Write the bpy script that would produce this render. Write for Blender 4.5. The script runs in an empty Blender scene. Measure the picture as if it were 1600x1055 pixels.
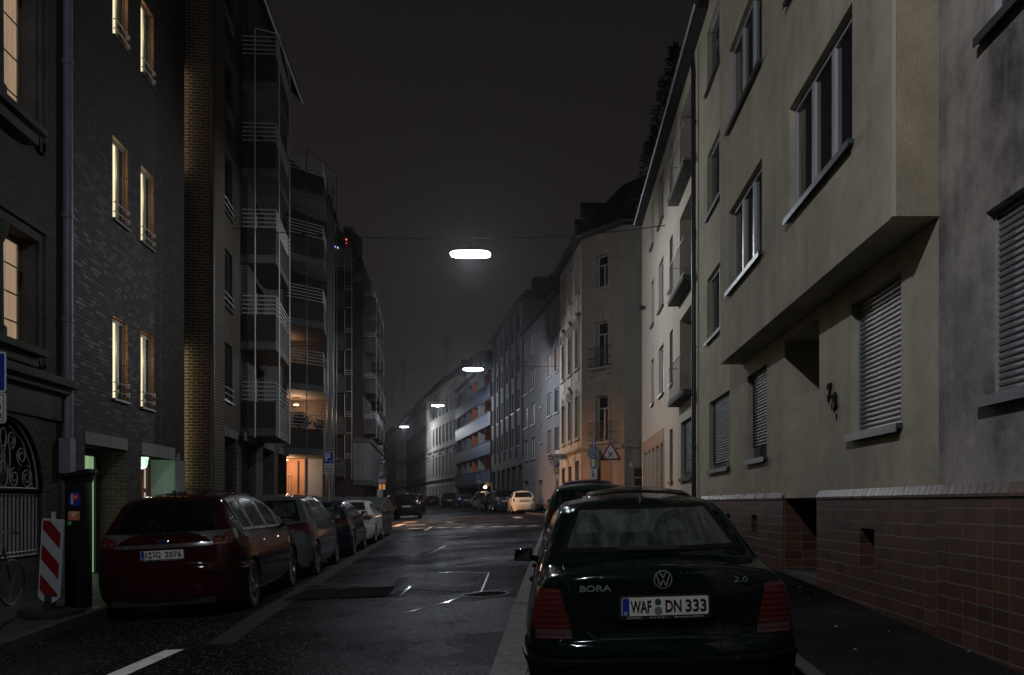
import bpy, bmesh, math, random
from mathutils import Vector, Matrix
from mathutils.bvhtree import BVHTree
from mathutils import noise as mnoise
random.seed(7)
LAMP_E = 14.0      # street lamp diffuser
BACK_Y = 0.5
SODIUM = 7500.0
LAMP_W = 850.0
BACK_K = .5
S = bpy.context.scene
COL = S.collection
R = math.radians
FPX, CX, HY = 1395.0, 872.0, 786.0      # focal length in photo pixels, street vanishing point, eye level

# ------------------------------------------------------------------ camera
cam_d = bpy.data.cameras.new('camera')
cam = bpy.data.objects.new('camera', cam_d); COL.objects.link(cam)
cam.location = (0, 0, 0); cam.rotation_euler = (R(90), 0, 0)
cam_d.sensor_width = 36; cam_d.lens = 36*FPX/1600
cam_d.shift_x = -(CX-800)/1600; cam_d.shift_y = (HY-527.5)/1600
cam_d.clip_start = .05; cam_d.clip_end = 2000
S.camera = cam
# ------------------------------------------------------------------ night sky
W = bpy.data.worlds.new('World'); S.world = W; W.use_nodes = True
wn = W.node_tree.nodes; wl = W.node_tree.links
bg = wn['Background']
tc = wn.new('ShaderNodeTexCoord'); sx = wn.new('ShaderNodeSeparateXYZ'); cr = wn.new('ShaderNodeValToRGB')
nz = wn.new('ShaderNodeTexNoise'); nz.inputs['Scale'].default_value = 1.6; nz.inputs['Detail'].default_value = 4
ad = wn.new('ShaderNodeMath'); ad.operation = 'MULTIPLY_ADD'; ad.inputs[1].default_value = .22
wl.new(tc.outputs['Generated'], sx.inputs[0]); wl.new(tc.outputs['Generated'], nz.inputs['Vector'])
wl.new(nz.outputs['Fac'], ad.inputs[0]); wl.new(sx.outputs['Z'], ad.inputs[2]); wl.new(ad.outputs[0], cr.inputs[0])
cr.color_ramp.elements[0].position = .1; cr.color_ramp.elements[0].color = (.0205, .0172, .0155, 1)
cr.color_ramp.elements[1].position = .75; cr.color_ramp.elements[1].color = (.0080, .0072, .0068, 1)
wl.new(cr.outputs[0], bg.inputs['Color']); bg.inputs['Strength'].default_value = 1.0
S.view_settings.view_transform = 'Standard'; S.view_settings.look = 'None'
S.view_settings.exposure = 0; S.view_settings.gamma = 1
S.render.engine = 'CYCLES'
try:
    S.cycles.max_bounces = 6; S.cycles.diffuse_bounces = 3; S.cycles.glossy_bounces = 3
    S.cycles.transparent_max_bounces = 12; S.cycles.sample_clamp_indirect = 2.0
    S.cycles.caustics_reflective = False; S.cycles.caustics_refractive = False
except Exception: pass

# ------------------------------------------------------------------ materials
MATS = {}
def nmat(name):
    m = bpy.data.materials.new(name); m.use_nodes = True
    return m, m.node_tree.nodes, m.node_tree.links, m.node_tree.nodes['Principled BSDF']
def rgb(c): return (c[0], c[1], c[2], 1)
def plain(name, col, rough=.6, metal=0, spec=.5, coat=0, emit=None, es=0):
    if name in MATS: return MATS[name]
    m, n, l, b = nmat(name)
    b.inputs['Base Color'].default_value = rgb(col); b.inputs['Roughness'].default_value = rough
    b.inputs['Metallic'].default_value = metal; b.inputs['Specular IOR Level'].default_value = spec
    b.inputs['Coat Weight'].default_value = coat; b.inputs['Coat Roughness'].default_value = .04
    if emit: b.inputs['Emission Color'].default_value = rgb(emit); b.inputs['Emission Strength'].default_value = es
    MATS[name] = m; return m
def N(n, t, **k):
    q = n.new(t)
    for a, v in k.items():
        if a in q.inputs: q.inputs[a].default_value = v
        else: setattr(q, a, v)
    return q
def worn(name, col, rough=.75, var=.25, scale=1.2, streak=True, bump=.15, bscale=60, col2=None, metal=0, spec=.4):
    """painted or rendered surface with blotches, rain streaks and grain"""
    if name in MATS: return MATS[name]
    m, n, l, b = nmat(name)
    t = N(n, 'ShaderNodeTexCoord')
    a = N(n, 'ShaderNodeTexNoise', Scale=scale, Detail=8.0, Roughness=.62); l.new(t.outputs['Object'], a.inputs['Vector'])
    mp = N(n, 'ShaderNodeMapping'); mp.inputs['Scale'].default_value = (2.6, 2.6, .22); l.new(t.outputs['Object'], mp.inputs[0])
    s = N(n, 'ShaderNodeTexNoise', Scale=scale*1.2, Detail=5.0, Roughness=.6); l.new(mp.outputs[0], s.inputs['Vector'])
    s2 = N(n, 'ShaderNodeTexNoise', Scale=scale*5, Detail=6.0, Roughness=.7); l.new(t.outputs['Object'], s2.inputs['Vector'])
    m0 = N(n, 'ShaderNodeMath', operation='MULTIPLY_ADD'); m0.inputs[1].default_value = .45; l.new(s.outputs['Fac'], m0.inputs[0]); l.new(a.outputs['Fac'], m0.inputs[2])
    mx = N(n, 'ShaderNodeMath', operation='MULTIPLY_ADD'); mx.inputs[1].default_value = .5; l.new(s2.outputs['Fac'], mx.inputs[0]); l.new(m0.outputs[0], mx.inputs[2])
    r = N(n, 'ShaderNodeMapRange'); r.inputs['From Min'].default_value = .65; r.inputs['From Max'].default_value = 1.3
    l.new(mx.outputs[0], r.inputs['Value'])
    c = N(n, 'ShaderNodeMix', data_type='RGBA'); l.new(r.outputs[0], c.inputs[0])
    d = col2 or tuple(x*(1-var*1.6) for x in col)
    c.inputs[6].default_value = rgb(d); c.inputs[7].default_value = rgb(tuple(min(1, x*(1+var*.4)) for x in col))
    l.new(c.outputs[2], b.inputs['Base Color'])
    g = N(n, 'ShaderNodeTexNoise', Scale=float(bscale), Detail=4.0, Roughness=.7); l.new(t.outputs['Object'], g.inputs['Vector'])
    bp = N(n, 'ShaderNodeBump', Strength=bump, Distance=.02); l.new(g.outputs['Fac'], bp.inputs['Height'])
    l.new(bp.outputs[0], b.inputs['Normal'])
    b.inputs['Roughness'].default_value = rough; b.inputs['Metallic'].default_value = metal; b.inputs['Specular IOR Level'].default_value = spec
    MATS[name] = m; return m
def bricks(name, c1, c2, mortar, w=.25, h=.0833, ms=.011, rough=.6, shine=0, bump=.5, offset=.5, mrough=.9):
    """courses laid along the wall: u = x+y, v = z in the building's own frame"""
    if name in MATS: return MATS[name]
    m, n, l, b = nmat(name)
    t = N(n, 'ShaderNodeTexCoord'); sp = N(n, 'ShaderNodeSeparateXYZ'); l.new(t.outputs['Object'], sp.inputs[0])
    ad = N(n, 'ShaderNodeMath', operation='ADD'); l.new(sp.outputs['X'], ad.inputs[0]); l.new(sp.outputs['Y'], ad.inputs[1])
    cb = N(n, 'ShaderNodeCombineXYZ'); l.new(ad.outputs[0], cb.inputs['X']); l.new(sp.outputs['Z'], cb.inputs['Y'])
    k = N(n, 'ShaderNodeTexBrick', offset=offset); k.inputs['Scale'].default_value = 1
    k.inputs['Brick Width'].default_value = w; k.inputs['Row Height'].default_value = h
    k.inputs['Mortar Size'].default_value = ms*.62; k.inputs['Mortar Smooth'].default_value = .2; k.inputs['Bias'].default_value = 0
    k.inputs['Color1'].default_value = (0, 0, 0, 1); k.inputs['Color2'].default_value = (1, 1, 1, 1); k.inputs['Mortar'].default_value = (.5, .5, .5, 1)
    l.new(cb.outputs[0], k.inputs['Vector'])
    f = N(n, 'ShaderNodeTexNoise', Scale=9.0, Detail=6.0, Roughness=.7); l.new(cb.outputs[0], f.inputs['Vector'])
    big = N(n, 'ShaderNodeTexNoise', Scale=.5, Detail=4.0); l.new(t.outputs['Object'], big.inputs['Vector'])
    c = N(n, 'ShaderNodeMix', data_type='RGBA'); l.new(k.outputs['Color'], c.inputs[0])
    c.inputs[6].default_value = rgb(c1); c.inputs[7].default_value = rgb(c2)
    v = N(n, 'ShaderNodeMapRange'); v.inputs['To Min'].default_value = .55; v.inputs['To Max'].default_value = 1.4
    l.new(f.outputs['Fac'], v.inputs['Value'])
    v2 = N(n, 'ShaderNodeMapRange'); v2.inputs['From Min'].default_value = .3; v2.inputs['From Max'].default_value = .7
    v2.inputs['To Min'].default_value = .75; v2.inputs['To Max'].default_value = 1.2; l.new(big.outputs['Fac'], v2.inputs['Value'])
    mm = N(n, 'ShaderNodeMath', operation='MULTIPLY'); l.new(v.outputs[0], mm.inputs[0]); l.new(v2.outputs[0], mm.inputs[1])
    c2n = N(n, 'ShaderNodeMix', data_type='RGBA'); l.new(k.outputs['Fac'], c2n.inputs[0]); l.new(c.outputs[2], c2n.inputs[6]); c2n.inputs[7].default_value = rgb(mortar)
    c3 = N(n, 'ShaderNodeVectorMath', operation='SCALE'); l.new(c2n.outputs[2], c3.inputs[0]); l.new(mm.outputs[0], c3.inputs['Scale'])
    l.new(c3.outputs[0], b.inputs['Base Color'])
    b.inputs['Specular IOR Level'].default_value = .22
    # some bricks are glazed
    rr = N(n, 'ShaderNodeMapRange'); rr.inputs['From Min'].default_value = .55; rr.inputs['From Max'].default_value = .95
    rr.inputs['To Min'].default_value = rough; rr.inputs['To Max'].default_value = max(.12, rough-shine); l.new(k.outputs['Color'], rr.inputs['Value'])
    rx = N(n, 'ShaderNodeMix', data_type='FLOAT'); l.new(k.outputs['Fac'], rx.inputs[0]); l.new(rr.outputs[0], rx.inputs[2]); rx.inputs[3].default_value = mrough
    l.new(rx.outputs[0], b.inputs['Roughness'])
    hgt = N(n, 'ShaderNodeMath', operation='MULTIPLY_ADD'); hgt.inputs[1].default_value = .35
    inv = N(n, 'ShaderNodeMath', operation='SUBTRACT'); inv.inputs[0].default_value = 1; l.new(k.outputs['Fac'], inv.inputs[1])
    l.new(f.outputs['Fac'], hgt.inputs[0]); l.new(inv.outputs[0], hgt.inputs[2])
    bp = N(n, 'ShaderNodeBump', Strength=bump, Distance=.008); l.new(hgt.outputs[0], bp.inputs['Height']); l.new(bp.outputs[0], b.inputs['Normal'])
    MATS[name] = m; return m
def lit(name, col, s):
    """a lit room seen through its curtain"""
    if name in MATS: return MATS[name]
    m, n, l, b = nmat(name)
    t = N(n, 'ShaderNodeTexCoord')
    mp = N(n, 'ShaderNodeMapping'); mp.inputs['Scale'].default_value = (14, 14, .6); l.new(t.outputs['Object'], mp.inputs[0])
    f = N(n, 'ShaderNodeTexNoise', Scale=1.0, Detail=3.0); l.new(mp.outputs[0], f.inputs['Vector'])
    r = N(n, 'ShaderNodeMapRange'); r.inputs['To Min'].default_value = s*.5; r.inputs['To Max'].default_value = s*1.5; l.new(f.outputs['Fac'], r.inputs['Value'])
    b.inputs['Base Color'].default_value = (.1, .08, .06, 1); b.inputs['Roughness'].default_value = .15
    b.inputs['Emission Color'].default_value = rgb(col); l.new(r.outputs[0], b.inputs['Emission Strength'])
    MATS[name] = m; return m
def asphalt(name='wet_asphalt', dark=1, stone_glints=(.12,.125,.14)):
    m, n, l, b = nmat(name)
    t = N(n, 'ShaderNodeTexCoord')
    big = N(n, 'ShaderNodeTexNoise', Scale=.35, Detail=7.0, Roughness=.6); l.new(t.outputs['Object'], big.inputs['Vector'])
    grit = N(n, 'ShaderNodeTexVoronoi', Scale=95.0); l.new(t.outputs['Object'], grit.inputs['Vector'])
    gr2 = N(n, 'ShaderNodeTexNoise', Scale=140.0, Detail=2.0); l.new(t.outputs['Object'], gr2.inputs['Vector'])
    gr3 = N(n, 'ShaderNodeTexNoise', Scale=14.0, Detail=5.0, Roughness=.7); l.new(t.outputs['Object'], gr3.inputs['Vector'])
    c = N(n, 'ShaderNodeValToRGB'); c.color_ramp.elements[0].position = .3; c.color_ramp.elements[0].color = (.007, .007, .008, 1)
    c.color_ramp.elements[1].position = .75; c.color_ramp.elements[1].color = (.017, .017, .019, 1); l.new(big.outputs['Fac'], c.inputs[0])
    st_ = N(n, 'ShaderNodeTexVoronoi', Scale=62.0); l.new(t.outputs['Object'], st_.inputs['Vector'])
    sr = N(n, 'ShaderNodeSeparateColor'); l.new(st_.outputs['Color'], sr.inputs[0])
    sm = N(n, 'ShaderNodeMapRange'); sm.inputs['From Min'].default_value = .86; sm.inputs['From Max'].default_value = 1.0; l.new(sr.outputs[0], sm.inputs['Value'])
    cm = N(n, 'ShaderNodeMix', data_type='RGBA'); l.new(sm.outputs[0], cm.inputs[0]); l.new(c.outputs[0], cm.inputs[6]); cm.inputs[7].default_value = rgb(stone_glints)  # pale stone speckles whose colour also stands in for wet glitter
    dif = N(n, 'ShaderNodeBsdfDiffuse'); l.new(cm.outputs[2], dif.inputs[0])
    gls = N(n, 'ShaderNodeBsdfGlossy'); gls.inputs[0].default_value = (.9,.92,1,1)
    wet = N(n, 'ShaderNodeMapRange'); wet.inputs['From Min'].default_value = .38; wet.inputs['From Max'].default_value = .66; wet.inputs['To Min'].default_value = .020; wet.inputs['To Max'].default_value = .066; l.new(big.outputs['Fac'], wet.inputs['Value'])
    mxs = N(n, 'ShaderNodeMixShader'); l.new(wet.outputs[0], mxs.inputs[0]); l.new(dif.outputs[0], mxs.inputs[1]); l.new(gls.outputs[0], mxs.inputs[2])
    out = [q for q in n if q.type == 'OUTPUT_MATERIAL'][0]; l.new(mxs.outputs[0], out.inputs[0])
    r = N(n, 'ShaderNodeMapRange'); r.inputs['From Min'].default_value = .35; r.inputs['From Max'].default_value = .7
    r.inputs['To Min'].default_value = .16; r.inputs['To Max'].default_value = .34; l.new(big.outputs['Fac'], r.inputs['Value']); l.new(r.outputs[0], gls.inputs['Roughness'])
    h = N(n, 'ShaderNodeMath', operation='MULTIPLY_ADD'); h.inputs[1].default_value = .6; l.new(gr2.outputs['Fac'], h.inputs[0]); l.new(grit.outputs['Distance'], h.inputs[2])
    bp = N(n, 'ShaderNodeBump', Strength=.75, Distance=.006); l.new(h.outputs[0], bp.inputs['Height'])
    bp2 = N(n, 'ShaderNodeBump', Strength=.25, Distance=.03); l.new(gr3.outputs['Fac'], bp2.inputs['Height']); l.new(bp.outputs[0], bp2.inputs['Normal'])
    l.new(bp2.outputs[0], gls.inputs['Normal']); l.new(bp2.outputs[0], dif.inputs['Normal'])
    if dark != 1:
        for e_ in c.color_ramp.elements: e_.color = tuple(v*dark for v in e_.color[:3])+(1,)
    return m
M_ASPH = asphalt()
M_PATCH = asphalt('newer_asphalt', .6)
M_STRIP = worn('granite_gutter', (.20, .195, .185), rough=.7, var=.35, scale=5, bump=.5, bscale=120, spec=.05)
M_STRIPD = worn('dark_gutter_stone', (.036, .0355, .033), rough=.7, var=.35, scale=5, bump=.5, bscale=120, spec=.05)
M_KERB = worn('kerb_stone', (.09, .09, .086), rough=.7, var=.35, scale=4, bump=.4, bscale=70, spec=.1)
M_TAR = plain('tar_joint', (.02, .02, .02), .12)
M_PAINT = worn('worn_road_paint', (.80, .80, .78), rough=.6, var=.3, scale=9, bump=.4, bscale=90, spec=.15)
M_BLACK = plain('black_plastic', (.012, .012, .013), .45)
M_IRON = worn('painted_iron', (.035, .038, .04), rough=.4, var=.2, bump=.05)
M_GALV = worn('galvanised_steel', (.36, .37, .38), rough=.42, var=.25, scale=5, bump=.03, metal=.7)
M_RAIL = worn('grey_painted_rail', (.42, .43, .43), rough=.4, var=.2, scale=4, bump=.02)
M_CONC = worn('grey_concrete', (.095, .105, .10), rough=.8, var=.4, scale=1.5, bump=.2, bscale=45)
M_ZINC = worn('zinc', (.10, .115, .13), rough=.42, var=.3, scale=3, bump=.03, metal=.5)
M_ROOF = worn('dark_roof_tiles', (.018, .017, .017), rough=.7, var=.3, scale=3, bump=.5, bscale=20)
M_GLASSW = plain('dark_window_glass', (.012, .015, .016), .05, spec=.8)
M_FRAMEW = plain('white_window_frame', (.46, .47, .49), .3)
M_FRAMED = plain('dark_window_frame', (.05, .048, .045), .4)
M_SHUTD = worn('dark_shutter_slats', (.030,.030,.032), rough=.45, var=.25, scale=2, bump=.02, spec=.12)
M_SHUT = worn('roller_shutter_slats', (.22, .23, .24), rough=.38, var=.25, scale=2, bump=.02)

# ------------------------------------------------------------------ mesh helpers
class MB:
    def __init__(s): s.v = []; s.f = []; s.mi = []; s.T = None
    def add(s, vs, fs, mi=0):
        o = len(s.v); s.v += [tuple(p) for p in vs]; s.f += [tuple(i+o for i in f) for f in fs]; s.mi += [mi]*len(fs)
    def box(s, x0, x1, y0, y1, z0, z1, mi=0):
        if x0 > x1: x0, x1 = x1, x0
        if y0 > y1: y0, y1 = y1, y0
        if z0 > z1: z0, z1 = z1, z0
        s.add([(x0,y0,z0),(x1,y0,z0),(x1,y1,z0),(x0,y1,z0),(x0,y0,z1),(x1,y0,z1),(x1,y1,z1),(x0,y1,z1)],
              [(0,3,2,1),(4,5,6,7),(0,1,5,4),(1,2,6,5),(2,3,7,6),(3,0,4,7)], mi)
    def quad(s, a, b, c, d, mi=0): s.add([a,b,c,d], [(0,1,2,3)], mi)
    def prism(s, poly, z0, z1, mi=0):
        n = len(poly)
        s.add([(p[0],p[1],z0) for p in poly]+[(p[0],p[1],z1) for p in poly],
              [tuple(range(n-1,-1,-1)), tuple(range(n,2*n))]+[(i,(i+1)%n,(i+1)%n+n,i+n) for i in range(n)], mi)
    def tube(s, pts, r, seg=8, mi=0, cap=True):
        pts = [Vector(p) for p in pts]; n = len(pts); vs = []; fs = []
        rs = r if isinstance(r, (list, tuple)) else [r]*n
        up = None
        for i, p in enumerate(pts):
            d = (pts[min(i+1, n-1)]-pts[max(i-1, 0)]).normalized()
            if up is None: up = Vector((0,0,1)) if abs(d.z) < .9 else Vector((1,0,0))
            a = d.cross(up).normalized(); b = a.cross(d).normalized(); up = b
            for k in range(seg):
                t = 2*math.pi*k/seg; vs.append(p+(a*math.cos(t)+b*math.sin(t))*rs[i])
        for i in range(n-1):
            for k in range(seg): fs.append((i*seg+k, i*seg+(k+1)%seg, (i+1)*seg+(k+1)%seg, (i+1)*seg+k))
        if cap: fs.append(tuple(range(seg-1,-1,-1))); fs.append(tuple((n-1)*seg+k for k in range(seg)))
        s.add(vs, fs, mi)
    def lathe(s, prof, seg=24, M=None, mi=0, close=False):
        """prof = (radius, height) pairs turned round local z, moved by M"""
        vs = []; fs = []; n = len(prof); M = M or Matrix.Identity(4)
        for r, h in prof:
            for k in range(seg):
                t = 2*math.pi*k/seg; vs.append(M @ Vector((r*math.cos(t), r*math.sin(t), h)))
        for i in range(n-1+(1 if close else 0)):
            for k in range(seg):
                j = (i+1) % n
                fs.append((i*seg+k, i*seg+(k+1)%seg, j*seg+(k+1)%seg, j*seg+k))
        if not close:
            fs.append(tuple(range(seg-1,-1,-1))); fs.append(tuple((n-1)*seg+k for k in range(seg)))
        s.add(vs, fs, mi)
    def build(s, name, mats, parent=None, smooth=False, bevel=0):
        me = bpy.data.meshes.new(name); me.from_pydata(s.v, [], s.f)
        if not isinstance(mats, (list, tuple)): mats = [mats]
        for m in mats: me.materials.append(m)
        if len(mats) > 1: me.polygons.foreach_set('material_index', s.mi)
        me.validate(); me.update()
        if bevel:
            bm = bmesh.new(); bm.from_mesh(me)
            bmesh.ops.remove_doubles(bm, verts=bm.verts, dist=1e-5)
            es = [e for e in bm.edges if len(e.link_faces) == 2 and e.calc_face_angle(0) > .5]
            bmesh.ops.bevel(bm, geom=es, offset=bevel, segments=2, affect='EDGES', profile=.6, clamp_overlap=True)
            bm.to_mesh(me); bm.free(); smooth = True
        if smooth: smooth_mesh(me)
        o = bpy.data.objects.new(name, me); COL.objects.link(o)
        if parent: o.parent = parent
        return o
def smooth_mesh(me, ang=38):
    me.polygons.foreach_set('use_smooth', [True]*len(me.polygons))
    me.set_sharp_from_angle(angle=R(ang))
def tag(o, label=None, cat=None, group=None, kind=None):
    if label: o['label'] = label
    if cat: o['category'] = cat
    if group: o['group'] = group
    if kind: o['kind'] = kind
    return o
def empty(name, loc, rz=0, label=None, cat=None, group=None):
    o = bpy.data.objects.new(name, None); COL.objects.link(o); o.empty_display_size = .3
    o.location = loc; o.rotation_euler = (0, 0, rz); return tag(o, label, cat, group)
def kids(o): return [c for c in bpy.data.objects if c.parent == o]
def copy_tree(o, parent=None):
    c = o.copy(); COL.objects.link(c); c.parent = parent
    for ch in kids(o): copy_tree(ch, c)
    return c
def text_mb(txt, h, ext=.002, bold=0, width=None):
    """lettering as (verts in x,z plane facing -y), faces; origin at its centre"""
    cu = bpy.data.curves.new('t', 'FONT'); cu.body = txt; cu.size = h; cu.extrude = ext; cu.offset = bold
    cu.resolution_u = 3; cu.align_x = 'CENTER'; cu.align_y = 'CENTER'
    ob = bpy.data.objects.new('t', cu); COL.objects.link(ob)
    bpy.context.view_layer.update()
    me = bpy.data.meshes.new_from_object(ob)
    vs = [v.co.copy() for v in me.vertices]; fs = [tuple(p.vertices) for p in me.polygons]
    bpy.data.objects.remove(ob); bpy.data.curves.remove(cu); bpy.data.meshes.remove(me)
    if vs:
        x0 = min(v.x for v in vs); x1 = max(v.x for v in vs); y0 = min(v.y for v in vs); y1 = max(v.y for v in vs)
        k = (width/(x1-x0)) if width else 1
        vs = [((v.x-(x0+x1)/2)*k, -v.z, v.y-(y0+y1)/2) for v in vs]
    return vs, fs
def add_text(mb, txt, h, cx=0, y=0, cz=0, ext=.002, bold=0, width=None, mi=0):
    vs, fs = text_mb(txt, h, ext, bold, width)
    mb.add([(v[0]+cx, v[1]+y, v[2]+cz) for v in vs], fs, mi)

# ------------------------------------------------------------------ ground shape
def lerp_tab(tab, y):
    if y <= tab[0][0]: return tab[0][1]
    for (a, b), (c, d) in zip(tab, tab[1:]):
        if y <= c: return b+(d-b)*(y-a)/(c-a)
    return tab[-1][1]
GT = [(-40,-2.1),(0,-1.56),(5,-1.45),(11.3,-1.255),(16,-1.18),(22,-1.085),(28,-1.005),(33,-.95),(57,-.75),(85,-.60),(110,-.50),(150,-.42),(260,-.3)]
CT = [(-40,0),(42,0),(45.5,-1),(52.7,-3.2),(66.3,-5.9),(85,-9.6),(109,-15.7),(133,-22.9),(150,-27.8),(170,-32),(200,-39),(260,-52)]
def gz(x, y):
    d = max(-9.5, min(3.3, x-lerp_tab(CT, y)))
    return lerp_tab(GT, y) + (.03*d if d > 0 else .048*d)
def gp(px, py):
    """the point of the street surface seen at a photo pixel"""
    y = 20.0
    for _ in range(60):
        x = (px-CX)/FPX*y; y = .5*y+.5*(gz(x, y)*FPX/(HY-py))
    return (px-CX)/FPX*y, y
def yr(a, b, st):
    n = max(1, int(abs(b-a)/st)); return [a+(b-a)*i/n for i in range(n+1)]
def sheet(name, xf0, xf1, y0, y1, dz, mat, nx=1, sy=1.5, parent=None, skirt=0, skx=0):
    """sheet lying on the street between x = xf0(y) and xf1(y), dz above it, with a kerb face dropped at its edges"""
    mb = MB(); ys = yr(y0, y1, sy); rows = []
    for y in ys:
        a = xf0(y); b = xf1(y)
        rows.append([(a+(b-a)*i/nx, y, gz(a+(b-a)*i/nx, y)+dz) for i in range(nx+1)])
    W_ = nx+1; vs = [p for r_ in rows for p in r_]; fs = []
    for j in range(len(ys)-1):
        for i in range(nx): fs.append((j*W_+i, j*W_+i+1, (j+1)*W_+i+1, (j+1)*W_+i))
    mb.add(vs, fs)
    if skirt:
        for j in range(len(ys)-1):
            for i0 in (0, nx):
                a = rows[j][i0]; b = rows[j+1][i0]
                q = [a, b, (b[0], b[1], b[2]-skirt), (a[0], a[1], a[2]-skirt)]
                mb.quad(*(q if i0 == nx else q[::-1]))
        for j in (0, len(ys)-1):
            for i in range(nx):
                a = rows[j][i]; b = rows[j][i+1]
                q = [a, b, (b[0], b[1], b[2]-skirt), (a[0], a[1], a[2]-skirt)]
                mb.quad(*(q[::-1] if j == 0 else q))
    return mb.build(name, mat, parent)
def fx(c, k=0): return lambda y: c+k*y
LK = -.112
mb = MB()
xs = [-120,-70,-45,-30]+[-24.5+i*.5 for i in range(58)]+[6,8,12,20,35,60,120]
ys = [-60,-30,-15]+yr(-6, 60, .6)+yr(62, 150, 4)+[170,200,240,300,420,700,1200]
vs = [(x, y, gz(x, y)) for y in ys for x in xs]; nx_ = len(xs)
mb.add(vs, [(j*nx_+i, j*nx_+i+1, (j+1)*nx_+i+1, (j+1)*nx_+i) for j in range(len(ys)-1) for i in range(nx_-1)])
tag(mb.build('road', M_ASPH, smooth=True), kind='structure')
M_PAVE = bricks('pavement_slabs', (.040,.040,.039), (.060,.059,.056), (.028,.028,.027), w=.30, h=.30, ms=.008, rough=.5, shine=.15, bump=.25)
def pave(name):
    m = MATS['pavement_slabs'].copy(); m.name = name
    sep = [q for q in m.node_tree.nodes if q.type == 'SEPXYZ'][0]; cb = [q for q in m.node_tree.nodes if q.type == 'COMBXYZ'][0]
    m.node_tree.links.new(sep.outputs['X'], cb.inputs['X']); m.node_tree.links.new(sep.outputs['Y'], cb.inputs['Y'])
    return m
M_PAVE2 = pave('pavement_laid_flat')
M_ASPHW = asphalt('footway_asphalt', 1.2, (.03,.031,.034))
def st(o): return tag(o, kind='structure')
# right footway (asphalt) with its kerb, left footway (slabs) with its kerb
st(sheet('pavement', fx(1.92), fx(3.42), -6, 35.3, .11, M_ASPHW, nx=3))
st(sheet('kerb', fx(1.78), fx(1.92), -6, 35.3, .112, M_KERB, skirt=.13))
st(sheet('pavement', fx(-7.6, LK), fx(-4.9, LK), -6, 46, .12, M_PAVE2, nx=3))
st(sheet('kerb', fx(-4.9, LK), fx(-4.76, LK), -6, 46, .122, M_KERB, skirt=.14))
# far footways following the bend
def cR(y): return lerp_tab(CT, y)+3.3
st(sheet('pavement', lambda y: cR(y)-1.15, lambda y: cR(y)+.4, 47, 230, .10, M_ASPHW, nx=2, sy=3))
st(sheet('kerb', lambda y: cR(y)-1.29, lambda y: cR(y)-1.15, 47, 230, .102, M_KERB, skirt=.13, sy=3))
st(sheet('pavement', lambda y: cR(y)-17.5, lambda y: cR(y)-13.7, 62, 230, .10, M_ASPHW, nx=2, sy=3))
st(sheet('kerb', lambda y: cR(y)-13.7, lambda y: cR(y)-13.55, 62, 230, .102, M_KERB, skirt=.13, sy=3))
# flush stone gutters that mark the parking lanes
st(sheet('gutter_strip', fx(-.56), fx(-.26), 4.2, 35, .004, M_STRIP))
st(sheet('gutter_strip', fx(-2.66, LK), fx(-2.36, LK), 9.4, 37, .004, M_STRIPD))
def stroke(name, pts, w, mat, dz=.008):
    """a flat line of width w laid along street points"""
    mb = MB(); P = []
    for (a, b) in zip(pts, pts[1:]):
        n = max(1, int(math.dist(a, b)/.5))
        P += [(a[0]+(b[0]-a[0])*i/n, a[1]+(b[1]-a[1])*i/n) for i in range(n)]
    P.append(pts[-1]); L_ = []
    for i, p in enumerate(P):
        q = P[min(i+1, len(P)-1)]; o = P[max(i-1, 0)]
        d = Vector((q[0]-o[0], q[1]-o[1])).normalized(); n_ = Vector((-d.y, d.x))*w/2
        L_.append([(p[0]+n_.x, p[1]+n_.y), (p[0]-n_.x, p[1]-n_.y)])
    vs = [(x, y, gz(x, y)+dz) for r_ in L_ for (x, y) in r_]
    mb.add(vs, [(2*i, 2*i+1, 2*i+3, 2*i+2) for i in range(len(P)-1)])
    return st(mb.build(name, mat))
stroke('road_marking', [(-4.0, 5.5), (-3.93, 9.15)], .20, M_PAINT)
for a, b in ((682,698),(711,726),(740,755),(768,783),(797,812),(826,840)):
    g0 = gp(a, 825-(a-681)*.02); g1 = gp(b, 825-(b-681)*.02)
    stroke('road_marking', [g0, g1], .62, M_PAINT)
stroke('road_marking', [gp(664,829), gp(674,823.5)], .14, M_PAINT)
stroke('road_marking', [gp(633,821), gp(665,820)], .40, M_PAINT)
stroke('road_marking', [gp(640,826), gp(662,826)], .34, M_PAINT)
for a, b in (((805,808),(812,809.5)),((632,816.3),(650,816)),((698,816.5),(708,816.3)),((617,823),(629,819))):
    stroke('road_marking', [gp(*a), gp(*b)], .40, M_PAINT)
def patch_poly(name, pix, mat, dz):
    P = [gp(*p) for p in pix]
    mb = MB(); n = 10   # bilinear grid so it follows the road
    vs = []
    for j in range(n+1):
        for i in range(n+1):
            u = i/n; v = j/n
            x = (1-v)*((1-u)*P[0][0]+u*P[1][0])+v*((1-u)*P[3][0]+u*P[2][0])
            y = (1-v)*((1-u)*P[0][1]+u*P[1][1])+v*((1-u)*P[3][1]+u*P[2][1])
            vs.append((x, y, gz(x, y)+dz))
    mb.add(vs, [(j*(n+1)+i, j*(n+1)+i+1, (j+1)*(n+1)+i+1, (j+1)*(n+1)+i) for j in range(n) for i in range(n)])
    return st(mb.build(name, mat))
patch_poly('asphalt_patch', [(600,920),(755,926),(766,894),(640,893)], M_PATCH, .004)
patch_poly('asphalt_patch', [(663,871),(800,871),(800,853),(697,852)], M_PATCH, .004)
patch_poly('asphalt_patch', [(470,921),(628,917),(640,903),(520,905)], M_PATCH, .004)
stroke('tar_joint', [gp(566,972), gp(640,957), gp(700,941), gp(724,932), gp(752,925), gp(764,896), gp(684,895)], .022, M_TAR, .010)
stroke('tar_joint', [gp(663,871), gp(697,852.5)], .03, M_TAR, .010)
stroke('tar_joint', [gp(624,933), gp(641,917)], .035, M_TAR, .010)
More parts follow.
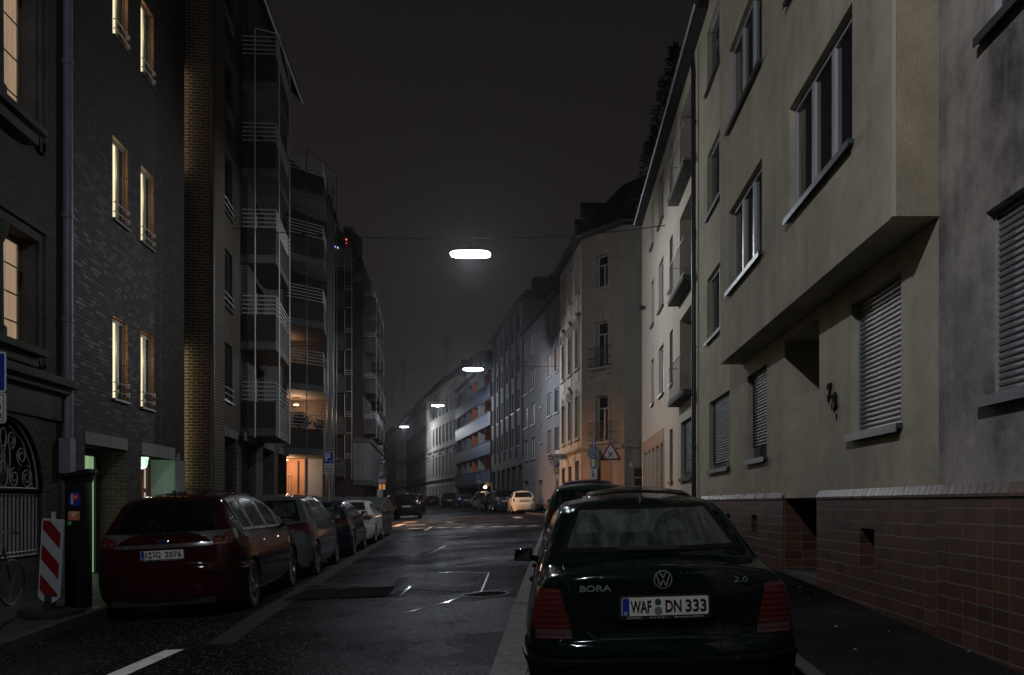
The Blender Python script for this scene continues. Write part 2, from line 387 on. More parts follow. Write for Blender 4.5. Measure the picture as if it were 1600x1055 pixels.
stroke('tar_joint', [gp(610,919), gp(603,931)], .03, M_TAR, .010)
stroke('tar_joint', [gp(697,852), gp(800,853)], .02, M_TAR, .010)
# steel trench cover (two dark panels) and the round manhole
M_GRATE = bricks('chequered_steel', (.010,.010,.010), (.016,.016,.016), (.05,.05,.05), w=.06, h=.06, ms=.012, rough=.6, bump=.8)
mg = M_GRATE.copy(); mg.name = 'chequered_steel_flat'; mg.node_tree.nodes['Principled BSDF'].inputs['Specular IOR Level'].default_value = 0
_s = [q for q in mg.node_tree.nodes if q.type == 'SEPXYZ'][0]; _c = [q for q in mg.node_tree.nodes if q.type == 'COMBXYZ'][0]
mg.node_tree.links.new(_s.outputs['X'], _c.inputs['X']); mg.node_tree.links.new(_s.outputs['Y'], _c.inputs['Y'])
tg = empty('trench_cover', (*gp(535,929), gz(*gp(535,929))), 0, 'dark chequered steel trench cover set flush in the road', 'drain cover')
def local_patch(parent, name, pix, mat, dz):
    o = patch_poly(name, pix, mat, dz); del o['kind']; o.parent = parent; o.location = -Vector(parent.location); return o
local_patch(tg, 'cover_plate', [(443,939),(513,936),(540,920),(478,923)], mg, .014)
local_patch(tg, 'cover_plate', [(516,936),(604,932),(617,918),(543,920)], mg, .014)
mx_, my_ = gp(758, 929)
mc = empty('manhole_cover', (mx_, my_, gz(mx_, my_)+.002), 0, 'round iron manhole cover with a wet rim near the right gutter strip', 'manhole cover')
mc.rotation_euler = (math.atan((gz(mx_,my_+.3)-gz(mx_,my_-.3))/.6), -math.atan((gz(mx_+.3,my_)-gz(mx_-.3,my_))/.6), 0)
mb = MB(); mb.lathe([(.30,-.02),(.30,.004),(.28,.006),(0.001,.006)], 40); mb.build('lid', mg, mc, smooth=True)
mb = MB(); mb.lathe([(.305,-.02),(.305,.007),(.325,.009),(.345,.006),(.345,-.02)], 40, close=True); mb.build('rim', plain('wet_iron', (.02,.02,.021), .5, spec=.03), mc, smooth=True)
# ------------------------------------------------------------------ facades
class Fac:
    """a building front from A to B; local x along it, local y out to the street, z up"""
    def __init__(s, name, A, B, label, cat='building', group=None):
        s.A = Vector(A); s.B = Vector(B); d = (s.B-s.A); s.L = d.length; s.d = d/s.L
        s.n = Vector((-s.d.y, s.d.x)); s.rz = math.atan2(s.d.y, s.d.x)
        s.base = gz(*A)-.3; s.e = empty(name, (A[0], A[1], s.base), s.rz, label, cat, group)
    def s_(s, px, off=0):
        """distance along the front (pushed out by off) where the view ray of column px meets it"""
        u = (px-CX)/FPX; A = s.A+s.n*off
        return (u*A.y-A.x)/(s.d.x-u*s.d.y)
    def Y(s, t, off=0): return (s.A+s.n*off+s.d*t).y
    def z_(s, px, py, off=0): return (HY-py)/FPX*s.Y(s.s_(px, off), off)
    def h(s, z): return z-s.base
def wall(F, name, s0, s1, z0, z1, ops, mat, D=9.0, off=0, parent=None, side0=True, side1=True, top=True, rmat=None):
    """front with real openings (s0,s1,z0,z1,depth) and reveals, closed as a solid volume"""
    P = parent or F.e; mb = MB()
    xs = sorted(set([s0, s1]+[v for o in ops for v in o[:2] if s0 < v < s1]))
    zs = sorted(set([z0, z1]+[v for o in ops for v in o[2:4] if z0 < v < z1]))
    for i in range(len(xs)-1):
        for j in range(len(zs)-1):
            cx = (xs[i]+xs[i+1])/2; cz = (zs[j]+zs[j+1])/2
            if any(o[0] < cx < o[1] and o[2] < cz < o[3] for o in ops): continue
            a, b, c, d = xs[i], xs[i+1], F.h(zs[j]), F.h(zs[j+1])
            mb.quad((b,off,c), (a,off,c), (a,off,d), (b,off,d))
    for o in ops:
        a, b, c, d, r = max(o[0], s0), min(o[1], s1), F.h(max(o[2], z0)), F.h(min(o[3], z1)), o[4]
        y = off-r; m = 1 if rmat else 0
        ar_ = len(o) > 5
        if not ar_: mb.quad((a,off,c), (a,y,c), (a,y,d), (a,off,d), m); mb.quad((b,y,c), (b,off,c), (b,off,d), (b,y,d), m)
        mb.quad((a,off,d), (a,y,d), (b,y,d), (b,off,d), m)
        if not ar_ : mb.quad((b,off,c), (b,y,c), (a,y,c), (a,off,c), m)
        mb.quad((b,y,c), (a,y,c), (a,y,d), (b,y,d), m)
    c, d = F.h(z0), F.h(z1)
    mb.quad((s0,off,c), (s0,-D,c), (s0,-D,d), (s0,off,d)); mb.quad((s1,-D,c), (s1,off,c), (s1,off,d), (s1,-D,d))
    mb.quad((s0,-D,c), (s1,-D,c), (s1,-D,d), (s0,-D,d)); mb.quad((s0,off,d), (s0,-D,d), (s1,-D,d), (s1,off,d)); mb.quad((s1,off,c), (s1,-D,c), (s0,-D,c), (s0,off,c))
    return mb.build(name, [mat, rmat] if rmat else mat, P)
def window(F, s0, s1, z0, z1, dep, cols=2, transom=0, frame=None, glass=None, sill=None, fw=.055, rows=0, sillout=.07, parent=None, off=0, sillx=.06):
    frame = frame or M_FRAMEW; glass = glass or M_GLASSW
    a, b, c, d = s0, s1, F.h(z0), F.h(z1); y = off-dep+.005; t = .05
    mb = MB()
    mb.box(a, b, y, y+t, c, c+fw); mb.box(a, b, y, y+t, d-fw, d)
    mb.box(a, a+fw, y, y+t, c+fw, d-fw); mb.box(b-fw, b, y, y+t, c+fw, d-fw)
    w = (b-a-2*fw)/cols; zt = d-transom if transom else d-fw
    for i in range(1, cols): mb.box(a+fw+i*w-fw*.75, a+fw+i*w+fw*.75, y+.003, y+t+.012, c+fw, zt-(.001 if transom else 0))
    if transom: mb.box(a+fw, b-fw, y+.003, y+t+.008, zt, zt+fw)
    for r_ in range(1, rows):
        zz = c+(d-c)*r_/rows; mb.box(a+fw, b-fw, y+.006, y+.035, zz-.012, zz+.012)
    if rows:
        for i in range(cols*2-1):
            if i % 2 == 0: xx = a+fw+(i+1)*w/2; mb.box(xx-.012, xx+.012, y+.008, y+.033, c+fw, d-fw)
    o = mb.build('window', frame, parent or F.e)
    g = MB(); g.box(a+fw*.5, b-fw*.5, y+.012, y+.022, c+fw*.5, d-fw*.5); g.build('pane', glass, o)
    if sill:
        m = MB(); m.box(a-sillx, b+sillx, off-dep+.06, off+sillout, c-.045, c-.004); m.box(a-sillx, b+sillx, off+sillout-.012, off+sillout, c-.075, c-.0455)
        m.build('sill', sill, o)
    return o
def shutter(F, s0, s1, z0, z1, dep, sill, off=0, part=1.0, mat=None):
    a, b, c, d = s0, s1, F.h(z0), F.h(z1); y = off-dep+.01; n = int((d-c)/.052*part); mb = MB()
    top = d; vs = []; fs = []
    for i in range(n):
        z = top-i*.052
        prof = [(.000, z), (.014, z-.010), (.019, z-.026), (.014, z-.042), (0, z-.050)]
        for j, (yy, zz) in enumerate(prof): vs += [(a+.03, y+.02+yy, zz), (b-.03, y+.02+yy, zz)]
    k = len(vs)//2
    for i in range(k-1): fs.append((2*i, 2*i+1, 2*i+3, 2*i+2))
    mb.add(vs, fs)
    o = mb.build('roller_shutter', mat or M_SHUT, F.e, smooth=True)
    m = MB(); m.box(a, a+.03, y, y+.05, c, d); m.build('guide_rail', M_RAIL, o)
    m = MB(); m.box(b-.03, b, y, y+.05, c, d); m.build('guide_rail', M_RAIL, o)
    if part < 1:
        m = MB(); m.box(a+.031, b-.031, y, y+.012, c, top-n*.052+.05); m.build('pane', M_GLASSW, o)
    m = MB(); m.box(a-.05, b+.05, off-dep+.005, off+.07, c-.05, c-.004); m.box(a-.05, b+.05, off+.058, off+.07, c-.085, c-.0505); m.build('sill', sill, o)
    return o
def farwin(F, mats, s0, s1, z0, z1, dep=.15, cols=2, sill=True, name='window', transom=0):
    """window of a far building: frame and pane in one mesh"""
    mb = MB(); a, b, c, d = s0, s1, F.h(z0), F.h(z1); y = -dep+.01; fw = .07
    mb.box(a, b, y, y+.05, c, c+fw); mb.box(a, b, y, y+.05, d-fw, d); mb.box(a, a+fw, y, y+.05, c+fw, d-fw); mb.box(b-fw, b, y, y+.05, c+fw, d-fw)
    for i in range(1, cols): x = a+(b-a)*i/cols; mb.box(x-fw*.6, x+fw*.6, y+.003, y+.056, c+fw, d-fw)
    if transom: mb.box(a+fw, b-fw, y+.005, y+.052, d-transom, d-transom+fw)
    mb.box(a+.02, b-.02, y+.01, y+.02, c+.02, d-.02, 1)
    if sill: mb.box(a-.08, b+.08, -dep+.06, .08, c-.09, c-.004, 2)
    return mb.build(name, mats, F.e)
def gutter(F, s0, s1, z, out=.35, r=.07, mat=None, name='gutter', brackets=False):
    mb = MB(); mb.tube([(s0, out, F.h(z)), (s1, out, F.h(z))], r, 10)
    if brackets:
        n = int((s1-s0)/.35)
        for i in range(n): x = s0+.2+i*.35; mb.box(x-.015, x+.015, out-.09, out+.09, F.h(z)-.085, F.h(z)+.03)
    return mb.build(name, mat or M_ZINC, F.e, smooth=True)
def roof(F, s0, s1, z, D=9.0, rise=3.5, out=.35, mat=None, inset=3.5):
    """mansard-like slope up from the eave; ridge set back"""
    a = F.h(z); mb = MB()
    P = [(s0,out,a-.12),(s1,out,a-.12),(s1,out,a+.06),(s0,out,a+.06),(s0,-inset,a+rise),(s1,-inset,a+rise),(s0,-D,a-.12),(s1,-D,a-.12),(s0,-D+.3,a+rise),(s1,-D+.3,a+rise)]
    mb.add(P, [(0,1,2,3)[::-1],(3,2,5,4)[::-1],(4,5,9,8)[::-1],(8,9,7,6)[::-1],(0,6,7,1)[::-1],(0,3,4,8,6),(1,7,9,5,2)])
    return mb.build('roof', mat or M_ROOF, F.e)

# ---------- right side -------------------------------------------------------
M_OLIVE = worn('olive_cream_render', (.57,.515,.395), rough=.9, var=.30, scale=.8, bump=.25, bscale=70)
M_GREYR = worn('dirty_grey_render', (.56,.505,.465), rough=.9, var=.58, scale=.9, bump=.9, bscale=75)
M_BAYSIDE = worn('roughcast_ochre', (.52,.435,.31), rough=.85, var=.25, scale=1.2, bump=1.0, bscale=60)
M_CREAM = worn('cream_render', (.56,.50,.41), rough=.8, var=.15, scale=1.0, bump=.15, bscale=80)
M_TANR = worn('tan_plinth_render', (.40,.25,.16), rough=.8, var=.2)
M_TILE = bricks('brown_glazed_tiles', (.062,.027,.017), (.115,.048,.030), (.125,.118,.105), w=.25, h=.125, ms=.010, rough=.5, shine=.06, bump=.35, offset=0, mrough=.8)
M_CAPT = bricks('rose_cap_tiles', (.10,.058,.052), (.15,.088,.078), (.10,.09,.085), w=.125, h=.5, ms=.012, rough=.35, shine=.1, bump=.3, offset=0)
def plinth(F, s0, s1, zt, ops, jamb=()):
    wall(F, 'tile_plinth', s0, s1, F.base, zt, ops, M_TILE, D=.3, off=.03)
    mb = MB(); a = F.h(zt)
    mb.add([(s0,.05,a-.02),(s1,.05,a-.02),(s1,.05,a+.005),(s0,.05,a+.005),(s0,.0,a+.085),(s1,0,a+.085),(s0,-.01,a-.02),(s1,-.01,a-.02)],
           [(0,3,2,1),(3,4,5,2),(4,6,7,5),(0,1,7,6),(0,6,4,3),(1,2,5,7)])
    mb.build('cap_tiles', M_CAPT, F.e)
ZP = .07
# nearest grey house
F = Fac('grey_rendered_house', (3.3,-2.0), (3.3,7.74), 'dirty grey rendered house at the right edge of the street with a closed roller shutter')
ops = [(7.40,8.89,.82,2.24,.13), (7.45,8.9,3.62,5.0,.13), (7.45,8.9,6.35,7.75,.13), (3.6,5.2,.82,2.24,.13), (3.6,5.2,3.62,5.0,.13)]
wall(F, 'wall', 0, F.L, ZP-.001, 13.2, ops, M_GREYR)
for o in ops[:1]+ops[3:4]: shutter(F, o[0], o[1], o[2], o[3], .13, M_ZINC)
for o in ops[1:3]+ops[4:5]: window(F, o[0], o[1], o[2], o[3], .13, cols=2, sill=M_ZINC)
plinth(F, 0, F.L, ZP, [])
roof(F, 0, F.L, 13.2)
# long house with the hanging storey (bay), Y 7.74 .. 21.2
F = Fac('olive_apartment_house', (3.3,7.74), (3.3,21.2), 'olive cream apartment house whose upper storeys hang out over the pavement')
O = 7.74
go = [(8.59-O,10.05-O,.77,2.23,.13), (11.28-O,13.0-O,F.base-.1,2.34,1.1), (14.12-O,15.55-O,.74,2.2,.13), (17.18-O,19.5-O,.71,2.18,.13)]
uo = [(17.4-O,19.76-O,z,z+1.39,.13) for z in (3.54,6.26,9.02)]
wall(F, 'wall', 0, F.L, ZP-.001, 13.2, go+uo, M_OLIVE)
# cut the passage: plinth stops at the door niche
plinth(F, 0, 11.28-O-.001, ZP, [(9.23-O,9.67-O,-.71,-.27,.25)])
plinth(F, 13.0-O+.001, F.L, ZP, [(14.7-O,15.1-O,-.5,-.2,.25),(17.0-O,17.4-O,-.5,-.2,.25)])
mb = MB(); mb.box(13.0-O-.015, 13.0-O, -1.08, .03, .05, F.h(ZP)); mb.build('tile_jamb', M_TILE, F.e)
mb = MB(); mb.box(11.28-O, 11.28-O+.015, -1.08, .03, .05, F.h(ZP)); mb.build('tile_jamb', M_TILE, F.e)
mb = MB(); gs = gz(3.3, 12.1)-F.base+.13; mb.box(11.30-O, 12.98-O, -1.1, .02, .02, gs+.05); mb.build('door_step', M_CONC, F.e)
mb = MB(); mb.box(11.4-O, 12.9-O, -1.09, -1.03, gs+.05, F.h(2.1)); d_ = mb.build('door', plain('dark_door', (.04,.04,.042), .4), F.e)
mb = MB(); mb.tube([(11.6-O,-1.0,F.h(-.1)),(11.6-O,-1.0,F.h(.2))], .012); mb.build('handle', M_GALV, d_)
shutter(F, *go[0][:4], .13, M_ZINC); shutter(F, *go[2][:4], .13, M_ZINC, part=.88, mat=M_SHUTD); shutter(F, *go[3][:4], .13, M_ZINC, part=.93, mat=M_SHUTD)
for o in uo: window(F, *o[:4], .13, cols=2, sill=M_ZINC)
# the hanging storeys
bo = [(8.8-O,11.2-O,z,z+1.37,.13) for z in (3.57,6.30,9.03)]+[(12.7-O,15.15-O,z,z+1.35,.13) for z in (3.57,6.30,9.03)]
w_ = wall(F, 'hanging_storey', 0.001, 16.0-O, 2.48, 13.1, bo, M_OLIVE, D=-.003, off=.4)
mb = MB(); mb.box(-.018, .0005, .003, .398, F.h(2.482), F.h(13.1)); mb.build('roughcast_return', M_BAYSIDE, F.e)
mb = MB(); mb.box(-.022, .03, .378, .412, F.h(2.478), F.h(13.1)); mb.build('corner_bead', plain('corner_bead_render', (.46,.42,.33), .7), F.e)
for i, o in enumerate(bo): window(F, *o[:4], .13, cols=3 if i < 3 else 3, sill=M_ZINC, off=.4, fw=.06)
roof(F, 0, F.L, 13.2, out=.5)
mb = MB(); mb.tube([(21.1-O,.14,F.h(10.7)),(21.1-O,.10,F.h(10.2)),(21.1-O,.09,.32)], .055, 12)
for z in (9.0,6.4,3.7,1.3): mb.tube([(21.1-O,.09,F.h(z)-.03),(21.1-O,.09,F.h(z)+.03)], .066, 12)
mb.build('downpipe', worn('dark_green_pipe', (.03,.045,.042), rough=.35, bump=.03), F.e, smooth=True)
# basement grille, number plate glyphs (blackletter-like iron figures)
o_ = MB(); a = F.h(1.27); q = MB()
for k, ch in enumerate('79'):
    vs, fs = text_mb(ch, .30, .008, .012)
    q.add([(10.80-O-.0+k*.20*(-1)+(-v[0])*.9, .018+v[1]*-1, a+.06-k*.13+v[2]) for v in vs], [f[::-1] for f in fs])
for (x, z) in ((10.86-O, a+.10), (10.70-O, a-.02), (10.52-O, a-.16)):
    q.tube([(x+.05, .02, z+.05), (x+.0, .02, z+.02), (x-.06, .02, z+.05)], [.006,.012,.004], 6); q.tube([(x, .02, z-.06), (x+.01, .02, z-.14)], [.012,.003], 6)
q.build('house_number', plain('black_iron', (.004,.004,.004), .8, spec=.05), F.e)

# cream house with french balconies, Y 21.2 .. 35.1
F = Fac('cream_balcony_house', (3.3,21.2), (3.3,35.1), 'cream house with stacked french balconies next to the side street')
O = 21.2; ops = []
for z in (3.47,6.22,8.97):
    ops += [(25.7-O,26.4-O,z,z+1.55,.14), (27.9-O,29.3-O,z,z+1.55,.14), (30.8-O,31.7-O,z,z+1.55,.14)]
    ops += [(21.7-O,24.2-O,z-.72,z+1.46,.45)]
ops += [(25.7-O,26.4-O,.64,2.15,.14), (21.9-O,24.0-O,.65,2.15,.14)]
grp = [(27.95-O+i*1.3,27.95-O+i*1.3+.95,-.4,1.9,.18) for i in range(5)]
wall(F, 'wall', 0, F.L, F.base, 10.95, ops+grp, M_CREAM)
for i, o in enumerate(ops):
    if o[4] == .45:
        w_ = window(F, *o[:4], .45, cols=2, fw=.07)
    elif i == len(ops)-1: shutter(F, *o[:4], .14, M_CONC, part=.93, mat=M_SHUTD)
    else: window(F, *o[:4], .14, cols=2 if o[1]-o[0] > 1 else 1, sill=M_ZINC, frame=M_FRAMED if o[1]-o[0] < 1 else M_FRAMEW)
for o in grp: window(F, *o[:4], .18, cols=1, frame=plain('brown_frame', (.10,.06,.04), .5))
mb = MB(); mb.box(0.02, 27.8-O, .0, .018, 0, F.h(.15)); mb.box(27.8-O, F.L, .0, .012, F.h(1.93), F.h(2.35))
for i in range(6): mb.box(27.72-O+i*1.3-.0, 27.72-O+i*1.3+.2, 0, .016, .02, F.h(1.93))
mb.build('tan_surround', M_TANR, F.e)
for z in (2.62,5.37,8.12):
    a = F.h(z); mb = MB(); mb.box(.25, 3.25, .003, .30, a, a+.13); b_ = mb.build('balcony', M_CONC, F.e, bevel=.01)
    mb = MB(); zz = a+.13
    rail = [(.28,.02),(.28,.27),(3.22,.27),(3.22,.02)]
    for hh in (.06,.92): mb.tube([(x,y,zz+hh) for x, y in rail], .012, 6)
    x = .28
    while x < 3.2: mb.tube([(x,.27,zz+.06),(x,.27,zz+.92)], .0045, 5, cap=False); x += .15
    for y in (.10,.20): mb.tube([(.28,y,zz+.06),(.28,y,zz+.92)], .006, 5, cap=False); mb.tube([(3.22,y,zz+.06),(3.22,y,zz+.92)], .006, 5, cap=False)
    mb.build('railing', worn('light_iron_rail', (.33,.33,.31), rough=.4, bump=.02), b_)
roof(F, -1.6, F.L, 11.0, out=.22, rise=1.0, inset=1.2)
gutter(F, -1.6, F.L+.1, 11.0, out=.26, r=.07)
mb = MB(); mb.tube([(12.4, .12, F.h(7.35)), (12.4, .03, F.h(7.35))], .06, 10); mb.box(12.32,12.48,.1,.26,F.h(7.28),F.h(7.42)); mb.build('wall_camera', M_BLACK, F.e)
# roof terrace: conifers in pots above the eave
M_NEEDLE = worn('dark_needles', (.010,.015,.009), rough=.8, var=.3, bump=0)
def shrub(x, y, z, h, w, label, n=300, spread=1.0, cat='shrub', name='potted_conifer', group=None, droop=.3):
    e = empty(name, (x, y, z), 0, label, cat, group)
    rnd = random.Random(int(x*100+y*10)); mb = MB()
    for i in range(n):
        t = rnd.random(); rr = w*(1-t*.8)*rnd.random()**.6; an = rnd.random()*6.28
        c = Vector((math.cos(an)*rr, math.sin(an)*rr, h*(.15+.85*t)))
        d = Vector((math.cos(an), math.sin(an), rnd.uniform(-droop, .5))).normalized()*rnd.uniform(.10,.22)*spread
        sd = Vector((-d.y, d.x, rnd.uniform(-.1,.1))).normalized()*rnd.uniform(.02,.05)*spread
        mb.add([c-sd, c+sd, c+d+sd*.3, c+d*1.2-sd*.2], [(0,1,2,3)])
    mb.build('crown', M_NEEDLE, e)
    mb = MB(); mb.tube([(0,0,0),(.02,0,h*.5),(0,.01,h*.95)], [.04,.03,.008], 6)
    for i in range(12):
        an = i*2.4; zz = h*(.2+.06*i); r_ = w*(1-.065*i); mb.tube([(0,0,zz),(math.cos(an)*r_*.8, math.sin(an)*r_*.8, zz+.08)], [.012,.003], 4)
    mb.build('trunk', plain('bark', (.03,.025,.02), .9), e)
    mb = MB(); mb.lathe([(.17,0),(.22,.3),(.24,.3),(.24,.26)], 16); mb.build('pot', plain('terracotta', (.12,.035,.02), .7), e, smooth=True)
    return e
zr = 11.05
for i, (y, h, w, lb) in enumerate([(24.5,1.7,.5,'dark potted conifer on the roof edge above the topmost balcony'),(27.0,2.0,.6,'taller dark conifer in the middle of the roof terrace edge'),
        (29.2,1.5,.55,'low bushy conifer on the roof edge beside the tall one'),(31.4,1.9,.6,'feathery conifer near the far end of the roof edge'),(34.3,1.5,.9,'spreading pine leaning out over the roof corner above the side street')]):
    shrub(3.22, y, zr+.05, h*.85, w*.8, lb, group='conifers on the roof terrace', n=700, spread=.7)
# ---------- ornate corner house ------------------------------------------------
M_STUC = worn('ochre_grey_stucco', (.44,.38,.31), rough=.8, var=.22, scale=1.0, bump=.15)
M_STUCL = worn('light_stucco_trim', (.45,.41,.36), rough=.75, var=.2, bump=.08)
CA, CB, CC, CD = (9.5,43.0), (3.22,43.0), (1.2,45.5), (.11,52.7)
ZE = 13.4
GF = 2.95   # cornice over the ground floor
root = empty('corner_house', (CC[0],CC[1],gz(*CC)-.3), 0, 'ornate stucco corner house lit orange at street level with iron window balconies', 'building')
def subfac(root, A, B):
    F = Fac('tmp', A, B, 'x'); bpy.data.objects.remove(F.e)
    # meshes are built in the front's own frame and parented to the root with a fixed offset
    F.base = root.location.z
    class E: pass
    F.root = root; F.e = None
    F.M = Matrix.Translation((A[0]-root.location.x, A[1]-root.location.y, 0)) @ Matrix.Rotation(F.rz, 4, 'Z')
    return F
_build = MB.build
def build_in(F):
    """route MB.build so that pieces of a side front are placed in the root's frame"""
    def b(s, name, mats, parent=None, smooth=False, bevel=0):
        o = _build(s, name, mats, parent or F.root, smooth, bevel)
        if parent is None: o.matrix_local = F.M
        return o
    MB.build = b
def build_out(): MB.build = _build
def ornate(F, cx, z0, z1, w, balc, ped=False, keystone=True):
    """window surround with moulded head, sill and keystone"""
    mb = MB(); a = F.h(z0); b = F.h(z1); h = w/2
    mb.box(cx-h-.14, cx-h-.002, .003, .05, a-.1, b+.02); mb.box(cx+h+.002, cx+h+.14, .003, .05, a-.1, b+.02)
    mb.box(cx-h-.14, cx+h+.14, .003, .055, b+.021, b+.16)
    mb.box(cx-h-.22, cx+h+.22, .003, .12, a-.2, a-.101)
    if keystone: mb.box(cx-.09, cx+.09, .056, .12, b+.0, b+.38); mb.box(cx-.14, cx+.14, .056, .10, b+.381, b+.43)
    if ped:
        mb.box(cx-h-.25, cx+h+.25, .003, .16, b+.45, b+.53)
        mb.add([(cx-h-.28,.003,b+.531),(cx+h+.28,.003,b+.531),(cx,.003,b+.85),(cx-h-.28,.18,b+.531),(cx+h+.28,.18,b+.531),(cx,.18,b+.85)], [(0,1,2),(3,5,4),(0,3,4,1),(1,4,5,2),(2,5,3,0)])
        for sx_ in (-1,1): mb.box(cx+sx_*(h+.12)-.07, cx+sx_*(h+.12)+.07, .056, .13, b+.1, b+.449)
    mb.box(cx-h+.05, cx+h-.05, .003, .03, a-.75, a-.28)
    return mb
class Dummy: pass
def side_front(F, name, zt, ops, mat):
    wall(F, name, 0, F.L, F.base, zt, ops, mat, D=.6)
# chamfer
F = subfac(root, CB, CC); build_in(F); mid = F.L/2+.05
zw = [(3.05,5.3,.95),(6.75,9.0,.95),(10.75,12.3,.95)]
ops = [(mid-w/2, mid+w/2, a, b, .25) for a, b, w in zw]+[(mid-.75,mid+.75,F.base-.1,2.25,.3)]
wall(F, 'chamfer_wall', 0, F.L, F.base, ZE, ops, M_STUC, D=.5)
M_STUCR = M_STUC
for k, (a, b, w) in enumerate(zw):
    ornate(F, mid, a, b, w, k < 2).build('window_surround', M_STUCL, None)
    window(F, mid-w/2, mid+w/2, a, b, .25, cols=2, transom=.62 if k < 2 else .5)
    if k < 2:
        mb = MB(); z = F.h(a); mb.box(mid-.85, mid+.85, .003, .34, z-.16, z-.03); mb.box(mid-.75, mid-.62, .003, .26, z-.4, z-.161); mb.box(mid+.62, mid+.75, .003, .26, z-.4, z-.161)
        bb = mb.build('balcony', M_STUCL, None)
        mb = MB(); pts = [(mid-.78,.02),(mid-.78,.30),(mid+.78,.30),(mid+.78,.02)]
        for hh in (.06,.45,.95): mb.tube([(x,y,z+hh) for x, y in pts], .014, 5)
        for i in range(15):
            x = mid-.78+i*1.56/14; mb.tube([(x,.30,z+.06),(x,.30,z+.95)], .011, 4, cap=False)
            if i % 2: mb.lathe([(.045,-.006),(.06,-.006),(.06,.006),(.045,.006)], 10, Matrix.Translation((x+.055,.30,z+.68))@Matrix.Rotation(R(90),4,'X'), close=True)
            if i % 2: mb.lathe([(.04,-.006),(.055,-.006),(.055,.006),(.04,.006)], 10, Matrix.Translation((x+.055,.30,z+.25))@Matrix.Rotation(R(90),4,'X'), close=True)
        mb.build('railing', M_IRON, bb)
mb = MB(); mb.box(mid-.72, mid+.72, -.29, -.24, .1, F.h(2.2)); d_ = mb.build('door', plain('dark_wood', (.06,.035,.02), .5), None)
mb = MB(); mb.box(-.0, F.L, .003, .14, F.h(GF-.28), F.h(GF-.2)); mb.box(0, F.L, .003, .20, F.h(GF-.199), F.h(GF-.1)); mb.build('cornice', M_STUCL, None)
mb = MB()
for k in range(11):
    z = F.h(-1.0+.37*k)
    for (a, b) in ((.02, mid-.78), (mid+.78, F.L-.02)) : mb.box(a, b, .002, .022, z, z+.34)
mb.build('rusticated_band', M_STUC, None)
mb = MB()
for k in range(25):
    z = F.h(3.05+.42*k)
    for (a, b) in ((.02, mid-.72), (mid+.72, F.L-.02)): mb.box(a, b, .002, .016, z, z+.40)
mb.build('coursed_render', M_STUC, None)
# street side
F = subfac(root, CC, CD); build_in(F)
cxs = [1.3,3.6,5.9]; ops = []
for a, b in ((3.45,5.5),(7.1,9.1),(10.9,12.4)): ops += [(c-.5, c+.5, a, b, .22) for c in cxs]
gops = [(c-.55, c+.55, -.3, 2.0, .2) for c in cxs]; gops[0] = (cxs[0]-.6, cxs[0]+.6, F.base-.1, 2.2, .3)
wall(F, 'street_wall', 0, F.L, F.base, ZE, ops+gops, M_STUC, D=.5)
for k, (a, b) in enumerate(((3.45,5.5),(7.1,9.1),(10.9,12.4))):
    for i, c in enumerate(cxs):
        ornate(F, c, a, b, 1.0, False, ped=(k == 0 and i == 1) or (k == 1)).build('window_surround', M_STUCL, None)
        window(F, c-.5, c+.5, a, b, .22, cols=2, transom=.5)
for i, o in enumerate(gops): window(F, o[0], o[1], max(o[2], F.base), o[3], o[4], cols=2, transom=.5, frame=M_FRAMED)
mb = MB(); mb.box(0, F.L, .003, .14, F.h(GF-.28), F.h(GF-.2)); mb.box(0, F.L, .003, .20, F.h(GF-.199), F.h(GF-.1)); mb.build('cornice', M_STUCL, None)
mb = MB()
for k in range(11):
    z = F.h(-1.0+.37*k); e = [.02]+[v for c in cxs for v in (c-.62, c+.62)]+[F.L-.02]
    for i in range(0, len(e), 2): mb.box(e[i], e[i+1], .002, .022, z, z+.34)
mb.build('rusticated_band', M_STUC, None)
# side-street front
F = subfac(root, CA, CB); build_in(F)
so = [(3.0,4.0,a,b,.2) for a, b in ((3.45,5.5),(7.1,9.1),(10.9,12.4))]+[(4.95,5.85,F.base-.1,1.7,.25),(2.6,3.7,.2,2.0,.2)]
wall(F, 'side_wall', 0, F.L, F.base, ZE, so, worn('smooth_side_render', (.36,.34,.31), var=.2), D=.5)
for o in so: window(F, o[0], o[1], max(o[2], F.base), o[3], o[4], cols=2 if o[1]-o[0] > .95 else 1, transom=.5)
mb = MB(); mb.box(0, F.L, .003, .14, F.h(GF-.28), F.h(GF-.2)); mb.box(0, F.L, .003, .20, F.h(GF-.199), F.h(GF-.1)); mb.build('cornice', M_STUCL, None)
mb = MB()
for k in range(11):
    z = F.h(-1.0+.37*k); mb.box(5.95, F.L-.02, .002, .018, z, z+.345)
mb.build('rusticated_band', worn('side_base_render', (.30,.27,.24), var=.2), None)
mb = MB(); add_text(mb, '6', .34, 0, 0, 0, ext=.01, bold=.012)
mb.v = [(-v[0]+6.0, .03-v[1], v[2]+F.h(1.85)) for v in mb.v]; mb.f = [f[::-1] for f in mb.f]
mb.build('house_number', plain('cream_enamel', (.7,.66,.5), .4), None)
build_out()
ax, ay, az = root.location
mb = MB(); h0 = ZE-az
o = .35
pl = [(9.5,42.6),(3.0,42.6),(.82,45.3),(-.27,52.7),(9,53.5)]
pi = [(9.5,45.5),(4.6,45.5),(3.4,47.2),(3.0,52.7),(9,53.5)]
P = [(x-ax,y-ay,h0) for x,y in pl]+[(x-ax,y-ay,h0+.14) for x,y in pl]+[(x-ax,y-ay,h0+3.4) for x,y in pi]
mb.add(P, [tuple(range(4,-1,-1))]+[(i,(i+1)%5,(i+1)%5+5,i+5) for i in range(5)]+[(i+5,(i+1)%5+5,(i+1)%5+10,i+10) for i in range(5)]+[(10,11,12,13,14)])
mb.build('roof', M_ROOF, root)
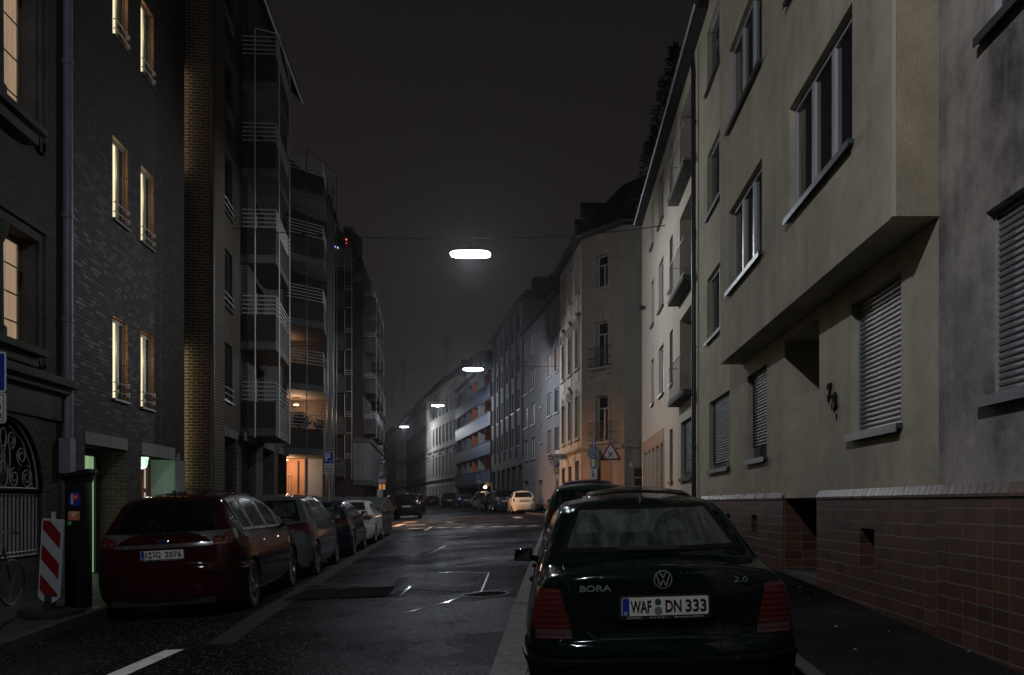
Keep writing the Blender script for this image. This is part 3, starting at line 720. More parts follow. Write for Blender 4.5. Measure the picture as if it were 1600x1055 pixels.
mb = MB(); mb.prism([(9.4-ax,43.5-ay),(3.5-ax,43.5-ay),(1.7-ax,45.7-ay),(.7-ax,52.6-ay),(9-ax,52.6-ay)], 0, h0-.01); mb.build('core', M_STUC, root)
mb = MB(); mb.tube([(x-ax,y-ay,h0+.1) for x,y in pl[:4]], .08, 8)
n = 40
for i in range(n):
    t = i/n; a = Vector(pl[2]); b = Vector(pl[3]); p = a.lerp(b, t); mb.box(p.x-ax-.09,p.x-ax+.05,p.y-ay-.02,p.y-ay+.02,h0+.0,h0+.12)
mb.build('gutter', M_ZINC, root, smooth=True)
for (x, y) in ((1.6,48.0),(1.35,50.8)):
    mb = MB(); mb.box(x-ax-.2,x-ax+1.8,y-ay-.7,y-ay+.7,h0+.6,h0+2.2); mb.add([(x-ax-.4,y-ay-.85,h0+2.2),(x-ax-.4,y-ay+.85,h0+2.2),(x-ax-.4,y-ay,h0+2.75),(x-ax+2,y-ay-.85,h0+2.2),(x-ax+2,y-ay+.85,h0+2.2),(x-ax+2,y-ay,h0+2.75)],[(0,2,1),(3,4,5),(0,3,5,2),(1,2,5,4),(0,1,4,3)])
    mb.build('dormer', M_ROOF, root)
# ---------- right side beyond the bend ---------------------------------------
GLF = plain('far_window_glass', (.02,.024,.028), .12, spec=.7)
FRF = plain('far_window_frame', (.30,.31,.33), .4)
SLF = plain('far_sill', (.22,.22,.23), .5)
LITW = lit('warm_lit_curtain', (1.0,.52,.28), .20)
# grey house
A = (.11,52.7); B = (-2.6,66.3)
F = Fac('grey_rendered_block', A, B, 'plain grey rendered block beside the ornate corner house, two windows lit warm')
cols = [(866.5,873,1.3),(855,861.5,1.3),(844,847,1.0),(829.5,836,1.3),(819,824.5,1.3)]
ops = []; spec = []
for i, (a, b, h) in enumerate(cols):
    s0, s1 = sorted((max(.05, F.s_(b)), F.s_(a)))
    for k, z in enumerate((10.35,7.9,5.45,3.1)):
        zz = z+(.9 if h == 1.0 else 0)-.9*(h == 1.0)*0; ops.append((s0, s1, zz, zz+h+.15, .14)); spec.append((i, k))
nb = len(ops)
ops += [(F.s_(872), F.s_(867), -.6, 1.45, .14), (F.s_(847.5), F.s_(841), F.base-.1, 1.5, .3), (F.s_(836), F.s_(832), -.3, 1.4, .14), (F.s_(825), F.s_(818.5), F.base-.1, 1.6, .3)]
wall(F, 'wall', 0, F.L, F.base, 12.5, ops, worn('grey_smooth_render', (.15,.15,.165), var=.15, scale=.5, bump=.05))
for o, (i, k) in zip(ops[:nb], spec):
    farwin(F, [FRF, LITW if (k == 1 and i < 2) else GLF, SLF], *o[:4], cols=2 if i != 2 else 1)
for o in ops[nb:]: farwin(F, [FRF, GLF, SLF], o[0], o[1], max(o[2], F.base), o[3], dep=o[4], cols=1, name='window' if o[2] > F.base else 'entrance', sill=False)
mb = MB(); mb.box(0, F.L, .003, .03, 0, F.h(-.05)); mb.build('dark_base', worn('dark_base', (.06,.06,.06)), F.e)
roof(F, 0, F.L, 12.5, rise=3.0); gutter(F, 0, F.L, 12.45, out=.4, r=.08, brackets=True)
# strip-window office block
A, B = B, (-6.3,84.9)
F = Fac('ribbed_office_block', A, B, 'dark concrete office block with upright ribs and panels beyond the grey house')
M_DC = worn('dark_fair_concrete', (.08,.08,.082), var=.3, scale=.6, bump=.1)
n = 6; w = F.L/n; ops = []; L_ = []
for i in range(n):
    for z in (4.4,7.15,9.9,12.65): ops.append((i*w+.9, i*w+w-.5, z, z+1.5, .35))
    ops.append((i*w+.4, i*w+w-.3, .3, 2.9, .5))
wall(F, 'wall', 0, F.L, F.base, 15.2, ops, M_DC)
for i in range(n):
    mb = MB()
    for z in (4.4,7.15,9.9,12.65): mb.box(i*w+.92, i*w+w-.52, .003, .04, F.h(z+1.52), F.h(z+2.72))
    mb.box(i*w+.35, i*w+.75, .003, .14, F.h(3.6), F.h(15.3)); mb.build('rib', worn('pale_spandrel', (.15,.15,.16), var=.2, scale=.7, bump=.05), F.e)
for o in ops: farwin(F, [M_FRAMED, GLF, SLF], *o[:4], dep=o[4], cols=1 if o[4] < .5 else 4, sill=o[4] < .5)
roof(F, 0, F.L, 15.2, rise=2.2, inset=2.5)
for i in range(4): mb = MB(); mb.box(2+i*4.4, 3.4+i*4.4, -3.0, -1.2, F.h(15.6), F.h(17.4)); mb.build('dormer', M_ROOF, F.e)
# blue balcony block
A, B = B, (-12.4,109.2)
F = Fac('blue_balcony_block', A, B, 'apartment block with blue balcony bands and orange partition panels')
M_BLUE = worn('blue_balcony_panel', (.032,.045,.095), rough=.5, var=.2, scale=.8, bump=.03)
M_ORG = worn('orange_panel', (.26,.075,.03), rough=.6, var=.15, bump=.03)
M_PALE = worn('pale_loggia_wall', (.16,.17,.19), rough=.6, var=.15, bump=.03)
zs = [2.1,4.85,7.6,10.35,13.1]
ops = [(.15, F.L-.15, z, z+2.55, 1.9) for z in zs[:4]]+[(.4, F.L-.4, F.base-.1, 1.7, 3.0)]
wall(F, 'wall', 0, F.L, F.base, 13.6, ops, worn('pale_blue_concrete', (.11,.12,.14), var=.15), D=10)
for z in zs[:4]:
    mb = MB(); mb.box(0, F.L, .003, .16, F.h(z-.02), F.h(z+1.1)); mb.build('balcony_parapet', M_BLUE, F.e)
    mb = MB(); mb.box(0, F.L, .17, .24, F.h(z+1.12), F.h(z+1.17)); mb.box(0, F.L, -1.88, .16, F.h(z-.14), F.h(z-.021)); mb.build('balcony_edge', M_BLUE, F.e)
    q = F.L/6
    PT = [M_PALE, M_ORG, M_PALE, M_ORG, M_PALE, M_PALE]
    for k in range(6):
        m = None
        mb = MB(); mb.box(q*k+.2 if k == 0 else q*k, q*k+.12+(.2 if k == 0 else 0), -1.88, -.02, F.h(z), F.h(z+2.54)); mb.build('partition', PT[k], F.e)
        if m: mb = MB(); mb.box(q*k+.13, q*(k+1)-.3, -1.3, -1.24, F.h(z), F.h(z+2.53)); mb.build('loggia_wall', m, F.e)
        else: farwin(F, [FRF, GLF, SLF], q*k+.5, q*(k+1)-.3, z+.1, z+2.3, dep=1.85, cols=3, sill=False)
roof(F, 0, F.L, 13.6, rise=2.6, inset=3)
for i in range(5): mb = MB(); mb.box(1.5+i*4.8, 3.1+i*4.8, -2.6, -.6, F.h(13.9), F.h(15.6)); mb.build('dormer', M_ROOF, F.e)
mb = MB(); mb.box(1.6, 3.6, -2.9, -2.8, F.base*0, F.h(1.5)); mb.build('lit_entrance', lit('amber_entrance', (1.0,.55,.2), .9), F.e)
mb = MB(); mb.lathe([(.02,-.14),(.12,-.08),(.15,0),(.12,.09),(.02,.14)], 14, Matrix.Translation((3.2, .1, F.h(1.55)))); gl = mb.build('globe_lamp', plain('amber_globe', (.8,.6,.4), .4, emit=(1,.62,.3), es=14), F.e, smooth=True)
# the amber lamp's own light
ld = bpy.data.lights.new('entrance_light', 'POINT'); ld.energy = 25; ld.color = (1,.6,.3); ld.shadow_soft_size = .15
lo = bpy.data.objects.new('entrance_light', ld); COL.objects.link(lo); lo.parent = F.e; lo.location = (3.0, .45, F.h(1.5))

def old_house(name, A, B, label, eave, mat, trim, ncol, rows, cornices, rust=0, roofrise=3.2, dorm=2, peds=True):
    F = Fac(name, A, B, label); w = F.L/ncol; ops = []
    for k, (a, b) in enumerate(rows):
        for i in range(ncol): ops.append((i*w+w*.5-.48, i*w+w*.5+.48, a, b, .2))
    wall(F, 'wall', 0, F.L, F.base, eave, ops, mat)
    for o in ops: farwin(F, [FRF, GLF, SLF], *o[:4], dep=.2, transom=.5)
    mb = MB()
    for c in cornices: mb.box(0, F.L, .003, .16, F.h(c), F.h(c)+.1); mb.box(0, F.L, .003, .24, F.h(c)+.101, F.h(c)+.2)
    mb.box(0, F.L, .003, .35, F.h(eave-.5), F.h(eave-.2)); mb.build('cornice', trim, F.e)
    mb = MB()
    for k, (a, b) in enumerate(rows):
        for i in range(ncol):
            c = i*w+w*.5
            mb = MB(); mb.box(c-.66, c-.5, .003, .08, F.h(a), F.h(b)); mb.box(c+.5, c+.66, .003, .08, F.h(a), F.h(b)); mb.box(c-.72, c+.72, .003, .14, F.h(b)+.04, F.h(b)+.2)
            if peds and k == 1 and i % 2 == 0: mb.add([(c-.8,.003,F.h(b)+.5),(c+.8,.003,F.h(b)+.5),(c,.003,F.h(b)+1.0),(c-.8,.2,F.h(b)+.5),(c+.8,.2,F.h(b)+.5),(c,.2,F.h(b)+1.0)], [(0,1,2),(3,5,4),(0,3,4,1),(1,4,5,2),(2,5,3,0)])
            mb.build('window_surround', trim, F.e)
    if rust:
        mb = MB(); z = -.6
        while z < rust:
            a, b = F.h(z), F.h(z)+.34; e = [.02]
            for i in range(ncol): c = i*w+w*.5; e += [c-.68, c+.68]
            e.append(F.L-.02)
            for i in range(0, len(e), 2): mb.box(e[i], e[i+1], .002, .06, a, b)
            z += .42
        mb.build('rustication', mat, F.e)
    roof(F, 0, F.L, eave, rise=roofrise, inset=2.8)
    for i in range(dorm):
        c = F.L*(i+.5)/dorm; mb = MB(); mb.box(c-.6, c+.6, -3.0, -1.4, F.h(eave)+.6, F.h(eave)+2.1); mb.build('dormer', M_ROOF, F.e)
    mb = MB(); c = F.L*.7; mb.box(c-.4, c+.4, -4.5, -3.7, F.h(eave)+2, F.h(eave)+roofrise+1.6); mb.build('chimney', M_DC, F.e)
    return F
M_WSTU = worn('pale_stucco', (.38,.37,.33), var=.2, scale=.5, bump=.05)
M_DSTU = worn('dark_weathered_stucco', (.085,.08,.078), var=.3, scale=.5, bump=.05)
M_BWH = worn('lamplit_white_stucco', (.62,.65,.70), var=.15, scale=.5, bump=.05)  # albedo raised in place of lamp light reaching this house
M_LGR = worn('light_grey_stucco', (.30,.30,.31), var=.15, scale=.5, bump=.05)
P = [(-12.4,109.2),(-19.6,133),(-23.9,150),(-28.9,170),(-35.4,195),(-44.4,230),(-58,280)]
rows4 = [(-.2,2.2),(4.0,6.2),(8.0,10.2),(11.8,13.6)]
old_house('pale_stucco_house', P[0], P[1], 'pale rusticated stucco town house with pedimented windows under the third street lamp', 15.6, M_WSTU, M_WSTU, 9, rows4, (3.0,7.1), rust=6.8)
old_house('dark_town_house', P[1], P[2], 'dark weathered town house just beyond the pale rusticated house', 15.9, M_DSTU, M_DSTU, 5, rows4, (3.0,7.1))
old_house('dark_town_house', P[2], P[3], 'very dark town house with a long chimney left of the third street lamp', 15.2, M_DSTU, M_DSTU, 5, rows4, (3.0,), peds=False)
old_house('white_town_house', P[3], P[4], 'town house with its bluish white lamplight put into the stucco colour', 16.4, M_BWH, M_BWH, 6, [(1.2,2.4),(4.6,7.0),(8.8,11.0),(12.6,14.4)], (3.2,7.9), peds=False)
old_house('grey_town_house', P[4], P[5], 'light grey town house at the far end of the right hand row', 17.0, M_LGR, M_LGR, 8, [(.5,2.2),(4.6,6.8),(8.4,10.4),(12,14)], (3.0,), peds=False)
old_house('dark_town_house', P[5], P[6], 'last dark roofed house closing the view down the street', 17.5, M_DSTU, M_DSTU, 8, rows4, (3.0,), peds=False)
def antenna(x, y, z, h, label):
    e = empty('roof_antenna', (x, y, z), .5, label, 'antenna', 'aerials on the far roofs'); mb = MB(); mb.tube([(0,0,-1.5),(0,0,h)], .05, 6)
    for k in range(4): mb.tube([(-.9+.12*k,0,h-.3-.35*k),(.9-.12*k,0,h-.3-.35*k)], .03, 5)
    mb.build('mast', M_BLACK, e)
antenna(-31.6,170,19.5,4.5,'tall roof aerial over the very dark town house'); antenna(-25.0,144,19.6,3.8,'roof aerial right of the tall chimney'); antenna(-38,196,20,4,'farthest small roof aerial at the end of the row')
antenna(-13.7,109,17.5,3.0,'roof aerial above the end of the blue balcony block')

# ---------- left side --------------------------------------------------------
XL = -7.36
def LX(y): return XL+LK*y
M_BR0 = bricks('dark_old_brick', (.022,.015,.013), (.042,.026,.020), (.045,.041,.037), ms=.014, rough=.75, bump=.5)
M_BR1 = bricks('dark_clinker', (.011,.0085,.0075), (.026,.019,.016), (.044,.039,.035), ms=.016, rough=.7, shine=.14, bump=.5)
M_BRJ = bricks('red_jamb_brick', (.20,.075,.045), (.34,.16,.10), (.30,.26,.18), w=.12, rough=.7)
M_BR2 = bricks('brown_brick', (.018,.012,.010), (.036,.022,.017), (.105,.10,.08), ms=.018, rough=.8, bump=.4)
M_BRG = bricks('brown_niche_brick', (.06,.045,.035), (.10,.075,.055), (.16,.15,.13), rough=.75)
M_STONE = worn('weathered_sandstone', (.060,.062,.058), rough=.85, var=.5, scale=1.4, bump=.7, bscale=40)
LITC = lit('curtained_school_window', (1.0,.68,.44), .30)
# old brick house with stone window frames
Fb = (LX(16.75),16.75); Fa = (LX(9.0),9.0)
F = Fac('old_brick_house', Fb, Fa, 'old dark brick house with stone window frames and an arched gate at the left edge')
def sY(F, y): return (y-F.A.y)/F.d.y
Wn = []
sa, sb = F.s_(57), F.s_(-70)
for z0, z1 in ((2.64,4.55),(6.4,8.9)): Wn.append((sa, sb, z0, z1, .32))
ac = F.s_(66)+1.22; ar = 1.22; zc = .20
gate = (ac-ar, ac+ar, -.95, zc-.001, .30)
arch = []
nst = 26
for i in range(nst):
    a0 = ac-ar+2*ar*i/nst; a1 = ac-ar+2*ar*(i+1)/nst; m = (a0+a1)/2-ac
    arch.append((a0, a1, zc, zc+math.sqrt(max(0, ar*ar-m*m)), .30, 1))
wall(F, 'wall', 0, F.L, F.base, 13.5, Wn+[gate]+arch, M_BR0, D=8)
for o in Wn:
    mb = MB(); mb.box(o[0]-.0, o[0]+.012, -.27, .0, F.h(o[2]), F.h(o[3])); mb.build('stone_jamb', M_STONE, F.e)
for o in Wn:
    w_ = window(F, *o[:4], .32, cols=2, rows=4, frame=plain('taupe_frame', (.20,.17,.14), .5), glass=LITC, fw=.08, transom=0)
    mb = MB(); a, b = F.h(o[2]), F.h(o[3]); x0, x1 = o[0], o[1]
    mb.box(x0-.14, x0-.002, .003, .06, a-.25, b+.16); mb.box(x0-.0, x1, .003, .06, b+.002, b+.16)
    mb.box(x0-.20, x0-.14, .003, .10, a-.28, b+.2); mb.box(x0-.20, x1, .003, .12, b+.161, b+.26); mb.box(x0+.35, x1, .003, .36, a-.16, a-.04); mb.box(x0+.45, x1, .003, .24, a-.34, a-.161)
    mb.build('stone_surround', M_STONE, F.e, bevel=.015)
    mb = MB(); c = F.s_(-26); mb.lathe([(.17,a-.05),(.17,a+.1),(.13,a+.15),(.12,b-.5),(.18,b-.35),(.2,b-.2)], 16, Matrix.Translation((c, .16, 0))); mb.build('stone_column', M_STONE, F.e, smooth=True)
mb = MB(); mb.box(0, F.L, .003, .16, F.h(2.0), F.h(2.12)); mb.box(0, F.L, .003, .26, F.h(2.121), F.h(2.26)); mb.box(0, F.L, .003, .06, F.h(1.5), F.h(1.999)); mb.build('string_course', M_STONE, F.e, bevel=.01)
mb = MB(); mb.box(0, ac-ar-.15, .003, .10, 0, F.h(-.55)); mb.build('stone_base', M_STONE, F.e, bevel=.01)
# arch ring of upright bricks
mb = MB()
for i in range(30):
    t = math.pi*(i+.5)/30; c_, s_ = math.cos(t), math.sin(t); tw = math.pi/30*.46*1.4
    q = []
    for rr in (ar+.003, ar+.36):
        for dt in (-tw/1.4*.98, tw/1.4*.98): q.append((ac+rr*math.cos(t+dt), rr*math.sin(t+dt)))
    (x0,z0),(x1,z1),(x2,z2),(x3,z3) = q
    Z = F.h(zc); f = .02
    mb.add([(x0,.001,Z+z0),(x1,.001,Z+z1),(x3,.001,Z+z3),(x2,.001,Z+z2),(x0,f,Z+z0),(x1,f,Z+z1),(x3,f,Z+z3),(x2,f,Z+z2)], [(4,5,6,7),(0,1,5,4),(1,2,6,5),(2,3,7,6),(3,0,4,7)])
mb.build('arch_ring', M_BR0, F.e)
M_IRW = worn('pale_wrought_iron', (.26,.27,.28), rough=.45, var=.3, scale=6, bump=.03)
g = MB(); Z = F.h(zc); y = -.07
for hh in (-1.10, -1.03, -.05, .05): g.tube([(ac-ar, y, Z+hh), (ac+ar, y, Z+hh)], .018, 6)
x = ac-ar+.06
while x < ac+ar: g.box(x-.016, x+.016, y-.012, y+.012, Z-1.10, Z-.05); x += .135
pts = [(ac+(ar-.04)*math.cos(math.pi*i/24), y, Z+.05+(ar-.06)*math.sin(math.pi*i/24)) for i in range(25)]; g.tube(pts, .018, 6)
gt = g.build('gate', M_IRW, F.e)
g = MB()
def scroll(cx, cz, r, turns, ph, sgn=1, th=.011):
    p = []
    for i in range(int(14*turns)+1):
        t = i/14; rr = r*(1-.75*t/turns); a = ph+sgn*t*6.283; p.append((cx+rr*math.cos(a), y, cz+rr*math.sin(a)))
    g.tube(p, th, 5)
def ring(cx, cz, rx, rz, th=.011):
    p = [(cx+rx*math.cos(6.283*i/20), y, cz+rz*math.sin(6.283*i/20)) for i in range(21)]; g.tube(p, th, 5)
for sg in (-1, 1):
    scroll(ac+sg*.80, Z+.24, .20, 2, 1.57, -sg); scroll(ac+sg*.36, Z+.22, .17, 1.7, 1.57, sg); scroll(ac+sg*.62, Z+.60, .17, 1.7, 4.7, -sg); scroll(ac+sg*.27, Z+.86, .15, 1.6, 4.7, sg)
    g.tube([(ac+sg*1.0, y, Z+.06), (ac+sg*.9, y, Z+.48), (ac+sg*.66, y, Z+.84), (ac+sg*.2, y, Z+1.08)], .011, 5)
    ring(ac+sg*.13, Z+.55, .10, .26)
ring(ac, Z+.28, .15, .22); ring(ac, Z+.88, .10, .15); ring(ac, Z+.56, .06, .08)
g.build('scrollwork', M_IRW, gt)
mb = MB(); mb.box(ac-ar+.02, ac+ar-.02, -.29, -.27, F.h(-.93), Z-.02); mb.build('inner_door', plain('gate_dark', (.02,.02,.02), .6), F.e)
roof(F, 0, F.L, 13.5)
mb = MB(); mb.tube([(.14,.09,F.h(13.4)),(.14,.10,F.h(.75))], .085, 12)
for z in (11.0,8.2,5.35,3.4): mb.tube([(.14,.09,F.h(z)-.04),(.14,.09,F.h(z)+.04)], .105, 12)
mb.box(.06,.30,.003,.2,F.h(.55),F.h(1.2)); mb.tube([(.14,.10,F.h(.75)),(.14,.10,F.h(-.9))], .05, 10)
mb.build('downpipe', worn('lamp_sheen_zinc', (.17,.18,.22), rough=.5, var=.25, scale=3, bump=.03), F.e, smooth=True)  # zinc paled and blued in its colour for reflected lamp light

# clinker building with the slit windows
F = Fac('clinker_school', (LX(24.0),24.0), (LX(16.75),16.75), 'dark clinker brick building with narrow french windows lit from within')
cl = [(F.s_(200), F.s_(176)), (F.s_(240), F.s_(220))]
zw = [(2.24,4.0),(6.09,7.85),(10.0,11.75),(13.9,15.6)]
wo = [(a, b, z0, z1, .13) for a, b in cl for z0, z1 in zw]
lo_ = [(F.s_(199), F.s_(132.6), F.base-.1, 1.17, .64), (F.s_(273), F.s_(220.5), F.base-.1, 1.12, .66)]
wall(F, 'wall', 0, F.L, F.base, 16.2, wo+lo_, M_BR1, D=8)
M_LW = lit('lit_white_curtain', (1.0,.88,.58), 1.0)
for o in wo:
    a, b, c, d = o[0], o[1], F.h(o[2]), F.h(o[3])
    mb = MB(); y = -.12
    mb.box(a, b, y, y+.05, d-.10, d); mb.box(a, a+.10, y, y+.05, c, d-.1); mb.box(b-.07, b, y, y+.05, c, d-.1); mb.box((a+b)/2-.09, (a+b)/2+.03, y, y+.055, c, d-.1)
    fr = mb.build('window', plain('olive_frame', (.16,.155,.11), .4), F.e)
    mb = MB(); mb.box(a+.05, (a+b)/2, y+.01, y+.02, c, d-.05); mb.build('pane', M_GLASSW, fr)
    mb = MB(); mb.box((a+b)/2+.001, b-.03, y+.01, y+.02, c, d-.05); mb.build('curtain_pane', M_LW, fr)
    mb = MB(); mb.box(a-.0, a+.004, -.13, .0, c, d); mb.box(a, b, -.128, -.001, d-.004, d); mb.build('red_brick_jamb', M_BRJ, fr)
    mb = MB(); mb.box(a-.02, b+.02, -.11, .06, c-.05, c); mb.build('sill', M_ZINC, fr)
    mb = MB()
    for hh in (.14,.34): mb.tube([(a+.05,.0,c+hh),(a+.02,.05,c+hh),(b-.02,.05,c+hh),(b-.05,.0,c+hh)], .012, 6)
    mb.box(a+.02, a+.05, -.02, .05, c+.1, c+.2); mb.box(a+.02, a+.05, -.02, .05, c+.3, c+.4); mb.build('guard_rail', M_RAIL, fr)
    # the room light spilling on the jamb
    ld = bpy.data.lights.new('room_light', 'POINT'); ld.energy = 7.0; ld.color = (1,.80,.5); ld.shadow_soft_size = .03
    lo = bpy.data.objects.new('room_light', ld); COL.objects.link(lo); lo.parent = F.e; lo.location = (b-.12, -.035, (c+d)/2+.25)
for o in lo_:
    mb = MB(); mb.box(o[0]-.0, o[1]+.0, -.3, .012, F.h(o[3])-.0, F.h(1.42)); mb.build('lintel', worn('grey_lintel', (.17,.175,.17), var=.2, bump=.1), F.e)
o = lo_[0]; a, b, c, d = o[0], o[1], .0, F.h(o[3])
M_GRN = lit('green_lit_glass', (.50,.78,.42), .42)
mb = MB(); mb.box(a+.02, b-.01, -.62, -.60, .3, d-.12); mb.build('lit_glazing', M_GRN, F.e)
mb = MB(); mb.box(a+.012, a+.30, -.63, -.56, .3, d-.03); mb.box(a+.3, b-.01, -.63, -.56, d-.16, d-.03); mb.box(a+.9,a+.96,-.62,-.57,.3,d-.16); mb.box(a+1.5,a+1.56,-.62,-.57,.3,d-.16); mb.build('glazing_frame', M_FRAMED, F.e)
mb = MB(); mb.box(a+.0, a+.012, -.64, -.001, 0, d-.002); mb.build('brick_jamb', M_BRG, F.e)
o = lo_[1]; a, b, d = o[0], o[1], F.h(o[3])
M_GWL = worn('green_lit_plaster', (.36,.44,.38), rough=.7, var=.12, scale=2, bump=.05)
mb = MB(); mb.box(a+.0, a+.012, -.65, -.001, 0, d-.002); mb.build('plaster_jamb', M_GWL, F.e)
mb = MB(); mb.box(a+.012, b-.01, -.65, -.64, 0, d-.01); mb.build('glowing_inner_wall', lit('green_white_glow', (.75,.95,.70), .40), F.e)  # back plane given its own green-white glow for the lit doorway
mb = MB(); mb.box(a+.05, a+.25, -.64, -.58, .0, d-.03); mb.box(a+.55, a+.75, -.64, -.58, .0, d-.03); mb.box(a+.25,b-.05,-.64,-.59,d-.85,d-.75); mb.box(a+1.1, a+1.2, -.64, -.58, .0, d-.03); mb.build('red_door_frame', plain('red_frame', (.25,.02,.02), .4), F.e)
mb = MB(); mb.box(F.s_(288)+.02, a-.002, -.1, .03, 0, F.h(1.12)); mb.box(a-.08,a-.002,-.1,.10,F.h(1.12),F.h(1.30)); mb.build('grey_metal_panel', worn('grey_metal_door', (.18,.19,.19), rough=.5, bump=.02), F.e)
gl = MB(); gl.lathe([(.02,-.16),(.10,-.12),(.13,-.02),(.13,.06),(.15,.09),(.15,.13)], 14, Matrix.Translation((b-.95,-.30,d-.14)))
bl = gl.build('bulkhead_lamp', plain('green_white_glass', (.5,.6,.5), .3, emit=(.7,1,.75), es=1.2), F.e, smooth=True)
gl = MB()
for i in range(6): t = i*1.047; gl.tube([(b-.95+.135*math.cos(t),-.30+.135*math.sin(t),d-.02),(b-.95+.14*math.cos(t),-.30+.14*math.sin(t),d-.16),(b-.95+.03*math.cos(t),-.30+.03*math.sin(t),d-.31)], .006, 4)
gl.build('lamp_cage', M_BLACK, bl)
def plamp(F, loc, e, col, r=.08, name='room_light', par=None):
    ld = bpy.data.lights.new(name, 'POINT'); ld.energy = e; ld.color = col; ld.shadow_soft_size = r
    lo = bpy.data.objects.new(name, ld); COL.objects.link(lo); lo.parent = par or F.e; lo.location = loc; return lo
plamp(F, (b-.95, -.33, d-.50), 9, (.66,1,.72)); plamp(F, (lo_[0][1]-.5, -.40, F.h(.95)), 1.5, (.75,1,.6))
for za, zb_, c_, s_ in ((.5,4.2,(1,.78,.42),4.0),(9.0,11.8,(1,.72,.40),2.2),(-.6,.4,(.6,1,.7),1.0)):
    mb = MB(); mb.box(.15, .19, -.24, -.06, F.h(za), F.h(zb_)); o = mb.build('lit_strip_window', plain('strip_glow_%d' % int(za*10), (.5,.4,.3), .5, emit=c_, es=s_), F.e); o.location.x = -.35
roof(F, 0, F.L, 16.2)

# brick apartment house with the saw-tooth front: pier and first stretch
A2 = (-10.23,28.9)
F = Fac('brick_balcony_house', A2, (-9.5,24.45), 'brown brick apartment house with five stacked railed balconies')
root2 = F.e; F2 = F
cw = (F.s_(363), F.s_(345.5))
wo = [(cw[0], cw[1], 3.05+2.78*k, 4.75+2.78*k, .16) for k in range(5)]
gd = (F.s_(369.5), F.s_(340), F.base-.1, 1.98, 1.2)
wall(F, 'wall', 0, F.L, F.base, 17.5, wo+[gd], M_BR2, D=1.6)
for o in wo:
    w_ = window(F, *o[:4], .16, cols=2, sill=M_ZINC, frame=M_FRAMED)
    mb = MB(); c = F.h(o[2])
    for hh in (.18,.36): mb.tube([(o[0]-.05,.04,c+hh),(o[1]+.05,.04,c+hh)], .013, 6)
    mb.build('guard_rail', M_RAIL, w_)
mb = MB(); mb.box(gd[0]-.1, gd[1]+.1, .003, .03, F.h(1.98), F.h(2.25)); mb.build('lintel', M_CONC, F.e)
mb = MB(); mb.box(gd[0]+.002, gd[1]-.002, -1.19, -1.15, 0, F.h(1.97)); mb.build('garage_door', worn('dark_garage_door', (.03,.03,.03)), F.e)
# side wall of the pier facing the camera
px0 = -10.9
F = Fac('tmp', (-9.5,24.45), (px0-.3,24.45), 'x'); F.M = Matrix.Translation((F.A.x, F.A.y, F.base-root2.location.z)); 
bpy.data.objects.remove(F.e); F.e = None; F.base = root2.location.z; F.root = root2
F.M = root2.matrix_local.inverted() if False else (Matrix.Translation(root2.location) @ Matrix.Rotation(F2.rz, 4, 'Z')).inverted() @ Matrix.Translation((F.A.x, F.A.y, root2.location.z)) @ Matrix.Rotation(F.rz, 4, 'Z')
build_in(F)
F.n = Vector((0,-1))
mb = MB(); h1 = 17.5-F.base
mb.box(0.002, F.L, -1.0, .004, 0, h1); mb.build('pier', M_BR2, None)
mb = MB(); mb.tube([(-.06,.03,0),(-.06,.03,h1)], .05, 10); mb.build('downpipe', M_BLACK, None, smooth=True)
build_out()
# second stretch behind the balconies
F = Fac('tmp', (-11.55,38.0), (-10.05,28.9), 'x'); bpy.data.objects.remove(F.e); F.e = None; F.base = root2.location.z; F.root = root2
F.M = (Matrix.Translation(root2.location) @ Matrix.Rotation(F2.rz, 4, 'Z')).inverted() @ Matrix.Translation((F.A.x, F.A.y, root2.location.z)) @ Matrix.Rotation(F.rz, 4, 'Z')
build_in(F)
do = [(F.L-3.3, F.L-1.2, 2.45+2.78*k, 4.75+2.78*k, .3) for k in range(5)]
gds = [(F.s_(450), F.s_(434.5), F.base-.1, 1.98, 1.0), (F.s_(428), F.s_(411), F.base-.1, 1.98, 1.0), (F.s_(400), F.s_(381), F.base-.1, 1.98, 1.0)]
wall(F, 'rear_wall', 0, F.L, F.base, 17.5, do+gds, M_BR2, D=4)
for o in do: window(F, *o[:4], .3, cols=3)
for o in gds:
    mb = MB(); mb.box(o[0]-.05, o[1]+.05, .003, .03, F.h(1.98), F.h(2.25)); mb.build('lintel', M_CONC, None)
    mb = MB(); mb.box(o[0]+.002, o[1]-.002, -.99, -.95, 0, F.h(1.97)); mb.build('garage_door', MATS['dark_garage_door'], None)
build_out()
inv2 = (Matrix.Translation(root2.location) @ Matrix.Rotation(F2.rz, 4, 'Z')).inverted()
def in_root(o, inv): o.matrix_local = inv; return o
M_BP = bricks('parapet_brick', (.018,.013,.012), (.032,.022,.019), (.07,.066,.06), rough=.7, bump=.5)
def poly_balcony(root, inv, poly, z, ph=.85, railz=.55, bars=5, th=.26, rods=(), brick=True, front=None):
    """slab, parapet and rails along an open polygon of world points (wall ends first and last)"""
    mb = MB(); mb.prism(poly, z-th, z); sl = in_root(mb.build('balcony', M_CONC, root), inv)
    mb = MB(); c = [Vector(p) for p in poly]
    cen = sum(c, Vector((0,0)))/len(c)
    ins = [p+(cen-p).normalized()*.14 for p in c]; ins2 = [p+(cen-p).normalized()*.02 for p in c]
    for i in range(len(c)-1):
        a, b, d, e = ins2[i], ins2[i+1], ins[i+1], ins[i]
        mb.prism([a, b, d, e], z+.002, z+ph)
    in_root(mb.build('parapet', M_BP if brick else M_CONC, root), inv).parent = root
    mb = MB()
    mid = [p+(cen-p).normalized()*.06 for p in c]
    for k in range(bars): mb.tube([(p.x, p.y, z+ph+.07+k*railz/(bars-1)) for p in mid], .018, 6)
    in_root(mb.build('railing', M_RAIL, root), inv)
    return sl
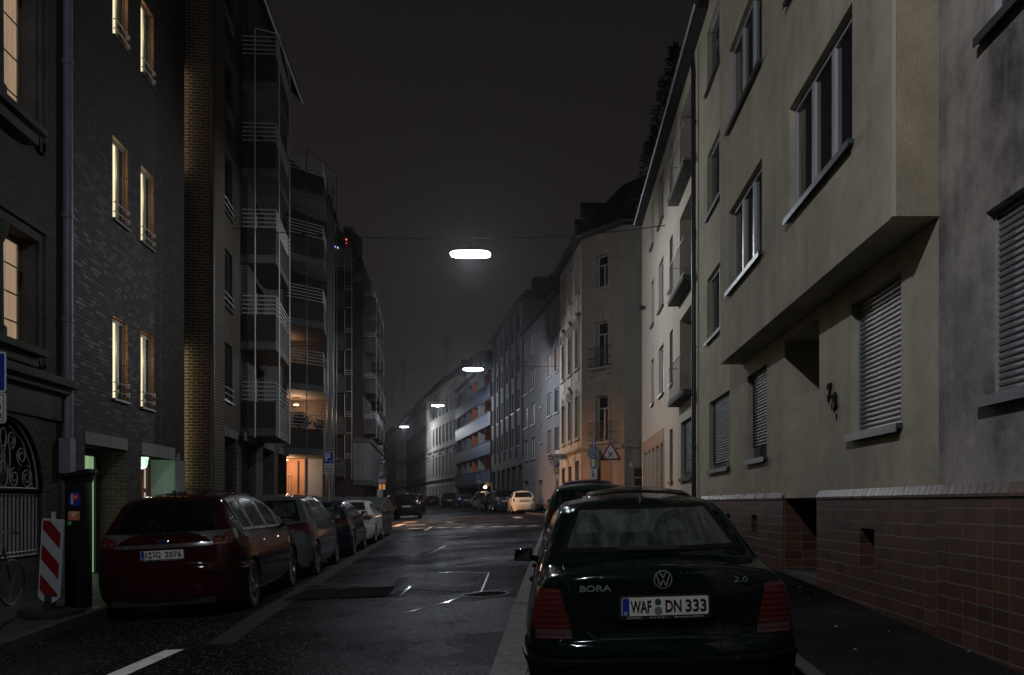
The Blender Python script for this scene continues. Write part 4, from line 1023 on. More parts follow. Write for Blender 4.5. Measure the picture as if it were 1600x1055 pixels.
P2 = [(-10.15,28.62),(-9.07,28.7),(-9.70,32.2),(-10.5,32.3)]
for k in range(5): poly_balcony(root2, inv2, P2, 2.41+2.78*k)
mb = MB()
for p in ((-9.70,28.58),(-9.04,28.95),(-9.62,32.0)): mb.tube([(p[0],p[1],2.1),(p[0],p[1],15.2)], .022, 6)
in_root(mb.build('tension_rod', M_RAIL, root2), inv2)
mb = MB(); mb.tube([(-9.70,28.58,15.2),(-9.04,28.95,15.2),(-9.62,32.0,15.2),(-10.4,32.2,15.2)], .022, 6); in_root(mb.build('top_rail', M_RAIL, root2), inv2)
mb = MB(); mb.add([(-10.1,28.9,17.7),(-9.9,28.9,17.25),(-11.1,38.2,17.25),(-11.6,38.2,17.8),(-12.5,38.2,20),(-12.5,28.9,20),(-9.75,28.9,17.1),(-10.93,38.2,17.1)], [(0,1,2,3),(1,6,7,2),(0,3,4,5)]); in_root(mb.build('roof', M_ROOF, root2), inv2)
mb = MB(); mb.tube([(-9.78,28.6,17.15),(-10.95,38.2,17.15)], .09, 8); in_root(mb.build('gutter', M_ZINC, root2), inv2)

# next brick house with the lit loggias
F = Fac('lit_loggia_house', (-10.95,42.5), (-14.6,42.5), 'brick apartment house with orange lit loggias behind the blue parking sign')
F.n = Vector((0,-1)); root3 = F.e; F3 = F
M_SALM = worn('salmon_plaster', (.50,.26,.15), rough=.7, var=.12, bump=.05); M_SALT = worn('salmon_base', (.40,.18,.11), rough=.7, var=.12)
M_GRYW = worn('grey_blue_plaster', (.24,.26,.29), rough=.7, var=.15)
lo3 = [(.75, 2.6, 2.45+2.78*k, 4.7+2.78*k, .25) for k in range(5)]
wall(F, 'wall', 0, F.L, F.base, 14.6, lo3, M_BR2, D=.5)
LOG = [lit('loggia_glow_dim', (1,.5,.25), .16), lit('loggia_glow', (1,.52,.28), .5)]
for k, o in enumerate(lo3): window(F, *o[:4], .25, cols=3, glass=LITC if k == 0 else M_GLASSW)
mb = MB(); mb.box(1.05, F.L, .003, .03, F.h(-.1), F.h(2.1)); mb.build('salmon_wall', M_SALM, F.e)
mb = MB(); mb.box(1.05, F.L, .003, .06, 0, F.h(-.101)); mb.box(1.62,F.L,.06,.16,F.h(-.1),F.h(-.02)); mb.build('salmon_base_wall', M_SALT, F.e)
mb = MB(); mb.box(.25, 1.045, .003, .04, 0, F.h(2.1)); mb.build('grey_entrance_wall', M_GRYW, F.e)
mb = MB(); mb.box(.5, .85, .041, .07, 0, F.h(.35)); mb.build('entrance_door', M_FRAMED, F.e)
mb = MB(); x = 1.72
while x < 3.6: mb.box(x, x+.03, .10, .13, F.h(.05), F.h(1.3)); x += .13
mb.box(1.7, 3.6, .09, .14, F.h(.0), F.h(.05)); mb.box(1.7,3.6,.09,.14,F.h(1.3),F.h(1.34)); mb.build('window_grille', plain('pale_grille', (.45,.35,.28), .5), F.e)
mb = MB(); mb.tube([(1.4,.08,F.h(2.0)),(1.4,.08,F.h(-.6))], .035, 8); mb.tube([(1.04,.1,F.h(2.1)),(1.04,.1,0)], .05, 8); mb.build('downpipe', M_ZINC, F.e)
inv3 = (Matrix.Translation(root3.location) @ Matrix.Rotation(F3.rz, 4, 'Z')).inverted()
P3 = [(-13.2,37.3),(-11.55,38.3),(-10.38,39.6),(-10.95,42.45)]
for k in range(5):
    poly_balcony(root3, inv3, P3+[(-13.2,42.45)], 2.38+2.80*k, th=.28) if False else poly_balcony(root3, inv3, P3, 2.38+2.80*k, th=.28)
    mb = MB(); mb.prism([(-13.2,37.3),(-10.95,42.45),(-13.2,42.45)], 2.38+2.8*k-.28, 2.38+2.8*k); in_root(mb.build('loggia_floor', worn('soffit_timber', (.12,.085,.06), var=.2), root3), inv3)
mb = MB()
for p in ((-10.95,38.9),(-10.42,42.0)): mb.tube([(p[0],p[1],2.0),(p[0],p[1],15.5)], .022, 6)
for p in ((-10.75,41.6),(-10.68,42.3)): mb.tube([(p[0],p[1],-1.0),(p[0],p[1],15)], .035, 6)
mb.tube([(-10.95,38.9,15.5),(-10.42,42.0,15.5)], .02, 6); in_root(mb.build('steel_post', M_ZINC, root3), inv3)
mb = MB(); mb.prism([(-11.0,42.6),(-11.5,46.0),(-20,46.0),(-20,42.6)], root3.location.z, 14.5); in_root(mb.build('street_wall', M_BR2, root3), inv3)
mb = MB(); mb.add([(-10.75,42,14.5),(-11.3,46.3,14.3),(-14,46.3,17.0),(-14,42,17.5)], [(0,1,2,3)]); in_root(mb.build('roof', M_ROOF, root3), inv3)
def wl_(root, inv, p, e, col, r=.08):
    ld = bpy.data.lights.new('balcony_light', 'POINT'); ld.energy = e; ld.color = col; ld.shadow_soft_size = r
    lo = bpy.data.objects.new('balcony_light', ld); COL.objects.link(lo); lo.parent = root; lo.location = inv @ Vector(p)
WARM = (1.0,.60,.36)
wl_(root3, inv3, (-12.6,41.3,1.75), 95, WARM, .15); wl_(root3, inv3, (-12.2,41.6,4.3), 110, WARM, .12); wl_(root3, inv3, (-12.5,41.9,7.2), 14, WARM, .12)
for z, pz in ((4.6,'a'),(2.02,'b')):
    mb = MB(); mb.lathe([(.02,-.06),(.12,-.04),(.13,0),(.05,.03)], 12, Matrix.Translation((-12.2 if z > 3 else -12.6, 41.6 if z > 3 else 41.3, z))); in_root(mb.build('ceiling_lamp', plain('warm_lamp_glass', (.9,.7,.5), .4, emit=(1,.6,.32), es=1.5), root3), inv3)
for k, (a, b) in enumerate([((-11.75,40.2),(-11.6,40.5))]):
    mb = MB(); mb.prism([(-12.2,40.6),(-11.55,40.6),(-11.55,40.66),(-12.2,40.66)], 3.2, 4.15); in_root(mb.build('cloth_screen', plain('peach_cloth', (.55,.30,.2), .8), root3), inv3)
M_LEAF = worn('dark_leaves', (.03,.045,.02), rough=.6, var=.4, bump=0)
def bushy(x, y, z, r, h, label, n=160, group=None, cat='potted plant', name='potted_plant', leaf=.09, pot=True):
    e = empty(name, (x, y, z), 0, label, cat, group); rnd = random.Random(int(abs(x)*77+y*13)); mb = MB()
    for i in range(n):
        d = Vector((rnd.gauss(0,1), rnd.gauss(0,1), rnd.gauss(0,1))).normalized()*rnd.random()**.4
        c = Vector((d.x*r, d.y*r, h*.62+d.z*h*.4)); u = Vector((rnd.uniform(-1,1), rnd.uniform(-1,1), rnd.uniform(-.4,.8))).normalized()*leaf
        v = u.cross(Vector((rnd.uniform(-1,1), rnd.uniform(-1,1), 1))).normalized()*leaf*.45
        mb.add([c-u, c-v, c+u, c+v], [(0,1,2,3)])
    mb.build('leaves', M_LEAF, e)
    if pot:
        mb = MB(); mb.lathe([(r*.35,0),(r*.5,h*.28),(r*.55,h*.28),(r*.55,h*.25)], 14); mb.build('pot', MATS['terracotta'], e, smooth=True)
        mb = MB(); mb.tube([(0,0,h*.2),(.02,0,h*.6)], .02, 5); mb.build('stem', MATS['bark'], e)
    return e
bushy(-11.45,39.9,3.24,.42,.75,'leafy plant in a pot on the orange lit balcony parapet', n=260)
bushy(-10.95,40.9,3.24,.3,.6,'small dark pot plant at the right end of the lit balcony parapet')

# concrete loggia tower on the far corner of the side street
F = Fac('loggia_tower', (-13.2,60.3), (-15.9,60.0), 'tall corner block with concrete loggias, white window frames and a garage door')
root4 = F.e; F4 = F
inv4 = (Matrix.Translation(root4.location) @ Matrix.Rotation(F4.rz, 4, 'Z')).inverted()
def s4(px): return F.s_(px)
M_LC = worn('loggia_concrete', (.085,.085,.08), rough=.85, var=.5, scale=1.2, bump=.2)
zb = [3.05+2.80*k for k in range(5)]
ops = [(s4(548), s4(516), z-.1, z+1.55, .7) for z in zb]+[(s4(548), s4(517), F.base-.1, 1.35, .5)]
wall(F, 'wall', 0, F.L, F.base, 16.3, ops, bricks('dark_tower_brick', (.018,.013,.012), (.036,.025,.021), (.03,.027,.024), rough=.8), D=6)
for k, z in enumerate(zb):
    a, b = s4(548), s4(516)
    window(F, a+.06, b-.02, z-.05, z+1.5, .3, cols=2, transom=.42, glass=LOG[0] if k == 0 else M_GLASSW)
    mb = MB(); mb.box(a+.30, b+.05, .003, .55, F.h(z-1.15), F.h(z-.12)); mb.box(a+.25,b+.1,.0035,.60,F.h(z-1.28),F.h(z-1.151)); mb.build('balcony_parapet', M_LC, F.e, bevel=.01)
    mb = MB()
    for j in range(3): mb.tube([(a+.30,.5,F.h(z-.05+.14*j)),(a-.12,.48,F.h(z-.05+.14*j)),(a-.12,.05,F.h(z-.05+.14*j))], .02, 5)
    mb.tube([(a-.1,.5,F.h(z+1.62)),(b,.5,F.h(z+1.62))], .025, 5); mb.build('railing', M_RAIL, F.e)
    mb = MB(); mb.box(a+.5, b-.15, .56, .72, F.h(z-.2), F.h(z-.02)); mb.build('flower_box', M_LC, F.e)
mb = MB()
for px in (515,540,551): x = s4(px); mb.tube([(x,.52,F.h(1.6)),(x,.52,F.h(16.4))], .025, 6)
mb.build('steel_post', M_RAIL, F.e)
mb = MB(); a = s4(548); x = a
while x < s4(517)-.1: mb.box(x, x+.075, -.48, -.44, 0, F.h(1.3)); x += .10
mb.box(a, s4(517), -.49, -.481, 0, F.h(1.33)); mb.build('garage_door', worn('ribbed_garage_door', (.20,.19,.17), var=.2), F.e)
mb = MB(); mb.box(.0, s4(552), .003, .03, F.h(1.55), F.h(4.05)); mb.build('pale_cladding', worn('pale_cladding', (.15,.15,.155), var=.12, bump=.02), F.e)
mb = MB(); x = s4(560); mb.box(x-.015, x+.015, .031, .04, F.h(1.55), F.h(4.05)); mb.build('cladding_joint', M_BLACK, F.e)
mb = MB(); mb.box(-.03, s4(552), .003, .10, F.h(4.06), F.h(4.42)); mb.box(-.03, s4(552), .003, .10, F.h(1.2), F.h(1.54)); mb.box(-.03, s4(553), .003, .08, F.h(14.9), F.h(15.5)); mb.build('concrete_band', M_LC, F.e)
# roof terrace screen, plants and fairy lights
mb = MB(); x = s4(551)
while x < s4(517): mb.box(x, x+.13, .30, .33, F.h(15.75), F.h(17.1)); x += .15
mb.build('terrace_screen', worn('timber_screen', (.17,.14,.11), var=.3), F.e)
mb = MB(); mb.box(s4(553), F.L+.1, -2, .5, F.h(15.55), F.h(15.74)); mb.build('terrace_floor', M_LC, F.e)
mb = MB(); mb.add([(-13.1,60.2,16.3),(-15.6,77,16.3),(-18,77,19),(-15.2,61.6,19.2),(-15.2,60.6,17.5)], [(0,1,2,3,4)]); mb.box(-15.2,-13.7,60.8,62.5,16.3,18.4); in_root(mb.build('roof', M_ROOF, root4), inv4)
# street side of the tower
F = Fac('tmp', (-15.6,77.0), (-13.2,60.35), 'x'); bpy.data.objects.remove(F.e); F.e = None; F.base = root4.location.z; F.root = root4
F.M = inv4 @ Matrix.Translation((F.A.x, F.A.y, root4.location.z)) @ Matrix.Rotation(F.rz, 4, 'Z')
build_in(F)
so = [(F.L-3.2-i*4.6, F.L-1.4-i*4.6, 5.6+2.8*k, 7.1+2.8*k, .2) for k in range(4) for i in range(3)]
wall(F, 'side_wall', 0, F.L, F.base, 16.3, so, MATS['dark_tower_brick'], D=3)
for o in so: farwin(F, [FRF, GLF, SLF], *o[:4], dep=.2)
mb = MB(); mb.box(0, F.L, .003, .5, F.h(1.55), F.h(4.05)); mb.build('pale_cladding', MATS['pale_cladding'], None)
mb = MB()
for i in range(9): x = F.L-.6-i*1.8; mb.box(x-.02, x+.02, .501, .51, F.h(1.55), F.h(4.05))
mb.build('cladding_joint', M_BLACK, None)
mb = MB(); mb.box(0, F.L, .003, .6, F.h(4.06), F.h(4.35)); mb.box(0, F.L, .003, .6, F.h(1.2), F.h(1.54)); mb.build('concrete_band', M_LC, None)
for k in range(4):
    for i in range(3):
        z = 4.75+2.8*k; x0, x1 = F.L-3.6-i*4.6-.5, F.L-1.0-i*4.6
        mb = MB(); mb.box(x0, x1, .003, .8, F.h(z), F.h(z+1.0)); b_ = mb.build('balcony', M_LC, None, bevel=.02)
        mb = MB()
        for j in range(3): mb.tube([(x0,.76,F.h(z+1.1+.12*j)),(x1,.76,F.h(z+1.1+.12*j)),(x1,.05,F.h(z+1.1+.12*j))], .02, 5)
        mb.tube([(x1-.1,.83,F.h(z-.3)),(x1-.1,.83,F.h(z+2.5))], .02, 5); mb.build('railing', M_RAIL, b_)
build_out()
for i, (px, z, col, es) in enumerate([(510,17.42,(.25,.35,1),3),(514,17.5,(.3,.45,1),4),(520,17.65,(.5,.7,1),3),(523,17.42,(.45,.3,1),5),(527.5,17.35,(.4,.5,1),3),(541,17.9,(1,.12,.08),7),(541.8,17.65,(1,.1,.08),4)]):
    x = (px-CX)/FPX*59.6; e = MB(); e.lathe([(.01,-.055),(.05,-.03),(.05,.03),(.01,.06)], 8, Matrix.Translation((0,0,0)))
    o = e.build('fairy_light', plain('fairy_'+str(i), (.3,.3,.4), .4, emit=col, es=es*.5), None); o.location = (x, 59.62, z-.3)
    tag(o, ['blue fairy light at the far left of the roof terrace','second blue fairy light from the left on the roof terrace','pale blue fairy light standing highest among the blue ones','violet fairy light in the middle of the terrace string','small blue fairy light nearest the red ones','upper red fairy light on the roof terrace','lower red fairy light on the roof terrace'][i], 'fairy light', 'coloured lights on the roof terrace')
bushy(-14.05,59.8,17.0,.5,1.6,'tall dark bush behind the red lights on the roof terrace', n=260, leaf=.14)
bushy(-15.3,60.1,16.9,.7,1.3,'dark bush behind the blue lights on the roof terrace', n=260, leaf=.14)
# small pale building and hotel sign beyond
F = Fac('pale_corner_building', (-19.6,100.0), (-16.6,78.0), 'pale narrow building beyond the loggia tower carrying an upright lettered sign')
wo = [(s, s+1.0, z, z+1.5, .15) for s in (3,7,11,15,19) for z in (.2,3.2,6.0)]
wall(F, 'wall', 0, F.L, F.base, 9.2, wo, worn('pale_far_render', (.40,.42,.46), var=.12), D=6)
for o in wo: farwin(F, [FRF, GLF, SLF], *o[:4])
roof(F, 0, F.L, 9.2, rise=1.2)
F = Fac('dark_row_house', (-26.5,135.0), (-19.6,100.0), 'dark row house closing the left side of the far bend')
wo = [(s, s+1.0, z, z+1.6, .15) for s in range(3,33,4) for z in (.2,3.4,6.6,9.8)]
wall(F, 'wall', 0, F.L, F.base, 12.2, wo, M_DSTU, D=8)
for o in wo: farwin(F, [FRF, GLF, SLF], *o[:4])
roof(F, 0, F.L, 12.2)

# ---------- street lighting ----------------------------------------------------
M_DIFF = plain('lamp_diffuser', (.9,.9,.9), .4, emit=(.86,.92,1.0), es=LAMP_E)
def street_lamp(x, y, z, label, first=[None]):
    if first[0] is None:
        e = empty('street_lamp', (0,0,0)); mb = MB(); pr = []
        n = 28
        def oval(a, b, z_): return [(a*math.copysign(abs(math.cos(6.283*i/n))**.5, math.cos(6.283*i/n)), b*math.copysign(abs(math.sin(6.283*i/n))**.5, math.sin(6.283*i/n)), z_) for i in range(n)]
        rings = [oval(.56,.24,.0), oval(.62,.30,-.05), oval(.60,.28,-.10), oval(.30,.12,-.14)]
        vs = [p for r_ in rings for p in r_]; fs = [(i*n+k, i*n+(k+1)%n, (i+1)*n+(k+1)%n, (i+1)*n+k) for i in range(3) for k in range(n)]; fs.append(tuple(3*n+k for k in range(n)))
        mb.add(vs, fs); mb.build('diffuser', M_DIFF, e, smooth=True)
        mb = MB(); rings = [oval(.55,.23,.001), oval(.50,.20,.05), oval(.35,.15,.10), oval(.12,.06,.13)]
        vs = [p for r_ in rings for p in r_]; mb.add(vs, fs[:-1]+[tuple(range(n))[::-1], fs[-1]]); mb.build('housing', M_IRON, e, smooth=True)
        mb = MB(); mb.tube([(0,0,.16),(0,0,.42)], .025, 6); mb.box(-.05,.05,-.04,.04,.38,.46); mb.build('hanger', M_IRON, e)
        first[0] = e
    else: e = copy_tree(first[0])
    e.location = (x, y, z); return tag(e, label, 'street lamp', 'lamps hung on wires over the street')
LAMP_ES = []
def cable(p, m, q, label):
    e = MB(); p = Vector(p); m = Vector(m); q = Vector(q); pts = []
    for a, b, s_ in ((p, m, .12), (m, q, .12)):
        for i in range(9): t = i/9; v = a.lerp(b, t); v.z -= s_*4*t*(1-t); pts.append(v)
    pts.append(q); e.tube([v-m for v in pts], .014, 5); o = e.build('suspension_wire', M_BLACK); o.location = m
    tag(o, label, 'wire', 'wires carrying the street lamps')
LP = [(-2.70,27.5,7.72),(-5.13,54.0,8.14),(-11.86,88.0,9.66),(-21.7,126.0,10.8)]
LK_ = [1.0,.42,.5,.9]
lb = ['largest and nearest white street lamp hanging over the middle of the street','second nearest white street lamp, in front of the blue balcony block','third white street lamp, in front of the pale stucco house','farthest and smallest white street lamp, above the parked cars']
def bulb(x, y, z, k=1.0):
    ld = bpy.data.lights.new('lamp_light', 'POINT'); ld.energy = LAMP_W*k; ld.color = (.90,.94,1.0); ld.shadow_soft_size = .11
    lo = bpy.data.objects.new('lamp_light', ld); COL.objects.link(lo); return lo
for i, (x, y, z) in enumerate(LP):
    e = street_lamp(x, y, z, lb[i]); lo = bulb(x, y, z, LK_[i]); lo.parent = e; lo.location = (0,0,-.26)
ends = [((-10.1,27.6,8.5),(3.3,27.5,8.55)),((-13.0,60.2,8.9),(-.0,52.9,8.1)),((-17.6,88,10.6),(-7.2,88,10.5)),((-25,126,11.7),(-17.6,126,11.7))]
lb = ['wire carrying the nearest street lamp','wire carrying the second street lamp','wire carrying the third street lamp','wire carrying the farthest street lamp']
for (x, y, z), (a, b), l_ in zip(LP, ends, lb): cable(a, (x, y, z+.44), b, l_)
# the next lamp of the row hangs behind the viewer
e = street_lamp(-2.4, BACK_Y, 7.6, 'white street lamp of the row hanging behind the viewer'); lo = bulb(0,0,0,BACK_K); lo.parent = e; lo.location = (0,0,-.26)
cable((-9.0,BACK_Y,8.4), (-2.4,BACK_Y,8.04), (3.3,BACK_Y,8.4), 'wire carrying the street lamp behind the viewer')
# sodium lantern on the side street wall
se = empty('wall_lantern', (-14.6,50.5,5.2), 0, 'orange sodium lantern on a post in the left side street', 'street lamp')
mb = MB(); mb.tube([(-.6,0,-6.4),(-.6,0,.25),(-.3,0,.42),(0,0,.35)], [.07,.06,.04,.03], 10); mb.build('post', M_IRON, se, smooth=True)
mb = MB(); mb.lathe([(.02,.32),(.26,.16),(.29,-.04),(.28,-.04),(.25,.15),(.02,.30)], 20, close=True); mb.build('lamp_shade', M_IRON, se, smooth=True)
mb = MB(); mb.lathe([(.20,.15),(.18,.10),(.08,.07),(.01,.065)], 20); mb.build('bowl', plain('sodium_bowl', (.9,.6,.3), .4, emit=(1,.45,.15), es=5), se, smooth=True)
ld = bpy.data.lights.new('sodium_light', 'SPOT'); ld.energy = SODIUM; ld.color = (1.0,.47,.20); ld.spot_size = R(128); ld.spot_blend = .45; ld.shadow_soft_size = .05
lo = bpy.data.objects.new('sodium_light', ld); COL.objects.link(lo); lo.parent = se; lo.location = (0,0,.0); lo.rotation_euler = Vector((.86,-.36,-.28)).to_track_quat('-Z','Y').to_euler()
# ------------------------------------------------------------------ signs and street furniture
M_SBLUE = plain('sign_blue', (.010,.025,.22), .35); M_SWHITE = plain('sign_white', (.40,.41,.42), .35)
M_SRED = plain('sign_red', (.17,.010,.012), .35); M_SBLK = plain('sign_black', (.01,.01,.01), .4); M_SBACK = worn('sign_back_grey', (.16,.19,.19), rough=.5, metal=.3, bump=.02)
def plate_(mb, x0, x1, z0, z1, y=0, t=.006, mi=0, r=.02):
    pts = []
    for (cx, cz, a0) in ((x1-r,z1-r,0),(x0+r,z1-r,90),(x0+r,z0+r,180),(x1-r,z0+r,270)):
        for k in range(4): a = R(a0+30*k); pts.append((cx+r*math.cos(a), cz+r*math.sin(a)))
    n = len(pts)
    mb.add([(p[0],y,p[1]) for p in pts]+[(p[0],y+t,p[1]) for p in pts], [tuple(range(n-1,-1,-1)), tuple(range(n,2*n))]+[(i,(i+1)%n,(i+1)%n+n,i+n) for i in range(n)], mi)
def disc(mb, cx, cz, r, y=0, t=.006, mi=0, seg=28, tri=False):
    pts = [(cx+r*math.cos(2*math.pi*k/seg+(math.pi/2 if tri else 0)), cz+r*math.sin(2*math.pi*k/seg+(math.pi/2 if tri else 0))) for k in range(seg)]; n = seg
    mb.add([(p[0],y,p[1]) for p in pts]+[(p[0],y+t,p[1]) for p in pts], [tuple(range(n)), tuple(range(2*n-1,n-1,-1))]+[(i,i+n,(i+1)%n+n,(i+1)%n) for i in range(n)], mi)
def arrow(mb, cx, cz, L, h, y, left=True, mi=0):
    s = -1 if left else 1
    mb.box(cx-L/2, cx+L/2, y-.002, y, cz-h*.13, cz+h*.13, mi)
    p = [(cx+s*L*.5,cz),(cx+s*L*.18,cz+h*.5),(cx+s*L*.02,cz+h*.5),(cx+s*L*.30,cz),(cx+s*L*.02,cz-h*.5),(cx+s*L*.18,cz-h*.5)]
    mb.add([(a,y-.003,b) for a,b in p]+[(a,y-.0005,b) for a,b in p], [(0,1,2,3),(0,3,4,5),(9,8,7,6),(11,10,9,6),(0,6,7,1),(1,7,8,2),(3,9,10,4),(5,11,6,0)], mi)
def post(e, h, x=0, y=.03, r=.03):
    mb = MB(); mb.tube([(x,y,0),(x,y,h)], r, 12); return mb.build('post', M_GALV, e, smooth=True)
def p_sign(e, cx, z0, z1, w, arr=True, sub=None, zs=None, psize=.9, subcol=None):
    mb = MB(); plate_(mb, cx-w/2, cx+w/2, z0, z1, 0, .008, r=.03); pl = mb.build('sign_plate', M_SWHITE, e)
    mb = MB(); plate_(mb, cx-w/2+.018, cx+w/2-.018, z0+.018, z1-.018, -.003, .0025, r=.02); mb.build('blue_field', M_SBLUE, pl)
    mb = MB(); h = z1-z0; add_text(mb, 'P', h*psize, cx-w*.06, -.006, z0+h*.53, ext=.001, bold=.012)
    if arr: arrow(mb, cx+w*.22, z0+h*.22, w*.2, h*.16, -.005)
    mb.build('lettering', M_SWHITE, pl)
    if sub:
        mb = MB(); plate_(mb, cx-w/2, cx+w/2, zs, z0-.008, 0, .008, r=.025); s_ = mb.build('supplementary_plate', subcol or M_SWHITE, e)
        mb = MB(); n = len(sub); hh = (z0-zs)
        for i, t in enumerate(sub):
            if t: add_text(mb, t, hh*.25, cx, -.004, z0-hh*(i+.7)/(n+.4), ext=.001, bold=.002, width=min(w*.84, hh*.17*len(t)))
        if mb.v: mb.build('lettering', M_SBLK, s_)
def at(px, Y): return (px-CX)/FPX*Y
# left edge parking sign (only its right rim is in the photo)
x = at(12, 10)-.21; g = gz(x, 10)+.12
e = empty('parking_sign', (x,10,g), R(-8), 'blue parking sign cut by the left edge of the view with a white plate below', 'traffic sign')
post(e, 1.72-g); o_ = -g
p_sign(e, 0, 1.24+o_, 1.69+o_, .42, arr=False, sub=None)
mb = MB(); plate_(mb, -.21, .21, .89+o_, 1.232+o_, 0, .008, r=.03); s_ = mb.build('supplementary_plate', M_SWHITE, e)
mb = MB()
for (a,b,c,d) in ((-.185,.185,1.205,1.213),(-.185,.185,.912,.920),(.177,.185,.92,1.205),(-.185,-.177,.92,1.205)): mb.box(a,b,-.003,-.001,c+o_,d+o_)
add_text(mb, 'n', .12, .125, -.003, 1.08+o_, bold=.002); add_text(mb, 'h', .12, .135, -.003, .99+o_, bold=.002); mb.build('lettering', M_SBLK, s_)
# blue parking sign beside the lit loggias
x = at(513.5, 32); g = gz(x, 32)+.12
e = empty('parking_sign', (x,32,g), R(-6), 'blue parking sign with white ticket plate in front of the lit loggia house', 'traffic sign')
post(e, 1.80-g); p_sign(e, 0, 1.40-g, 1.84-g, .37, sub=['nur mit','Parkschein','werktags'], zs=1.04-g)
# signs on the far side of the left corner
x = at(597, 44); g = gz(x, 44)
e = empty('parking_sign', (x,44,g), 0, 'far left corner post with one-way arrow, parking sign and amber reflectors', 'traffic sign')
post(e, 2.3-g); p_sign(e, 0, 1.18-g, 1.60-g, .36, sub=['','',''], zs=.98-g)
mb = MB(); plate_(mb, -.20, .20, 1.92-g, 2.16-g, 0, .008); a_ = mb.build('one_way_plate', M_SBLUE, e)
mb = MB(); arrow(mb, 0, 2.04-g, .34, .20, -.002, left=False); mb.build('arrow', M_SWHITE, a_)
mb = MB(); disc(mb, 0, 1.76-g, .13, 0, .01); mb.build('round_plate', M_SBACK, e)
mb = MB()
for sx_ in (-.09, .10): mb.lathe([(.055,-.12),(.06,-.05),(.06,.1),(.03,.15)], 12, Matrix.Translation((sx_,-.03,.78-g)))
mb.build('amber_reflector', plain('amber_lens', (.5,.2,.05), .3, emit=(1,.45,.15), es=.35), e, smooth=True)  # reflectors given a weak glow of their own in place of reflected light
# post with the church direction sign
x = at(868, 50); g = gz(x, 50)+.1
e = empty('direction_sign', (x,50,g), 0, 'sign post with grey church direction board and parking sign by the corner house', 'traffic sign')
post(e, 2.8-g); p_sign(e, .06, 1.97-g, 2.40-g, .33, sub=['nur mit','Schein'], zs=1.60-g, subcol=plain('sign_cream', (.6,.5,.4), .4))
mb = MB(); plate_(mb, -.06, 1.03, 2.43-g, 2.75-g, -.03, .02); b_ = mb.build('direction_board', worn('grey_blue_board', (.30,.36,.38), rough=.4, var=.1, bump=.01), e)
mb = MB(); arrow(mb, .10, 2.59-g, .15, .15, -.034); add_text(mb, 'St. Marien', .17, .68, -.036, 2.59-g, bold=.004, width=.56)
mb.box(.30,.318,-.036,-.033,2.52-g,2.68-g); mb.box(.27,.348,-.036,-.033,2.61-g,2.63-g); mb.box(.28,.34,-.035,-.033,2.50-g,2.54-g); mb.build('lettering', M_SBLK, b_)
mb = MB(); plate_(mb, -.40, -.07, 2.40-g, 2.66-g, .0, .01); b_ = mb.build('one_way_plate', M_SBLUE, e)
mb = MB(); arrow(mb, -.24, 2.53-g, .26, .17, -.002); mb.build('arrow', plain('sign_cream', (.6,.5,.4), .4), b_)
mb = MB(); plate_(mb, -.34, -.10, 2.13-g, 2.38-g, 0, .008); mb.build('small_plate', MATS['sign_cream'], e)
mb = MB(); mb.box(.0,.22,-.08,.08,2.76-g,2.95-g); mb.build('light_box', plain('light_box', (.5,.5,.5), .4, emit=(.9,.95,1), es=.25), e)
# post with backs of round signs and the street name
x = at(926.5, 36); g = gz(x, 36)+.1
e = empty('street_name_sign', (x,36,g), 0, 'right corner post with dark backs of round signs and a narrow street name board', 'traffic sign')
post(e, 2.5-g, y=.0)
mb = MB(); disc(mb, .07, 2.02-g, .30, .04, .012); disc(mb, .10, 1.60-g, .235, .05, .012); mb.box(-.21,-.0,.03,.045,1.94-g,2.05-g); mb.build('sign_back', M_SBACK, e)
mb = MB(); mb.box(-.07,.07,-.62,-.585,1.75-g,2.51-g); mb.box(-.015,.015,-.6,0,2.0-g,2.03-g); mb.box(-.015,.015,-.6,0,2.3-g,2.33-g); n_ = mb.build('name_board', plain('blue_board', (.05,.06,.16), .4), e)
mb = MB()
for i in range(7): add_text(mb, 'aGnhure'[i], .10, 0, -.623, 2.44-g-i*.10, bold=.002)
mb.v = [(v[0], v[1], v[2]) for v in mb.v]; mb.build('lettering', MATS['sign_cream'], n_)
mb = MB(); mb.box(-.07,.05,-.59,-.57,1.44-g,1.74-g); mb.build('yellow_plate', plain('pale_yellow', (.42,.38,.26), .5), e)
mb = MB(); plate_(mb, -.13, .17, .97-g, 1.38-g, -.03, .01); w_ = mb.build('white_plate', M_SWHITE, e)
mb = MB(); add_text(mb, 'P', .13, -.01, -.034, 1.28-g, bold=.006); arrow(mb, .05, 1.06-g, .14, .10, -.033); mb.box(-.03,.03,-.035,-.031,1.10-g,1.20-g); mb.box(-.09,.13,-.035,-.031,1.19-g,1.205-g); mb.build('lettering', M_SBLK, w_)
# crossing priority triangle
x = at(954, 36.6); g = gz(x, 36.6)+.1; c_ = (HY-709)/FPX*36.6-g
e = empty('priority_triangle', (x,36.6,g), 0, 'red bordered triangle sign with black diagonal cross at the right corner', 'traffic sign')
post(e, c_-.3)
def tri(mb, r, y, t, mi=0, cz=0):
    P = []
    for k in range(3):
        a = math.pi/2+k*2.0944; cx, cy = (r-.07)*math.cos(a), (r-.07)*math.sin(a)
        for j in (-1,0,1): P.append((cx+.035*math.cos(a+j*.9), cy+.035*math.sin(a+j*.9)+cz))
    n = 9; mb.add([(p[0],y,p[1]) for p in P]+[(p[0],y+t,p[1]) for p in P], [tuple(range(n)), tuple(range(2*n-1,n-1,-1))]+[(i,i+n,(i+1)%n+n,(i+1)%n) for i in range(n)], mi)
mb = MB(); tri(mb, .57, 0, .01, cz=c_); t_ = mb.build('sign_plate', M_SWHITE, e)
mb = MB(); tri(mb, .55, -.003, .0025, cz=c_); mb.build('red_border', M_SRED, t_)
